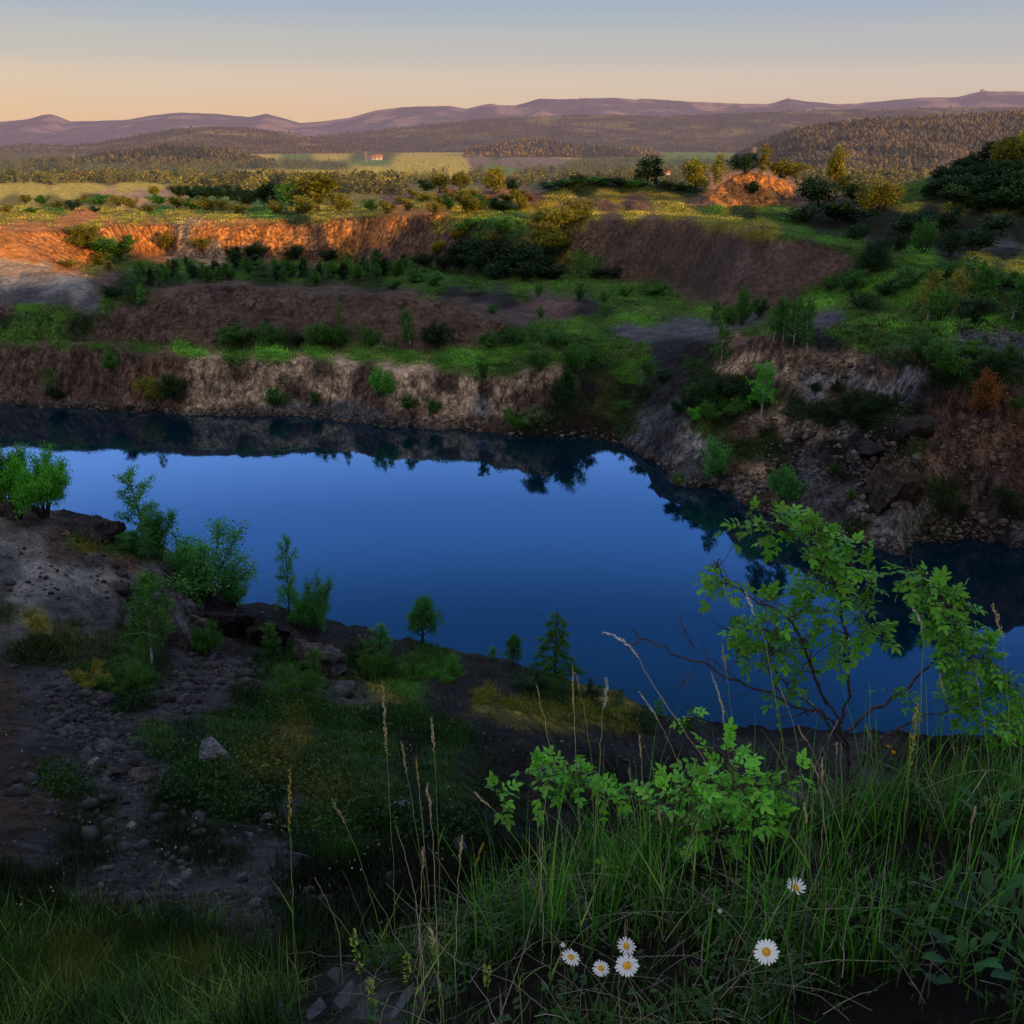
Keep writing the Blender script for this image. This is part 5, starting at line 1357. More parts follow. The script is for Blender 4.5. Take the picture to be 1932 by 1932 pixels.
wz = ell([(135, 1330, 75, 40, 1), (170, 1380, 80, 40, 1), (210, 1430, 70, 30, 0.8), (245, 1460, 60, 20, 0.6), (400, 1275, 100, 40, 0.8), (340, 1320, 60, 30, 0.5), (270, 1560, 120, 60, 0.12), (330, 1660, 150, 70, 0.08),
          (500, 1700, 110, 50, 0.12), (420, 1550, 120, 50, 0.06), (120, 1480, 100, 60, 0.15), (800, 1690, 90, 50, 0.06), (560, 1300, 60, 20, 0.3), (60, 1260, 60, 40, 0.15), (100, 1060, 120, 90, 0.05), (220, 1120, 90, 60, 0.08)]) * (GY_ > 3) * (GY_ < 44)
x, y, z = sample_ground(3000, wz, gD)
sz = np.clip(gD.lognormal(-3.15, 0.75, len(x)), 0.012, 0.26) * np.interp(y, [5, 12, 30], [0.5, 0.8, 1.35])
cc = np.array([0.044, 0.041, 0.047]) * gD.uniform(0.5, 1.6, (len(x), 1)) * (1 + gD.normal(0, 0.06, (len(x), 3)))
V, Fc, C = rubble(x, y, z, sz, cc, gD)
stuff("rubble", "grey basalt rubble spilled down the near slope", V, Fc, C, STONE_MAT, "rubble")
wz = ell([(1400, 915, 45, 28, 1.0), (1375, 925, 30, 14, 1), (1450, 800, 60, 12, 0.5), (1560, 815, 60, 16, 0.8), (1640, 865, 40, 45, 0.7), (1520, 870, 100, 40, 0.15), (1560, 690, 80, 22, 0.4), (1480, 680, 40, 14, 0.4), (1860, 850, 80, 60, 0.12), (1820, 990, 110, 16, 0.5),
          (1690, 1020, 40, 14, 0.5), (1340, 905, 30, 8, 0.5), (1660, 960, 70, 50, 0.15), (1700, 850, 40, 80, 0.2)]) * (GY_ > 58) * (GY_ < 110)
band = ((HG > -0.1) & (HG < 0.55) & (GY_ > 60) & (GY_ < 112)) * np.interp(PX, [0, 300, 450, 760, 850, 960, 1100, 1300], [0.25, 0.5, 1, 1, 0.7, 0.1, 0.25, 0.3]) * 1.1
x, y, z = sample_ground(5200, np.maximum(wz, band), gD)
sz = np.clip(gD.lognormal(-2.25, 0.6, len(x)), 0.04, 0.45)
cc = np.where(gD.uniform(0, 1, (len(x), 1)) < 0.5, np.array([[0.17, 0.15, 0.145]]), np.array([[0.17, 0.115, 0.085]])) * gD.uniform(0.3, 1.15, (len(x), 1))
V, Fc, C = rubble(x, y, z, sz, cc, gD)
stuff("rubble", "loose stones along the far waterline and on the right bank", V, Fc, C, STONE_MAT, "rubble")


ROCK_MAT = None


def rock_material():
    m, nt, out = new_mat("outcrop_rock")
    geo = nd(nt, "ShaderNodeNewGeometry"); pos = geo.outputs["Position"]
    at = nd(nt, "ShaderNodeVertexColor", layer_name="tint")
    n1 = noise_tex(nt, pos, 1.3, 6, 0.65); n2 = noise_tex(nt, pos, 7.0, 6, 0.7); cr = noise_tex(nt, pos, 2.2, 4, 0.7, (1, 1, 0.3))
    v = mathn(nt, "MULTIPLY", maprange(nt, n1, 0.3, 0.7, 0.5, 1.5), mathn(nt, "MULTIPLY", maprange(nt, n2, 0.3, 0.7, 0.55, 1.45), maprange(nt, cr, 0.35, 0.6, 0.5, 1.3)))
    b = nd(nt, "ShaderNodeBsdfPrincipled"); b.inputs["Roughness"].default_value = 0.95; b.inputs["Specular IOR Level"].default_value = 0.1
    nt.links.new(mixc(nt, "MULTIPLY", 1.0, at.outputs[0], v), b.inputs["Base Color"])
    bp = nd(nt, "ShaderNodeBump"); bp.inputs["Strength"].default_value = 1.0; bp.inputs["Distance"].default_value = 0.3
    nt.links.new(mathn(nt, "ADD", n1, mathn(nt, "ADD", mathn(nt, "MULTIPLY", n2, 0.4), cr)), bp.inputs["Height"]); nt.links.new(bp.outputs[0], b.inputs["Normal"])
    nt.links.new(b.outputs[0], out.inputs[0])
    return m


ROCK_MAT = rock_material()


def boulder(px, py, wpx, hpx, label, col=(0.2, 0.2, 0.22), name="boulder", flat=None, rot=None, group=None, sub=4, sink=0.15, cat="rock"):
    g = np.random.default_rng(int(px * 7 + py))
    p = hit(px, py); dp = depth_of(p); wd_ = wpx * dp / F * 0.5; hh = hpx * dp / F * 0.5 * 1.15
    v, f = stone_mesh(g, sub, 1.0, 0.22)
    s2 = g.uniform(0, 50)
    if name == "rock_outcrop":
        rg = 1 - 2 * np.abs(fbm(v[:, 0] + s2, v[:, 1], 0.55, 3, 18, v[:, 2]))
        v = v * (1 + 0.30 * fbm(v[:, 0] + s2, v[:, 1], 0.9, 3, 8, v[:, 2]) + 0.16 * rg + 0.10 * fbm(v[:, 0] - s2, v[:, 1], 0.16, 3, 9, v[:, 2]))[:, None]
        st_ = np.round(v[:, 2] * 4.5 + 0.6 * fbm(v[:, 0], v[:, 1] + s2, 0.8, 2, 5)) / 4.5
        v[:, 2] = v[:, 2] * 0.6 + st_ * 0.4
    v = v / np.abs(v).max(0)
    v = v * (1 + 0.05 * fbm(v[:, 0] + s2, v[:, 1], 0.35, 4, 8, v[:, 2])[:, None])
    v = v * np.array([wd_, wd_ * g.uniform(0.7, 1.0), hh])
    k_ = 0.75 if name == "rock_outcrop" else 0.8
    tint = np.tile(np.array(col) * k_, (len(v), 1)) * (1 + 0.35 * fbm(v[:, 0] / wd_ + s2, v[:, 1] / wd_, 0.6, 4, 4, v[:, 2] / wd_)[:, None])
    o = link(name, mesh_np(name, v, f, ROCK_MAT, sub > 4, tint))
    o.location = (p[0], p[1], p[2] + hh * (1 - 2 * sink)); o.rotation_euler = (0, 0.0, 0) if rot is None else rot
    return tag(o, label, cat, group)


boulder(404, 1444, 64, 60, "large pale grey boulder standing out on the dark grassy slope", (0.40, 0.40, 0.47))
boulder(352, 1330, 30, 28, "purplish round boulder above the large pale one", (0.17, 0.15, 0.18))
boulder(352, 1347, 18, 16, "small stone just under the purplish round boulder", (0.14, 0.13, 0.15))
boulder(562, 1640, 52, 44, "dark boulder half in shade right of the scattered stones", (0.11, 0.11, 0.14))
boulder(503, 1552, 34, 22, "pale wedge-shaped stone on the dark slope", (0.26, 0.26, 0.28))
boulder(488, 1504, 32, 16, "flat grey stone above the pale wedge-shaped stone", (0.17, 0.17, 0.19))
boulder(472, 1586, 24, 24, "grey stone left below the pale wedge-shaped stone", (0.15, 0.15, 0.18))
boulder(252, 1562, 24, 14, "pale flat stone alone in the gravel at left", (0.30, 0.30, 0.33))
boulder(332, 1680, 30, 26, "pale lumpy stone lower left among the grass tips", (0.30, 0.29, 0.31))
boulder(356, 1666, 26, 34, "upright grey stone beside the pale lumpy one", (0.22, 0.22, 0.24))
boulder(485, 1712, 28, 24, "grey stone lowest in the dark hollow", (0.20, 0.20, 0.24))
boulder(500, 1690, 34, 20, "flat stone in the dark hollow", (0.13, 0.13, 0.15))
boulder(527, 1702, 24, 34, "leaning stone at the right of the dark hollow", (0.12, 0.12, 0.15))
boulder(487, 1750, 22, 14, "small pale stone under the dark hollow", (0.24, 0.24, 0.25))
boulder(870, 1606, 36, 30, "pale boulder in the dark slope right of the tall grass", (0.22, 0.21, 0.26))
boulder(756, 1535, 52, 28, "low flat boulder between the tall grass stems", (0.12, 0.12, 0.14))
boulder(848, 1704, 26, 18, "small grey stone right of the tall grass stems", (0.17, 0.17, 0.19))
boulder(821, 1700, 22, 16, "small grey stone between the tall grass stems", (0.15, 0.15, 0.17))
boulder(764, 1724, 26, 24, "pointed grey stone left of the tall grass feet", (0.19, 0.19, 0.23))
boulder(700, 1785, 30, 22, "dark stone at the foot of the tall grass", (0.11, 0.11, 0.13))
boulder(800, 1790, 40, 30, "greenish grey boulder at the foot of the tall grass stems", (0.12, 0.14, 0.14))
boulder(735, 1830, 46, 36, "mossy grey boulder under the grass left of the slate slabs", (0.10, 0.12, 0.12))
boulder(192, 1420, 24, 18, "pale stone at the lower end of the rubble tongue", (0.20, 0.20, 0.24))
boulder(178, 1444, 26, 16, "second pale stone at the lower end of the rubble tongue", (0.22, 0.22, 0.25))
boulder(212, 1468, 34, 22, "grey blocky stone below the rubble tongue", (0.15, 0.15, 0.17))
boulder(268, 1470, 50, 24, "long reddish grey stone below the rubble tongue", (0.14, 0.12, 0.12))
boulder(424, 1282, 26, 30, "tan angular stone in the rubble below the birch", (0.17, 0.15, 0.12))
boulder(640, 1306, 66, 28, "long dark rock slab by the low bushes", (0.10, 0.10, 0.11), sink=0.3)
# rock outcrops of the near bank
boulder(338, 1218, 64, 150, "tall grey rock face behind the slim birch", (0.155, 0.145, 0.15), "rock_outcrop", sub=5, sink=0.32)
boulder(376, 1205, 60, 90, "brownish rock rib right of the tall grey rock face", (0.115, 0.095, 0.09), "rock_outcrop", sub=5, sink=0.35)
boulder(430, 1195, 110, 80, "black basalt hump below the fan-shaped willow", (0.036, 0.032, 0.036), "rock_outcrop", sub=5, sink=0.4)
boulder(520, 1220, 110, 110, "black basalt hump with a broken crest by the lake", (0.036, 0.032, 0.036), "rock_outcrop", sub=5, sink=0.42)
boulder(596, 1262, 125, 100, "sloping grey rock slab on the dark bank", (0.13, 0.115, 0.12), "rock_outcrop", sub=5, sink=0.36)
boulder(170, 1004, 120, 64, "dark flat-topped rock knoll above the grassy ledge", (0.075, 0.066, 0.066), "rock_outcrop", sub=5, sink=0.45)
boulder(245, 1180, 46, 40, "dark rock nub left of the birch", (0.085, 0.08, 0.085), "rock_outcrop", sub=4, sink=0.35)
boulder(226, 1116, 44, 20, "dark ledge rock on the pale slope", (0.06, 0.055, 0.058), "rock_outcrop", sub=4, sink=0.3)
boulder(12, 972, 60, 62, "dark rock under the round bush at the left edge", (0.085, 0.072, 0.07), "rock_outcrop", sub=5, sink=0.5)
boulder(1690, 905, 110, 120, "dark craggy rock nose of the right bank", (0.095, 0.07, 0.055), "rock_outcrop", sub=6, sink=0.62)
boulder(1730, 800, 90, 80, "upper dark crag of the rock nose", (0.075, 0.062, 0.058), "rock_outcrop", sub=6, sink=0.62)
boulder(1632, 850, 70, 44, "black boulder pile above the right shore", (0.045, 0.042, 0.048), "rock_outcrop", sub=5, sink=0.55)

x, y, z = sample_ground(130, np.clip(GRASSY, 0, 1) * (GY_ > 6) * (GY_ < 26) * (PX < 900), gD)
V, Fc, C = leaf_quads(np.stack([x, y, z + 0.12], -1), gD.normal(size=(len(x), 3)) + [0, -0.6, 0.5], 0.014 + 0.0012 * y, 0.012 + 0.0011 * y, gD, 0.0, np.full((len(x), 3), 0.6))
stuff("tiny_flowers", "tiny white flower specks sprinkled over the near slope", V, Fc, C, GRASS, "flowers")
# ---- far woods
CONE_V = []


def simple_trees(x, y, z, h, wdt, col, g, sides=5):
    """small far trees: a tapering faceted crown each"""
    n = len(x); a = np.linspace(0, 2 * np.pi, sides, endpoint=False)
    prof = [(0.0, 0.45), (0.35, 1.0), (0.75, 0.6)]
    V = []
    rnd = g.uniform(0, 1, (n, 1)) ** 1.5
    for t, r in prof:
        if t == 0.75: r = 0.38 + 0.55 * rnd
        rr_ = r * wdt[:, None] * 0.5 * g.uniform(0.55, 1.35, (n, sides)) * (0.8 + 0.7 * rnd)
        V.append(np.stack([x[:, None] + np.cos(a) * rr_, y[:, None] + np.sin(a) * rr_, (z + h * t)[:, None] + h[:, None] * g.uniform(-0.08, 0.08, (n, sides))], -1))
    V = np.concatenate(V + [np.stack([x, y, z + h], -1)[:, None, :]], 1)
    m = sides * 3 + 1; b = (np.arange(n) * m)[:, None, None]; j = np.arange(sides); j2 = (j + 1) % sides
    q = np.concatenate([np.stack([k * sides + j, k * sides + j2, (k + 1) * sides + j2, (k + 1) * sides + j], -1) for k in range(2)])
    tr = np.stack([2 * sides + j, 2 * sides + j2, 0 * j + 3 * sides], -1)
    return V.reshape(-1, 3), [(b + q[None]).reshape(-1, 4), (b + tr[None]).reshape(-1, 3)], np.repeat(col, m, 0)


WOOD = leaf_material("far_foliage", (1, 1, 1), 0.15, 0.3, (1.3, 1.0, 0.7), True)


def verts_of(o):
    a = np.zeros(len(o.data.vertices) * 3, np.float32); o.data.vertices.foreach_get("co", a); return a.reshape(-1, 3)


def on_range(o, n, hmin, hmax, dark, warm, g, name, label, front=1.0):
    v = verts_of(o); px_, py_ = to_px(v[:, 0], v[:, 1], v[:, 2])
    ok = np.where((px_ > -80) & (px_ < 2010))[0]
    nrow = 46 if True else 0
    k = g.choice(ok, n)
    cell = np.linalg.norm(v[1] - v[0])
    p = v[k] + np.stack([g.uniform(-1, 1, n) * cell, g.uniform(-1, 1, n) * cell * 0.6, np.zeros(n)], -1)
    p[:, 2] -= 3
    h = g.uniform(hmin, hmax, n)
    pt = np.clip(0.5 + 1.1 * fbm(p[:, 0], p[:, 1], np.abs(p[:, 1]).mean() * 0.045, 3, 71), 0, 1)[:, None]
    mixf = np.clip(g.uniform(0, 1, (n, 1)) ** 1.5 * 0.6 + 0.8 * pt - 0.25, 0, 1)
    keep = g.uniform(0, 1, n) < 0.35 + 0.65 * sstep(0.3, 0.6, pt[:, 0])
    h = h * np.where(keep, 1, 0.5)
    col = np.array(dark) * (1 - mixf) + np.array(warm) * mixf  # warm tone painted on part of the trees as if sunlit
    V, Fc, C = simple_trees(p[:, 0], p[:, 1], p[:, 2], h, h * g.uniform(0.45, 0.8, n), col, g)
    stuff(name, label, V, Fc, C, WOOD, "forest")


hills = {o.name: o for o in COL.objects if o.name.startswith("hills")}
gF = np.random.default_rng(99)
on_range(hills["hills.004"], 14500, 6, 13, (0.030, 0.030, 0.012), (0.155, 0.108, 0.046), gF, "forest", "brown-green mixed forest covering the right-hand hill")
on_range(hills["hills.002"], 2600, 7, 15, (0.035, 0.04, 0.012), (0.20, 0.17, 0.04), gF, "forest", "dark wood on the low hill behind the left fields")
on_range(hills["hills.003"], 1500, 8, 16, (0.035, 0.03, 0.012), (0.20, 0.14, 0.045), gF, "forest", "dark wood on the low knoll behind the red-brown field")
on_range(hills["hills.001"], 5000, 8, 18, (0.035, 0.03, 0.012), (0.13, 0.095, 0.04), gF, "forest", "hazy woods on the long dark hill at left")
on_range(hills["hills"], 7000, 9, 20, (0.035, 0.03, 0.013), (0.13, 0.095, 0.04), gF, "forest", "hazy woods on the long hills under the mountains")


def leafy_trees(P, h, col, g, per=36):
    """trees of the plain: loose clouds of leaf faces on short stems"""
    n = len(P); k = np.repeat(np.arange(n), per)
    d = norm(g.normal(size=(n * per, 3))); r = g.uniform(0.35, 1.0, n * per)[:, None] ** 0.6
    lob = norm(g.normal(size=(n, 3)))[k] * 0.25
    c = P[k] + (d * r * np.array([0.40, 0.40, 0.46]) + lob * np.array([1, 1, 0.4]) + np.array([0, 0, 0.52])) * h[k][:, None]
    L = h[k] * g.uniform(0.16, 0.30, n * per)
    return leaf_quads(c, d + g.normal(0, 0.5, d.shape), L, L * 0.8, g, 0.15, col[k] * g.uniform(0.6, 1.4, (n * per, 1)))


Pt, Ht = [], []
cls = [c_ for *_, c_ in smp]
for q in range(7000):
    px_ = gF.uniform(-40, 1980); py_ = 284 + 66 * gF.uniform(0, 1) ** 1.2
    kk = np.argmin((sxy[:, 0] - px_) ** 2 + 6 * (sxy[:, 1] - py_) ** 2)
    wood = cls[kk] in "WND"
    clump = fbm(np.array([px_]), np.array([py_ * 9]), 60, 2, 611)[0]
    if gF.uniform() > ((0.85 if clump > 0.0 else 0.4) if wood else 0.05): continue
    p = hit(px_, py_)
    if p[1] < 330 or p[1] > 6000: continue
    Pt.append(p); Ht.append(gF.uniform(4, 10))
for (x0, x1, y0, y1, n, h0, h1) in [(335, 480, 352, 368, 60, 7, 11), (380, 560, 344, 352, 80, 8, 13), (480, 760, 342, 362, 130, 7, 12), (640, 760, 350, 368, 60, 7, 11), (0, 330, 340, 346, 90, 6, 10), (1500, 1760, 330, 360, 200, 8, 13), (1240, 1420, 300, 330, 80, 8, 12)]:
    for q in range(n):
        p = hit(gF.uniform(x0, x1), gF.uniform(y0, y1))
        if p[1] < 260: continue
        Pt.append(p); Ht.append(gF.uniform(h0, h1))
Pt = np.array(Pt); Ht = np.array(Ht)
mixf = gF.uniform(0, 1, (len(Pt), 1)) ** 1.4
col = np.array([0.028, 0.045, 0.011]) * (1 - mixf) + np.array([0.25, 0.22, 0.042]) * mixf  # random share of trees painted in a sunlit tone
nr = Pt[:, 1] < 1300
for sel, per, lb in ((nr, 60, "belts of trees between the fields just beyond the quarry"), (~nr, 22, "distant woods and tree lines on the wide plain")):
    V, Fc, C = leafy_trees(Pt[sel], Ht[sel], col[sel], gF, per)
    stuff("woods", lb, V, Fc, C, WOOD, "woods")
print("cover", len(Pt), round(time.time() - T0, 1))

# ---- small buildings far away
WALL_M = solid_material("house_wall", (0.62, 0.56, 0.48), 0.9, 3, 0.85, 1.15, hazed=True)
ROOF_M = solid_material("house_roof_red", (0.42, 0.10, 0.05), 0.8, 3, 0.8, 1.2, hazed=True)
ROOF_O = solid_material("house_roof_orange", (0.46, 0.20, 0.10), 0.8, 3, 0.8, 1.2, hazed=True)
DARK_M = solid_material("window_dark", (0.03, 0.03, 0.035), 0.4, 3, hazed=True)
STEEL_M = solid_material("lattice_steel", (0.45, 0.36, 0.28), 0.6, 3, hazed=True)


def box_v(x0, x1, y0, y1, z0, z1):
    v = np.array([[x, y, z] for z in (z0, z1) for x, y in ((x0, y0), (x1, y0), (x1, y1), (x0, y1))])
    return v, np.array([[3, 2, 1, 0], [4, 5, 6, 7], [0, 1, 5, 4], [1, 2, 6, 5], [2, 3, 7, 6], [3, 0, 4, 7]])


def house(px, py, wpx, label, roof, at=None, ratio=0.5, hr=0.38, rot=0.2, cat="house"):
    p = hit(px, py, 260) if at is None else at
    wd_ = wpx * depth_of(p) / F; dpth = wd_ * ratio; hw = wd_ * hr
    t = thing("house", label, cat, p, rot)
    v, f = box_v(-wd_ / 2, wd_ / 2, -dpth / 2, dpth / 2, -hw * 0.3, hw)
    link("wall", mesh_np("wall", v, f, WALL_M), t)
    e = 0.06 * wd_; hr_ = hw + dpth * 0.55
    rv = np.array([[-wd_ / 2 - e, -dpth / 2 - e, hw - e * 0.6], [wd_ / 2 + e, -dpth / 2 - e, hw - e * 0.6], [wd_ / 2 + e, dpth / 2 + e, hw - e * 0.6], [-wd_ / 2 - e, dpth / 2 + e, hw - e * 0.6], [-wd_ / 2 - e, 0, hr_], [wd_ / 2 + e, 0, hr_]])
    me = mesh_np("roof", rv, [np.array([[0, 1, 5, 4], [2, 3, 4, 5]]), np.array([[1, 2, 5], [3, 0, 4]])], roof)
    rf = link("roof", me, t)
    v, f = box_v(wd_ * 0.15, wd_ * 0.22, -dpth * 0.05, dpth * 0.08, hw + dpth * 0.3, hr_ + hw * 0.25); link("chimney", mesh_np("chimney", v, f, roof), rf)
    for k in range(3):
        xw = wd_ * (-0.3 + 0.3 * k)
        v, f = box_v(xw - wd_ * 0.05, xw + wd_ * 0.05, -dpth / 2 - 0.06, -dpth / 2 + 0.05, hw * 0.3, hw * 0.72); link("window", mesh_np("window", v, f, DARK_M), t)
    return t


house(154, 339, 22, "white farmhouse with a bright red roof among trees at far left", ROOF_M)
house(119, 340, 18, "low house with an orange roof left of the red-roofed farmhouse", ROOF_O, rot=-0.15)
house(1258, 330, 12, "small red-roofed house beyond the dark round tree", ROOF_M, rot=-0.2)
house(708, 302, 26, "long pale farm building in the middle of the plain", ROOF_O, ratio=0.3, hr=0.22, rot=0.05)


def summit(px, py, wpx, label, hf):
    d = 14960; p = Dp(px, py + 1.2, d); wd_ = wpx * d / F
    t = thing("summit_building", label, "mountain hut", p, 0.1)
    v, f = box_v(-wd_ / 2, wd_ / 2, -wd_ * 0.2, wd_ * 0.2, -25, wd_ * 0.3); link("wall", mesh_np("wall", v, f, STEEL_M), t)
    v, f = box_v(-wd_ * 0.14, wd_ * 0.10, -wd_ * 0.12, wd_ * 0.12, wd_ * 0.3, wd_ * hf); link("tower", mesh_np("tower", v, f, STEEL_M), t)


summit(1096, 186, 5, "tiny hut with a tower on the long flat middle summit", 0.9)
summit(1487, 186, 4, "tiny tower hut on the pointed right-hand summit", 1.1)
summit(1854, 171.5, 9, "low building on the highest summit at far right", 0.45)


def pylon(px, py, hpx, label, at_far=True):
    p = hit(px, py, 260); h = hpx * depth_of(p) / F; b = h * 0.13; bars = []
    c4 = [np.array([sx * b, sy * b, -2]) for sx, sy in ((-1, -1), (1, -1), (1, 1), (-1, 1))]
    t4 = [np.array([sx * b * 0.25, sy * b * 0.25, h]) for sx, sy in ((-1, -1), (1, -1), (1, 1), (-1, 1))]
    r = h * 0.011
    for k in range(4): bars.append((np.array([c4[k], t4[k]]), r, r))
    for lv in range(6):
        u0, u1 = lv / 6, (lv + 1) / 6
        for k in range(4):
            a_, b_ = k, (k + 1) % 4
            bars.append((np.array([c4[a_] * (1 - u0) + t4[a_] * u0, c4[b_] * (1 - u1) + t4[b_] * u1]), r * 0.7, r * 0.7))
    v, f = tubes(bars, 4)
    t = thing("pylon", label, "pylon", p, 0.3)
    link("mast", mesh_np("mast", v, f, STEEL_M), t)
    arms = []
    for zz, ww in ((0.98, 0.16), (0.86, 0.22), (0.74, 0.16)): arms.append((np.array([[-ww * h, 0, zz * h], [ww * h, 0, zz * h]]), r, r))
    v, f = tubes(arms, 4); link("crossarm", mesh_np("crossarm", v, f, STEEL_M), t)


pylon(140, 305, 13, "faint lattice pylon on the wooded hill at far left")
pylon(214, 306, 13, "faint lattice pylon right of the first on the wooded hill")
pylon(691, 306, 18, "lattice mast beside the long pale farm building")
pylon(905, 292, 14, "lattice pylon above the red-brown field")
pylon(1421, 312, 32, "slender mast rising behind the orange mound")
pylon(1733, 305, 22, "slender lit mast in front of the right-hand forest")

# ---------------------------------------------------------------- the foreground: rose bushes, tall grass, daisies
gE = np.random.default_rng(2024)


def smooth_poly(P, n=6):
    P = np.asarray(P, float)
    Q = np.concatenate([[2 * P[0] - P[1]], P, [2 * P[-1] - P[-2]]])
    out = []
    for i in range(1, len(Q) - 2):
        for k in range(n):
            t = k / n; a, b, c, d = Q[i - 1], Q[i], Q[i + 1], Q[i + 2]
            out.append(0.5 * ((2 * b) + (-a + c) * t + (2 * a - 5 * b + 4 * c - d) * t * t + (-a + 3 * b - 3 * c + d) * t ** 3))
    out.append(P[-1]); return np.array(out)


LM = np.array([[0, 0, 0], [0.33, 0, 0.0], [0.68, 0, -0.01], [1.0, 0, -0.09], [0.20, 0.21, 0.055], [0.50, 0.30, 0.075], [0.80, 0.19, 0.03], [0.20, -0.21, 0.055], [0.50, -0.30, 0.075], [0.80, -0.19, 0.03]])
LQ = np.array([[0, 1, 5, 4], [1, 2, 6, 5], [0, 7, 8, 1], [1, 8, 9, 2]]); LT = np.array([[2, 3, 6], [2, 9, 3]])


def leaflets(c, d, up, L, g, tint, width=0.8):
    d = norm(d); s = norm(np.cross(up, d)); u = np.cross(d, s); n = len(c)
    L = np.broadcast_to(L, n)
    V = c[:, None] + L[:, None, None] * (LM[None, :, 0:1] * d[:, None] + width * LM[None, :, 1:2] * s[:, None] + LM[None, :, 2:3] * u[:, None])
    b = (np.arange(n) * 10)[:, None, None]
    sh = np.array([0.9, 0.95, 1, 1.05, 1, 1, 1.05, 1, 1, 1.05])
    return V.reshape(-1, 3), [(b + LQ[None]).reshape(-1, 4), (b + LT[None]).reshape(-1, 3)], (tint[:, None, :] * sh[None, :, None]).reshape(-1, 3)


def join(parts):
    Vs, Fq, Ft, Cs, b = [], [], [], [], 0
    for V, Fl, C in parts:
        Fl = Fl if isinstance(Fl, list) else [Fl]
        for f in Fl:
            (Fq if f.shape[1] == 4 else Ft).append(f + b)
        Vs.append(V); Cs.append(C); b += len(V)
    return np.concatenate(Vs), ([np.concatenate(Fq)] if Fq else []) + ([np.concatenate(Ft)] if Ft else []), np.concatenate(Cs)


ROSE_LEAF = leaf_material("rose_leaves", (0.160, 0.500, 0.044), 0.38, 0.45, (1.25, 1.1, 0.7), rough=0.42, spec=0.35)
ROSE_BARK = solid_material("rose_bark", (0.075, 0.050, 0.045), 0.85, 25, 0.5, 1.5)


def compound(P, D, g, scale=1.0):
    """rose leaves: five or seven leaflets on a common stalk"""
    c, d, u, L, tn, st_ = [], [], [], [], [], []
    for p, q in zip(P, D):
        q = norm(q); up = norm(np.array([0, 0, 1.0]) + g.normal(0, 0.35, 3)); s = norm(np.cross(up, q)); up = np.cross(q, s)
        ln = g.uniform(0.045, 0.072) * scale; b = g.uniform(0.6, 1.3); hue = g.normal(0, 0.08)
        droop = np.array([0, 0, -1.0])
        e = lambda t: p + q * ln * t + droop * ln * 0.28 * t * t
        st_.append((np.array([e(0), e(0.5), e(1)]), 0.0009, 0.0006))
        ts = [0.38, 0.68, 0.96] if g.uniform() < 0.6 else [0.5, 0.95]
        sz = g.uniform(0.023, 0.034) * scale
        for t in ts:
            for sg in (-1, 1):
                c.append(e(t)); d.append(norm(q * 0.55 + s * sg * 0.95 + droop * g.uniform(-0.1, 0.35))); u.append(up + s * sg * -0.2 + g.normal(0, 0.12, 3)); L.append(sz * g.uniform(0.75, 1.0) * (0.75 + 0.25 * t))
                tn.append([b * (1 + hue), b, b * (1 - hue)])
        c.append(e(1.0)); d.append(norm(q + droop * g.uniform(0, 0.5))); u.append(up + g.normal(0, 0.1, 3)); L.append(sz * 1.12); tn.append([b * (1 + hue), b, b * (1 - hue)])
    return leaflets(np.array(c), np.array(d), np.array(u), np.array(L), g, np.array(tn)), st_


def rose_bush(label, base, branches, masses, g, scale=1.0, dens_=0.5):
    """base: (px, py, d); branches: list of ([(px, py, d)...], radius); masses: (px, py, rx, ry, d, spread, count)"""
    pb = Dp(*base); gz = float(hgt(pb[0], pb[1])); root = np.array([pb[0], pb[1], gz])
    polys, nodes = [], []
    for pts, r in branches:
        w = np.array([Dp(*p) for p in pts])
        q = smooth_poly(w, 5); q[1:-1] += g.normal(0, 0.006, (len(q) - 2, 3))
        polys.append((q - root, r, max(0.0012, r * 0.35))); nodes.append(q)
        for k in range(int(len(q) / 3)):              # short bare spurs
            p, t = along(q, g.uniform(0.25, 0.95)); c2 = curve(p, cone_dir(t, g.uniform(0.5, 1.1), g), g.uniform(0.03, 0.12), 4, 0.2, 0.05, g)
            polys.append((c2 - root, 0.0016, 0.0008))
    nodes = np.concatenate(nodes)
    LP, LD = [], []
    for px, py, rx, ry, d, sp, cnt in masses:
        ctr = Dp(px, py, d)
        n_tw = max(2, int(cnt * dens_))
        for k in range(n_tw):
            r_ = np.sqrt(g.uniform(0, 1)) ; a = g.uniform(0, 6.28)
            tip = Dp(px + 0.8 * rx * r_ * math.cos(a), py + 0.8 * ry * r_ * math.sin(a), d + g.normal(0, sp))
            j = np.argmin(((nodes - tip) ** 2).sum(1) + 0.15 * np.maximum(nodes[:, 2] - tip[2], 0)); o = nodes[j]
            if np.linalg.norm(tip - o) > 0.28: o = tip + norm(o - tip) * 0.16 + np.array([0, 0, -0.03]); 
            mid = (o + tip) / 2 + g.normal(0, 0.012, 3) + np.array([0, 0, 0.012])
            tw = smooth_poly([o, mid, tip], 4); polys.append((tw - root, 0.0019, 0.0009))
            for q in range(4):
                p, t = along(tw, g.uniform(0.4, 1.0)) if q else (tw[-1], norm(tw[-1] - tw[-2]))
                LP.append(p + g.normal(0, 0.006, 3)); LD.append(cone_dir(t, g.uniform(0.3, 1.3), g) + np.array([0, 0, 0.15]))
    (V, Fl, C), st_ = compound(LP, LD, g, scale)
    polys += [(q - root, a, b) for q, a, b in st_]
    t = thing("rose_bush", label, "rose bush", root)
    bv, bf = tubes(polys, 5)
    link("branches", mesh_np("branches", bv, bf, ROSE_BARK, True), t)
    link("leaves", mesh_np("leaves", V - root, Fl, ROSE_LEAF, True, C), t)
    return t


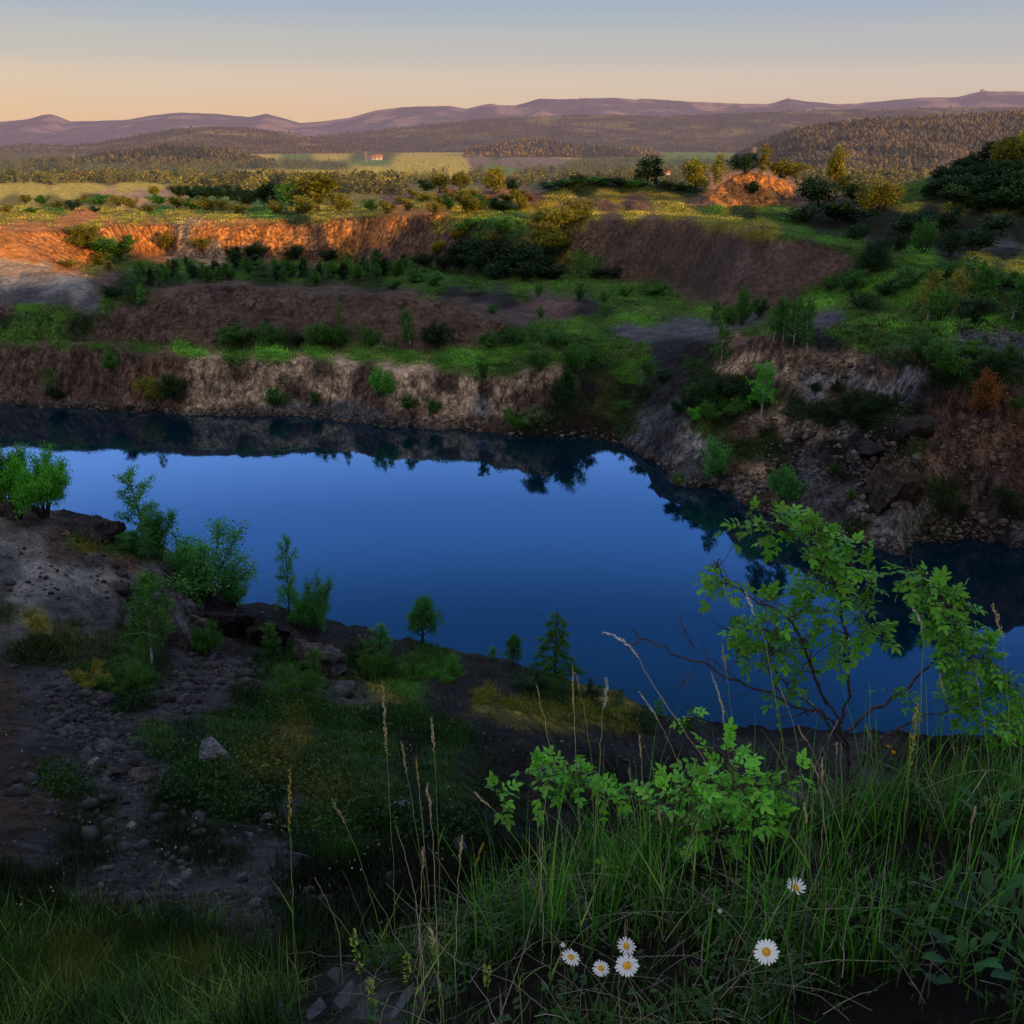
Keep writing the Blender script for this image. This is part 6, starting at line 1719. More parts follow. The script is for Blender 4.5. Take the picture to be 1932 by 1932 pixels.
D0 = 2.95
rose_bush("large wild rose bush with bright leaves rising in front of the lake", (1612, 1545, 3.0), [
    ([(1612, 1560, 3.0), (1606, 1500, 2.98), (1600, 1440, 2.97), (1590, 1365, 2.95), (1603, 1300, 2.95), (1592, 1200, 2.93), (1582, 1110, 2.92), (1560, 1045, 2.9), (1532, 985, 2.9)], 0.008),
    ([(1596, 1400, 2.96), (1560, 1350, 2.93), (1480, 1318, 2.9), (1400, 1288, 2.86), (1310, 1245, 2.82), (1240, 1222, 2.8), (1190, 1186, 2.78)], 0.0055),
    ([(1600, 1420, 2.96), (1540, 1340, 2.98), (1480, 1290, 3.0), (1420, 1220, 3.0), (1345, 1172, 3.0)], 0.005),
    ([(1560, 1330, 2.95), (1500, 1180, 2.9), (1420, 1130, 2.88), (1370, 1092, 2.87), (1346, 1058, 2.86)], 0.0045),
    ([(1598, 1380, 2.96), (1650, 1340, 3.0), (1700, 1305, 3.02), (1770, 1240, 3.03), (1800, 1180, 3.03), (1765, 1105, 3.0), (1715, 1072, 3.0)], 0.006),
    ([(1770, 1245, 3.03), (1820, 1235, 3.05), (1870, 1262, 3.08), (1905, 1290, 3.1)], 0.004),
    ([(1600, 1250, 2.94), (1640, 1200, 2.92), (1630, 1140, 2.9), (1605, 1080, 2.9)], 0.004),
    ([(1590, 1365, 2.95), (1540, 1290, 2.93), (1530, 1230, 2.92), (1480, 1170, 2.9)], 0.0038),
    ([(1582, 1110, 2.92), (1540, 1050, 2.9), (1470, 1000, 2.88), (1405, 975, 2.87)], 0.003),
    ([(1604, 1470, 2.98), (1660, 1400, 2.95), (1720, 1360, 2.95), (1800, 1340, 2.97), (1860, 1320, 3.0)], 0.005),
    ([(1480, 1318, 2.9), (1450, 1260, 2.9), (1465, 1190, 2.9), (1445, 1150, 2.9)], 0.0028),
    ([(1400, 1288, 2.86), (1330, 1240, 2.86), (1290, 1190, 2.86)], 0.0018), ([(1310, 1245, 2.82), (1300, 1280, 2.82), (1275, 1300, 2.82)], 0.0015),
    ([(1540, 1340, 2.98), (1500, 1350, 2.9), (1430, 1380, 2.86)], 0.002)],
    [(1480, 985, 42, 26, 2.88, 0.04, 18), (1540, 1010, 48, 34, 2.9, 0.05, 26), (1410, 985, 18, 14, 2.87, 0.02, 5), (1592, 1060, 50, 46, 2.9, 0.05, 28), (1545, 1090, 40, 40, 2.92, 0.05, 18), (1612, 1120, 34, 34, 2.9, 0.04, 14),
     (1540, 1160, 48, 34, 2.92, 0.06, 18), (1630, 1180, 42, 36, 2.92, 0.05, 18), (1580, 1220, 44, 30, 2.94, 0.05, 10), (1352, 1095, 26, 40, 2.87, 0.03, 12), (1440, 1150, 40, 34, 2.9, 0.05, 14),
     (1400, 1190, 50, 26, 2.98, 0.05, 14), (1470, 1210, 55, 40, 2.93, 0.06, 20), (1420, 1240, 50, 26, 2.93, 0.05, 12), (1500, 1265, 40, 22, 2.94, 0.05, 6), (1735, 1085, 46, 36, 3.0, 0.05, 20), (1785, 1130, 44, 40, 3.02, 0.05, 30),
     (1780, 1190, 48, 44, 3.03, 0.06, 24), (1835, 1220, 50, 44, 3.04, 0.06, 34), (1790, 1260, 50, 40, 3.02, 0.06, 22), (1870, 1275, 40, 34, 3.07, 0.05, 18), (1840, 1325, 70, 34, 3.0, 0.06, 24), (1910, 1320, 30, 40, 3.05, 0.05, 14),
     (1480, 1310, 30, 20, 2.9, 0.04, 4), (1700, 1310, 20, 14, 3.0, 0.03, 2)], gE)
rose_bush("low bright green rose bush in front of the large one, above the daisies", (1410, 1630, 2.27), [
    ([(1412, 1650, 2.27), (1410, 1580, 2.25), (1395, 1510, 2.23), (1370, 1440, 2.22), (1350, 1415, 2.22)], 0.005), ([(1410, 1580, 2.25), (1350, 1530, 2.22), (1290, 1490, 2.20)], 0.0035),
    ([(1405, 1550, 2.24), (1440, 1500, 2.23), (1490, 1462, 2.23)], 0.0035), ([(1400, 1560, 2.24), (1330, 1570, 2.19), (1265, 1555, 2.17)], 0.003)],
    [(1370, 1430, 60, 26, 2.22, 0.05, 18), (1320, 1480, 60, 34, 2.21, 0.05, 22), (1390, 1490, 60, 40, 2.23, 0.06, 30), (1450, 1480, 50, 30, 2.23, 0.05, 16), (1300, 1540, 50, 30, 2.19, 0.05, 14), (1380, 1550, 60, 36, 2.22, 0.06, 22), (1440, 1540, 40, 34, 2.24, 0.05, 12), (1495, 1466, 26, 14, 2.23, 0.03, 5), (1330, 1590, 30, 20, 2.20, 0.04, 5), (1260, 1480, 30, 20, 2.20, 0.04, 6)], gE, 1.0, 0.26)
rose_bush("small rose bush leaning left over the dark slope", (1150, 1560, 2.75), [
    ([(1160, 1600, 2.75), (1150, 1540, 2.72), (1110, 1500, 2.7), (1050, 1480, 2.68), (1000, 1500, 2.66), (945, 1505, 2.64)], 0.004), ([(1110, 1500, 2.7), (1080, 1455, 2.7), (1030, 1435, 2.69)], 0.003), ([(1150, 1540, 2.72), (1200, 1500, 2.72), (1240, 1490, 2.72)], 0.003)],
    [(1025, 1445, 38, 22, 2.69, 0.04, 12), (1065, 1475, 44, 26, 2.69, 0.05, 16), (1120, 1485, 40, 30, 2.71, 0.05, 14), (950, 1495, 20, 22, 2.64, 0.03, 6), (1035, 1500, 30, 16, 2.68, 0.04, 5), (1150, 1490, 30, 24, 2.72, 0.05, 8), (1210, 1500, 34, 24, 2.72, 0.04, 8)], gE)
rose_bush("knee-high rose seedling left of the upper daisy", (1190, 1705, 2.3), [([(1190, 1720, 2.3), (1188, 1680, 2.29), (1180, 1645, 2.28)], 0.003)],
          [(1180, 1655, 38, 26, 2.28, 0.04, 12), (1190, 1690, 34, 16, 2.29, 0.04, 5)], gE, 0.9)
rose_bush("single rose sprig sticking up at the lake edge left of the large bush", (1320, 1420, 3.1), [([(1330, 1450, 3.1), (1318, 1390, 3.08), (1300, 1345, 3.06)], 0.002)],
          [(1305, 1350, 22, 18, 3.06, 0.02, 5)], gE, 0.9)
rose_bush("leafy rose shoots at the right edge under the large bush", (1900, 1440, 2.95), [([(1900, 1460, 2.95), (1895, 1400, 2.93), (1880, 1350, 2.93)], 0.004), ([(1895, 1400, 2.93), (1930, 1360, 2.93)], 0.003)],
          [(1880, 1360, 40, 26, 2.93, 0.05, 12), (1925, 1370, 30, 34, 2.93, 0.05, 10)], gE)

# ---- ground cover of the knoll the photographer stands on
KN = (GY_ > 0.4) & (GY_ < 3.7) & (HG > 22.3)
dens = KN * (0.10 + sstep(-0.1, 0.4, fbm(GX_, GY_, 0.34, 3, 801)) * 1.2) * np.interp(PX, [560, 700, 900, 1300], [0.15, 0.4, 0.8, 1.0]) * (1 - 0.93 * ((PX < 800) & (PY > 1840)))
dens *= 1 - 0.85 * sstep(1600, 1720, PX) * sstep(1680, 1800, PY)
AREA_S = AREA.copy()
x, y, z = sample_ground(3300, dens, gE, 0.02)
xr = gE.uniform(1.15, 3.4, 1900); yr = gE.uniform(0.7, 3.25, 1900)
x = np.concatenate([x, xr]); y = np.concatenate([y, yr]); z = np.concatenate([z, hgt(xr, yr)])
edge = np.interp(to_px(x, y, z)[1], [1440, 1560, 1700, 1932], [0.95, 0.95, 0.9, 0.8])
h = gE.uniform(0.03, 0.17, len(x)) * edge
green = np.where(gE.uniform(0, 1, (len(x), 1)) < 0.86, np.array([[0.036, 0.118, 0.014]]), np.array([[0.20, 0.18, 0.105]])) * gE.uniform(0.10, 1.6, (len(x), 1))
V, Fc, C = tufts(x, y, z, 5, h, np.full(len(x), 0.0042), np.full(len(x), 0.028), gE, 4, green, 0.45)
stuff("grass", "tangled green grass on the dark knoll in the foreground", V, Fc, C, GRASS, "grass")
x, y, z = sample_ground(270, dens * (PX > 900) * (PY < 1860), gE, 0.02)
h = gE.uniform(0.16, 0.46, len(x))
V, Fc, C = tufts(x, y, z, 4, h, np.full(len(x), 0.0042), np.full(len(x), 0.022), gE, 5, np.tile([0.105, 0.370, 0.036], (len(x), 1)) * gE.uniform(0.6, 1.5, (len(x), 1)), 0.28)
stuff("grass", "taller bright green grass blades between the rose bushes", V, Fc, C, GRASS, "grass")
# dry straw, lying and arching
n = 650
x, y, z = sample_ground(n, dens * np.interp(PX, [620, 1000, 1932], [0.8, 1, 0.8]), gE, 0.02)
polys = []
for i in range(n):
    a = gE.uniform(0, 6.28); el_ = gE.uniform(-0.05, 0.9)
    c2 = curve([x[i], y[i], z[i] + gE.uniform(0, 0.08)], [math.cos(a) * math.cos(el_), math.sin(a) * math.cos(el_), math.sin(el_)], gE.uniform(0.06, 0.34), 6, 0.16, -0.18, gE)
    r = gE.uniform(0.0005, 0.0012); polys.append((c2, r, r * 0.5))
V, Fc = tubes(polys, 3)
STRAW = solid_material("dry_straw", (0.34, 0.30, 0.25), 0.85, 3, 0.5, 1.4)
o = link("dry_grass", mesh_np("dry_grass", V, Fc, STRAW, True)); tag(o, "dead straw tangled through the grass of the knoll", "dry grass", kind="stuff")
# small weeds: leafy sprigs
x, y, z = sample_ground(420, dens, gE, 0.02)
per = 12; k = np.repeat(np.arange(len(x)), per); hh = gE.uniform(0.04, 0.16, len(x))
tt = gE.uniform(0.1, 1, len(k)); az = gE.uniform(0, 6.28, len(k))
P = np.stack([x, y, z], -1)[k] + np.stack([0.012 * np.cos(az), 0.012 * np.sin(az), tt * hh[k]], -1)
D = np.stack([np.cos(az), np.sin(az), np.full(len(k), 0.35)], -1)
tn = np.tile([0.030, 0.085, 0.014], (len(k), 1)) * gE.uniform(0.5, 1.6, (len(x), 1))[k]
V, Fl, C = leaflets(P, D, np.tile([0, 0, 1.0], (len(k), 1)) + gE.normal(0, 0.2, (len(k), 3)), gE.uniform(0.010, 0.026, len(k)), gE, tn, 0.8)
stuff("weeds", "small leafy weeds low in the grass of the knoll", V, Fl, C, GRASS, "weeds")
# longer grass at the lower left
wl = (GY_ > 2.2) & (GY_ < 8.5) & (PX < 700) & (PY > 1690) & ((PX < 540) | (PY < 1820))
x, y, z = sample_ground(3600, wl * sstep(1660, 1850, PY) * (0.15 + sstep(-0.3, 0.4, fbm(GX_, GY_, 1.2, 3, 811))), gE)
h = gE.uniform(0.08, 0.28, len(x))
gc = np.where(fbm(x, y, 1.6, 3, 812)[:, None] > 0.0, np.array([[0.085, 0.155, 0.026]]), np.array([[0.022, 0.060, 0.012]])) * gE.uniform(0.1, 2.2, (len(x), 1))
V, Fc, C = tufts(x, y, z, 5, h, np.full(len(x), 0.0065), np.full(len(x), 0.05), gE, 3, gc, 0.55)
stuff("grass", "fine dark grass on the slope at the lower left", V, Fc, C, GRASS, "grass")

# ---- tall grass with seed heads, each its own plant
STEM_G = solid_material("grass_stem_green", (0.27, 0.40, 0.095), 0.6, 4, 0.7, 1.3)
STEM_D = solid_material("grass_stem_dry", (0.58, 0.47, 0.34), 0.75, 4, 0.7, 1.3)
HEAD_T = leaf_material("seed_head_tan", (0.58, 0.44, 0.30), 0.3, 0.2, (1.1, 1, 0.9))
HEAD_G = leaf_material("seed_head_golden", (0.52, 0.40, 0.10), 0.3, 0.2, (1.1, 1, 0.9))
HEAD_W = leaf_material("seed_head_pale", (0.68, 0.62, 0.60), 0.3, 0.2, (1.1, 1, 0.9))


def tall_grass(pts, dd, label, dry=False, head=0.2, hm=None, fat=1.0, leaf=True, r=0.0014, group=None):
    """pts: base to tip as seen; dd: forward distance at base and tip"""
    g = gE
    n = len(pts); w = np.array([Dp(p[0], p[1], dd[0] + (dd[1] - dd[0]) * i / (n - 1)) for i, p in enumerate(pts)])
    gz = float(hgt(w[0][0], w[0][1]))
    if w[0][2] > gz: w = np.concatenate([[np.array([w[0][0], w[0][1], gz - 0.01])], w])
    root = np.array([w[0][0], w[0][1], min(w[0][2], gz)])
    q = smooth_poly(w, 6); q[1:-1, :] += g.normal(0, 0.0015, (len(q) - 2, 3))
    t = thing("tall_grass", label, "tall grass", root, group=group)
    mat = STEM_D if dry else STEM_G
    v, f = tubes([(q - root, r * 1.15, r * 0.55)], 5); link("stem", mesh_np("stem", v, f, mat, True), t)
    if head > 0:
        seg = np.linalg.norm(np.diff(q, axis=0), axis=1); cum = np.concatenate([[0], np.cumsum(seg)]); tot = cum[-1]
        m = int(70 * max(0.5, head / 0.2)); s = tot * (1 - head) + tot * head * np.linspace(0, 1, m)
        P = np.stack([np.interp(s, cum, q[:, k]) for k in range(3)], -1); tg = norm(np.gradient(P, axis=0))
        side = norm(np.cross(tg, g.normal(size=(m, 3)))); prof = np.sin(np.linspace(0.15, 1, m) * np.pi * 0.95) * 0.6 + 0.4
        V, Fq, C = leaf_quads(P - root + side * 0.0016 * fat, tg + side * 0.30 * fat, 0.0125 * prof, 0.0046 * fat * prof, g, 0.0)
        link("seed_head", mesh_np("seed_head", V, Fq, hm or HEAD_T, False, C), t)
    if leaf:
        for k in range(2):
            fr = 0.12 + 0.26 * k + g.uniform(0, 0.1); p, tg = along(q, fr)
            a = g.uniform(0, 6.28); c2 = curve(p, tg + 0.35 * np.array([math.cos(a), math.sin(a), 0]), g.uniform(0.10, 0.2), 6, 0.03, -0.07, g)
            sd = norm(np.cross(norm(np.gradient(c2, axis=0)), np.array([math.sin(a), -math.cos(a), 0.3]))); wv = np.linspace(1, 0.05, 6)[:, None] * 0.0026
            V = np.stack([c2 - sd * wv, c2 + sd * wv], 1).reshape(-1, 3) - root; i = np.arange(5)[:, None] * 2
            link("blade", mesh_np("blade", V, i + np.array([[0, 1, 3, 2]]), mat, True), t)
    return t


TG = [
    ([(556, 1800), (552, 1680), (547, 1560), (546, 1452)], (2.35, 2.35), "tall golden grass stalk standing alone at the left", False, 0.22, "G", 1.2),
    ([(746, 1790), (742, 1640), (733, 1480), (722, 1288)], (2.75, 2.8), "tallest of the middle grass stalks, with a dense tan spike", False, 0.24, "T", 1.2),
    ([(815, 1785), (800, 1660), (778, 1520), (757, 1400)], (2.7, 2.7), "tan-tipped stalk leaning left beside the tallest stalk", False, 0.14, "T", 1.0),
    ([(812, 1745), (806, 1650), (796, 1540), (785, 1430)], (2.75, 2.75), "thin dark-headed stalk between two tan ones", True, 0.16, "G", 0.7),
    ([(830, 1775), (829, 1640), (824, 1500), (814, 1355)], (2.75, 2.8), "straight tan stalk right of the thin dark-headed one", False, 0.15, "T", 1.0),
    ([(730, 1818), (708, 1720), (672, 1600), (627, 1508)], (2.5, 2.5), "grass stalk curving left with a bent tan head", False, 0.14, "T", 0.9),
    ([(640, 1770), (622, 1710), (606, 1680), (594, 1655)], (2.6, 2.6), "short pale stalk bending left without a head", True, 0.0, "T", 0.6),
    ([(1062, 1585), (1048, 1480), (1030, 1370), (1012, 1292)], (2.75, 2.75), "pale stalk rising from the small leaning rose bush", True, 0.15, "T", 0.7),
    ([(1092, 1560), (1088, 1450), (1083, 1340), (1080, 1258)], (2.8, 2.8), "straight pale stalk behind the small leaning rose bush", True, 0.22, "T", 0.7),
    ([(1128, 1560), (1122, 1470), (1104, 1350), (1086, 1270)], (2.85, 2.85), "thin green stalk touching the straight pale one", False, 0.1, "T", 0.6),
    ([(1116, 1772), (1122, 1640), (1130, 1480), (1136, 1370), (1144, 1280)], (2.3, 2.6), "long bright green stalk with a pinkish plume at its tip", False, 0.12, "W", 1.3),
    ([(1360, 1500), (1320, 1420), (1250, 1320), (1200, 1235), (1168, 1203), (1138, 1194)], (2.7, 2.75), "long pale stalk arching left over the lake", True, 0.18, "W", 0.9),
    ([(1378, 1470), (1372, 1400), (1362, 1330), (1342, 1268)], (2.8, 2.8), "braided pale stalk left of the large rose bush", True, 0.42, "W", 0.8),
    ([(1300, 1500), (1280, 1440), (1248, 1370), (1205, 1304)], (2.85, 2.85), "pale stalk leaning left below the arching one", True, 0.22, "W", 0.8),
    ([(1500, 1560), (1482, 1440), (1462, 1310), (1440, 1200), (1406, 1118)], (2.55, 2.6), "pale-tipped stalk crossing the left of the large rose bush", False, 0.1, "W", 0.9),
    ([(1716, 1600), (1730, 1440), (1738, 1300), (1740, 1190), (1722, 1146)], (2.5, 2.55), "upright stalk with a nodding pale tip in the rose leaves", False, 0.1, "W", 0.9),
    ([(1922, 1640), (1910, 1480), (1902, 1330), (1893, 1210), (1872, 1140)], (2.5, 2.55), "tan-plumed stalk at the far right above the dark cove", False, 0.12, "T", 1.3),
    ([(1662, 1880), (1690, 1700), (1706, 1560), (1718, 1430), (1732, 1328)], (2.15, 2.3), "stout stalk with a large golden spike at right", False, 0.2, "G", 1.9),
    ([(1590, 1932), (1592, 1800), (1590, 1640), (1588, 1500), (1586, 1400)], (2.0, 2.3), "tall green stalk rising from the bottom right of centre", False, 0.0, "T", 1.0),
    ([(1570, 1935), (1572, 1850), (1580, 1760), (1582, 1695)], (1.75, 1.8), "reddish dry stalk at the bottom right of centre", True, 0.0, "T", 1.0),
    ([(1648, 1935), (1640, 1850), (1622, 1740), (1614, 1640)], (1.75, 1.85), "pale dry stalk leaning left at the bottom", True, 0.0, "T", 1.0),
    ([(1662, 1935), (1665, 1820), (1688, 1720), (1700, 1640)], (1.75, 1.85), "bright green blade-stalk at the bottom right", False, 0.0, "T", 1.2),
    ([(1668, 1660), (1664, 1560), (1645, 1420), (1640, 1290)], (2.6, 2.75), "thin green stalk through the heart of the large rose bush", False, 0.0, "T", 0.8),
    ([(1440, 1740), (1444, 1660), (1448, 1600), (1450, 1575)], (2.0, 2.05), "headless green stalk left of the upper daisy", False, 0.0, "T", 1.3),
    ([(1780, 1600), (1760, 1500), (1750, 1400), (1748, 1290)], (2.5, 2.6), "slender stalk right of the golden spike", False, 0.0, "T", 0.8),
    ([(1925, 1770), (1905, 1700), (1885, 1600), (1870, 1510)], (2.0, 2.1), "yellowing stalk with bent top near the right edge", False, 0.1, "G", 0.8),
    ([(975, 1900), (982, 1850), (990, 1835)], (1.75, 1.75), "short flat green blade at the bottom", False, 0.0, "T", 1.5),
    ([(905, 1720), (897, 1650), (905, 1610), (912, 1590)], (2.5, 2.5), "small branching green stalk on the edge of the knoll", False, 0.3, "G", 0.7),
    ([(1205, 1640), (1200, 1560), (1192, 1500), (1187, 1450)], (2.6, 2.65), "thin dark-tipped stalk between two rose bushes", True, 0.12, "T", 0.8),
    ([(1520, 1580), (1512, 1480), (1500, 1380), (1470, 1290)], (2.75, 2.8), "grey stalk slanting through the lower rose branches", True, 0.12, "T", 0.7),
]
gS = np.random.default_rng(31)
FINE = "fine dry stalks among the foreground plants"
for k in range(46):
    bx = gS.uniform(760, 1930); by = np.interp(bx, [760, 1000, 1300, 1930], [1760, 1640, 1600, 1580]) + gS.uniform(-30, 200); L = gS.uniform(110, 300) * (1.0 if k % 3 else 1.25); dx = gS.normal(0, 45)
    d_ = float(np.interp(by, [1480, 1600, 1750, 1932], [2.85, 2.5, 1.9, 1.55]))
    TG.append(([(bx, by), (bx + dx * 0.25, by - L * 0.4), (bx + dx * 0.6, by - L * 0.75), (bx + dx, by - L)], (d_, d_ + 0.05), "thin upright grass stalk among the many fine ones around the rose bushes and daisies", bool(k % 2), 0.13 if k % 3 == 0 else 0.0, "TWG"[k % 3], 0.6))
HM = {"T": HEAD_T, "G": HEAD_G, "W": HEAD_W}
for pts, dd, lb, dry, hd, hm, fat in TG:
    tall_grass(pts, dd, lb, dry, hd, HM[hm], fat, leaf=not dry, r=0.0009 if lb.startswith("thin upright") else 0.0014, group=FINE if lb.startswith("thin upright") else None)

# ---- daisies
PETAL = leaf_material("daisy_petals", (0.80, 0.82, 0.86), 0.25, 0.0, (1, 1, 1))
DISC = solid_material("daisy_disc", (0.78, 0.42, 0.03), 0.8, 120, 0.6, 1.25, 0.4)
GREEN = solid_material("flower_stem", (0.075, 0.15, 0.035), 0.7, 6)


def daisy(px, py, wpx, d, nrm_, npet, label, keep=1.0, foot=None, curl=0.1):
    g = gE
    c = Dp(px, py, d); R0 = wpx * depth_of(c) / F / 2
    n = norm(np.array(nrm_, float)); a = norm(np.cross(n, [0.3, 0.1, 1.0])); b = np.cross(n, a)
    fx, fy = c[0] + g.uniform(-0.05, 0.05), c[1] + g.uniform(0.0, 0.06)
    root = np.array([fx, fy, float(hgt(fx, fy))])
    t = thing("daisy", label, "daisy", root)
    q = smooth_poly([root + [0, 0, -0.01], root * 0.5 + c * 0.5 + [g.uniform(-0.02, 0.02), 0, 0.0], c - n * 0.03, c - n * 0.004], 5)
    v, f = tubes([(q - root, 0.0013, 0.0011)], 5); link("stem", mesh_np("stem", v, f, GREEN, True), t)
    V, Q, C, base = [], [], [], 0
    rd = R0 * 0.36
    for k in range(npet):
        if g.uniform() > keep: continue
        th = 2 * np.pi * (k + g.uniform(-0.18, 0.18)) / npet; dr = a * math.cos(th) + b * math.sin(th); sd = np.cross(n, dr)
        L = (R0 - rd * 0.75) * g.uniform(0.86, 1.06); W = R0 * g.uniform(0.095, 0.125); cu = curl + g.normal(0, 0.07)
        for t_, wv in ((0, 0.45), (0.3, 0.9), (0.65, 1.0), (0.9, 0.8), (1.0, 0.35)):
            m = c + dr * (rd * 0.75 + L * t_) + n * (-cu * L * t_ * t_)
            for s in (-1, 0, 1): V.append(m + sd * s * W * wv + n * (0.004 * R0 / 0.03 * (0.4 if s else 0.0))); C.append([g.uniform(0.92, 1.05)] * 3)
        for r_ in range(4):
            for s in range(2): o = base + r_ * 3 + s; Q.append([o, o + 1, o + 4, o + 3])
        base += 15
    link("petals", mesh_np("petals", np.array(V) - root, np.array(Q), PETAL, True, np.array(C)), t)
    V = [c + n * rd * 0.50]; Q, T = [], []
    for i, (rr_, hh_) in enumerate([(0.35, 0.47), (0.7, 0.36), (0.95, 0.14), (1.0, -0.05), (0.6, -0.2)]):
        for k in range(14):
            th = 2 * np.pi * k / 14; V.append(c + (a * math.cos(th) + b * math.sin(th)) * rd * rr_ + n * rd * hh_)
    for k in range(14): T.append([0, 1 + k, 1 + (k + 1) % 14])
    for i in range(4):
        for k in range(14): Q.append([1 + i * 14 + k, 1 + (i + 1) * 14 + k, 1 + (i + 1) * 14 + (k + 1) % 14, 1 + i * 14 + (k + 1) % 14])
    link("disc", mesh_np("disc", np.array(V) - root, [np.array(Q), np.array(T)], DISC, True), t)
    return t


daisy(1446, 1796, 48, 1.42, (-0.3, -0.45, 0.84), 21, "largest daisy, alone, right of the cluster of four")
daisy(1501, 1675, 38, 1.72, (0.05, -0.35, 0.95), 15, "half-open daisy with upswept petals above the largest one", 0.75, curl=-0.55)
daisy(1077, 1806, 38, 1.50, (0.25, -0.12, 0.97), 18, "leftmost daisy of the cluster, seen nearly from the side", 0.95, curl=0.15)
daisy(1134, 1827, 33, 1.50, (0.15, -0.35, 0.92), 18, "smallest daisy, low in the middle of the cluster")
daisy(1183, 1822, 47, 1.46, (-0.1, -0.28, 0.95), 20, "broad daisy at the lower right of the cluster")
daisy(1182, 1785, 36, 1.52, (0.05, -0.45, 0.88), 16, "topmost daisy of the cluster, above the broad one")


def bud(px, py, d, label):
    c = Dp(px, py, d); root = np.array([c[0], c[1] + 0.02, float(hgt(c[0], c[1] + 0.02))])
    t = thing("daisy_bud", label, "flower bud", root)
    v, f = tubes([(np.array([root, (root + c) / 2 + [0.01, 0, 0], c]) - root, 0.0011, 0.001)], 5); link("stem", mesh_np("stem", v, f, GREEN, True), t)
    v, f = tubes([(np.array([c, c + [0, 0, 0.004]]) - root, 0.003, 0.0052), (np.array([c + [0, 0, 0.004], c + [0, 0, 0.010]]) - root, 0.0052, 0.0018)], 8); link("bud", mesh_np("bud", v, f, PETAL, True, np.ones((len(v), 3)) * 0.8), t)


bud(1062, 1786, 1.52, "closed white bud just above the leftmost daisy")
bud(1358, 1722, 1.6, "tiny closed bud left of the largest daisy")

# ---- yellow-green flowering spikes at the bottom
SPIKE = leaf_material("spike_florets", (0.30, 0.38, 0.070), 0.35, 0.2, (1.1, 1.0, 0.8))
for bx, by, tx, ty, d, lb in [(690, 1905, 664, 1757, 1.9, "tall yellow-green flowering spike at the bottom left of the knoll"), (703, 1925, 697, 1852, 1.8, "short yellow-green spike beside the slate slabs"),
                              (762, 1932, 768, 1806, 1.85, "yellow-green spike left of the bottom middle"), (918, 1932, 918, 1826, 1.72, "yellow-green spike at the bottom middle"), (822, 1850, 820, 1775, 2.0, "yellow-green spike behind the bottom left ones")]:
    b = Dp(bx, by, d); root = np.array([b[0], b[1], float(hgt(b[0], b[1]))]); tp = Dp(tx, ty, d)
    q = smooth_poly([root, (root + tp) / 2 + [0.004, 0, 0], tp], 6)
    t = thing("flowering_spike", lb, "wild plant", root)
    v, f = tubes([(q - root, 0.0016, 0.0009)], 5); link("stem", mesh_np("stem", v, f, GREEN, True), t)
    n = 60; s = 1 - 0.42 * gE.uniform(0, 1, n) ** 1.3; P = np.array([along(q, min(0.999, v_))[0] for v_ in s]) - root
    az = gE.uniform(0, 6.28, n); dr = np.stack([np.cos(az), np.sin(az), gE.uniform(0.2, 1.0, n)], -1)
    V, Fq, C = leaf_quads(P + dr * 0.004, dr, gE.uniform(0.006, 0.011, n), 0.006, gE, 0.1); link("florets", mesh_np("florets", V, Fq, SPIKE, False, C), t)

# ---- broad-leaved plants in the dark corner
BROAD = leaf_material("broad_leaves", (0.028, 0.110, 0.020), 0.3, 0.25, (1.15, 1.0, 0.7), rough=0.45, spec=0.3)
for px, py, d, n, L, lb in [(1845, 1820, 1.62, 9, 0.10, "broad-leaved plant in the dark bottom right corner"), (1905, 1700, 1.8, 8, 0.11, "large dock-like leaves at the right edge"), (1800, 1900, 1.5, 10, 0.09, "leafy plant at the bottom right corner"),
                            (1765, 1790, 1.75, 7, 0.09, "dark leafy plant left of the broad-leaved one"), (1930, 1890, 1.45, 9, 0.10, "leafy plant at the very corner"), (1710, 1880, 1.55, 7, 0.08, "small leafy plant right of the dry stalks"), 
                            (1850, 1600, 2.15, 9, 0.10, "leafy plant under the right rose shoots"), (1325, 1760, 1.9, 7, 0.06, "small leafy plant between the daisies")]:
    n = int(n * 1.7); c = Dp(px, py, d); root = np.array([c[0], c[1], float(hgt(c[0], c[1]))])
    t = thing("leafy_plant", lb, "wild plant", root)
    az = np.arange(n) * 2.4 + gE.uniform(0, 0.5, n); el_ = gE.uniform(0.25, 1.1, n); hs = np.linspace(0.005, 0.13, n) * gE.uniform(0.7, 1.2)
    P = np.stack([0.008 * np.cos(az), 0.008 * np.sin(az), hs], -1); dr = np.stack([np.cos(az) * np.cos(el_), np.sin(az) * np.cos(el_), np.sin(el_)], -1)
    tn = np.tile([1.0, 1.0, 1.0], (n, 1)) * gE.uniform(0.35, 1.4, (n, 1))
    V, Fl, C = leaflets(P + dr * 0.03, dr, np.tile([0, 0, 1.0], (n, 1)) - dr * 0.3, gE.uniform(0.4, 1.0, n) * L * 0.62, gE, tn, 0.85)
    link("leaves", mesh_np("leaves", V, Fl, BROAD, True, C), t)
    v, f = tubes([(np.array([[0, 0, -0.01], [0.002, 0, 0.05], [0, 0, 0.1]]), 0.002, 0.001)] + [(np.array([p, p + q * 0.03]), 0.0012, 0.001) for p, q in zip(P, dr)], 5); link("stem", mesh_np("stem", v, f, GREEN, True), t)

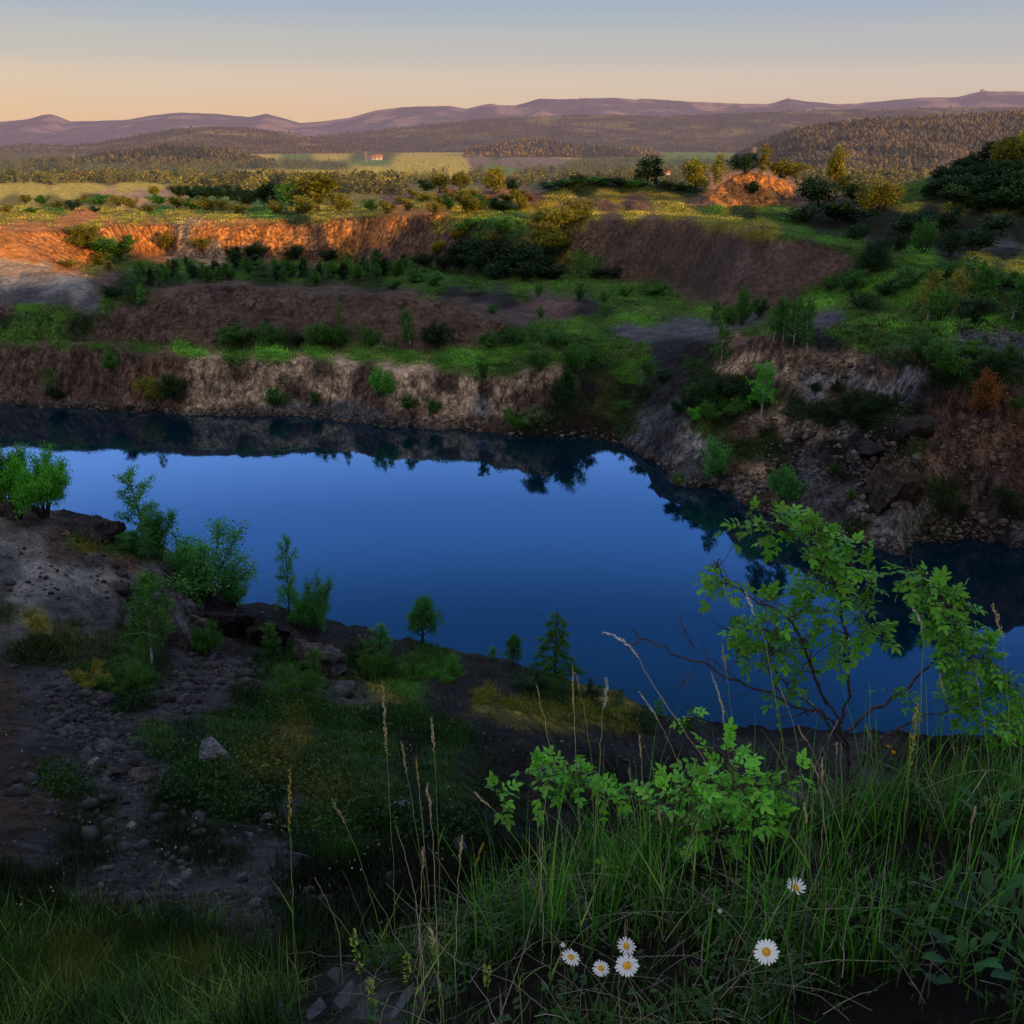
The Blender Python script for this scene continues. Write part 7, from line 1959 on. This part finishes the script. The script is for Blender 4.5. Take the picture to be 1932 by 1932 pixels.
# ---- slate slabs and small things
SLATE = solid_material("slate_pale", (0.075, 0.08, 0.10), 0.75, 9, 0.6, 1.35, 0.5)
import bmesh
for px, py, w_, h_, d_, rz, lb in [(655, 1893, 70, 16, 0.09, 0.5, "long pale slate slab tilted at the bottom"), (600, 1912, 46, 14, 0.08, -0.3, "pale slate slab at the bottom edge left of the long one"), (535, 1922, 48, 18, 0.08, 0.2, "bluish slate slab lowest at the bottom edge"),
                                    (700, 1918, 50, 12, 0.07, 0.9, "small slate slab right of the long pale one"), (640, 1850, 40, 22, 0.06, 1.2, "upright slate stone above the long slab"), (760, 1905, 44, 14, 0.07, -0.6, "slate slab half under grass at the bottom"),
                                    (690, 1870, 36, 12, 0.05, 0.1, "thin slate flake above the long slab"), (845, 1880, 36, 14, 0.06, 0.8, "slate flake right of the slabs among grass")]:
    p = hit(px, py); s = depth_of(p) / F; bm = bmesh.new()
    m = 7; ring = [(math.cos(a) * w_ * s * 0.38 * gE.uniform(0.75, 1.1), math.sin(a) * d_ * gE.uniform(0.6, 1.0)) for a in np.sort(gE.uniform(0, 6.28, m))]
    lo = [bm.verts.new((x_ * 1.04, y_ * 1.04, -0.01)) for x_, y_ in ring]; hi = [bm.verts.new((x_, y_, h_ * s * 0.7 + gE.uniform(-0.004, 0.004))) for x_, y_ in ring]
    bm.faces.new(hi); bm.faces.new(lo[::-1])
    for k in range(m): bm.faces.new((lo[k], lo[(k + 1) % m], hi[(k + 1) % m], hi[k]))
    bmesh.ops.bevel(bm, geom=bm.edges[:], offset=0.0022, segments=1, affect="EDGES")
    me = bpy.data.meshes.new("slate_slab"); bm.to_mesh(me); bm.free(); me.materials.append(SLATE)
    o = link("slate_slab", me); o.location = p; o.rotation_euler = (0.35, gE.uniform(-0.3, 0.3), rz); tag(o, lb, "stone")
YEL = leaf_material("yellow_petals", (0.75, 0.46, 0.02), 0.3, 0.0, (1, 1, 1))
for px, py, lb in [(1676, 1409, "small yellow flower under the large rose bush"), (1685, 1420, "second small yellow flower close beside the first"), (1336, 1620, "tiny yellow flower under the low rose bush")]:
    c = Dp(px, py, 2.75 if py < 1500 else 2.35); root = np.array([c[0], c[1] + 0.03, float(hgt(c[0], c[1] + 0.03))])
    t = thing("yellow_flower", lb, "flower", root)
    v, f = tubes([(np.array([root, (root + c) / 2 + [0.012, 0, 0.01], c]) - root, 0.001, 0.0008)], 5); link("stem", mesh_np("stem", v, f, GREEN, True), t)
    n = 14; az = gE.uniform(0, 6.28, n); dr = np.stack([np.cos(az), np.sin(az), gE.uniform(-0.3, 1.0, n)], -1)
    V, Fq, C = leaf_quads(np.tile(c - root, (n, 1)), dr, 0.009, 0.007, gE, 0.0); link("petals", mesh_np("petals", V, Fq, YEL, False, C), t)
for (p0, p1, p2, d, r, lb) in [((1790, 1871), (1812, 1868), (1830, 1866), 1.62, 0.0022, "short pale dry stick lying among the dark leaves"), ((1770, 1600), (1820, 1520), (1862, 1455), 2.3, 0.0016, "long dry stick slanting up at the right"),
                               ((1540, 1820), (1600, 1838), (1632, 1870), 1.75, 0.0014, "bent pale straw below the largest daisy's right"), ((1440, 1925), (1400, 1880), (1375, 1850), 1.75, 0.0013, "pale straw lying at the bottom under the largest daisy")]:
    w = np.array([Dp(*p0, d), Dp(*p1, d), Dp(*p2, d)]); q = smooth_poly(w, 5); root = q[0].copy()
    v, f = tubes([(q - root, r, r * 0.7)], 5); o = link("dry_stick", mesh_np("dry_stick", v, f, STEM_D, True)); o.location = root; tag(o, lb, "stick")
print("done", len(bpy.data.objects), round(time.time() - T0, 1))
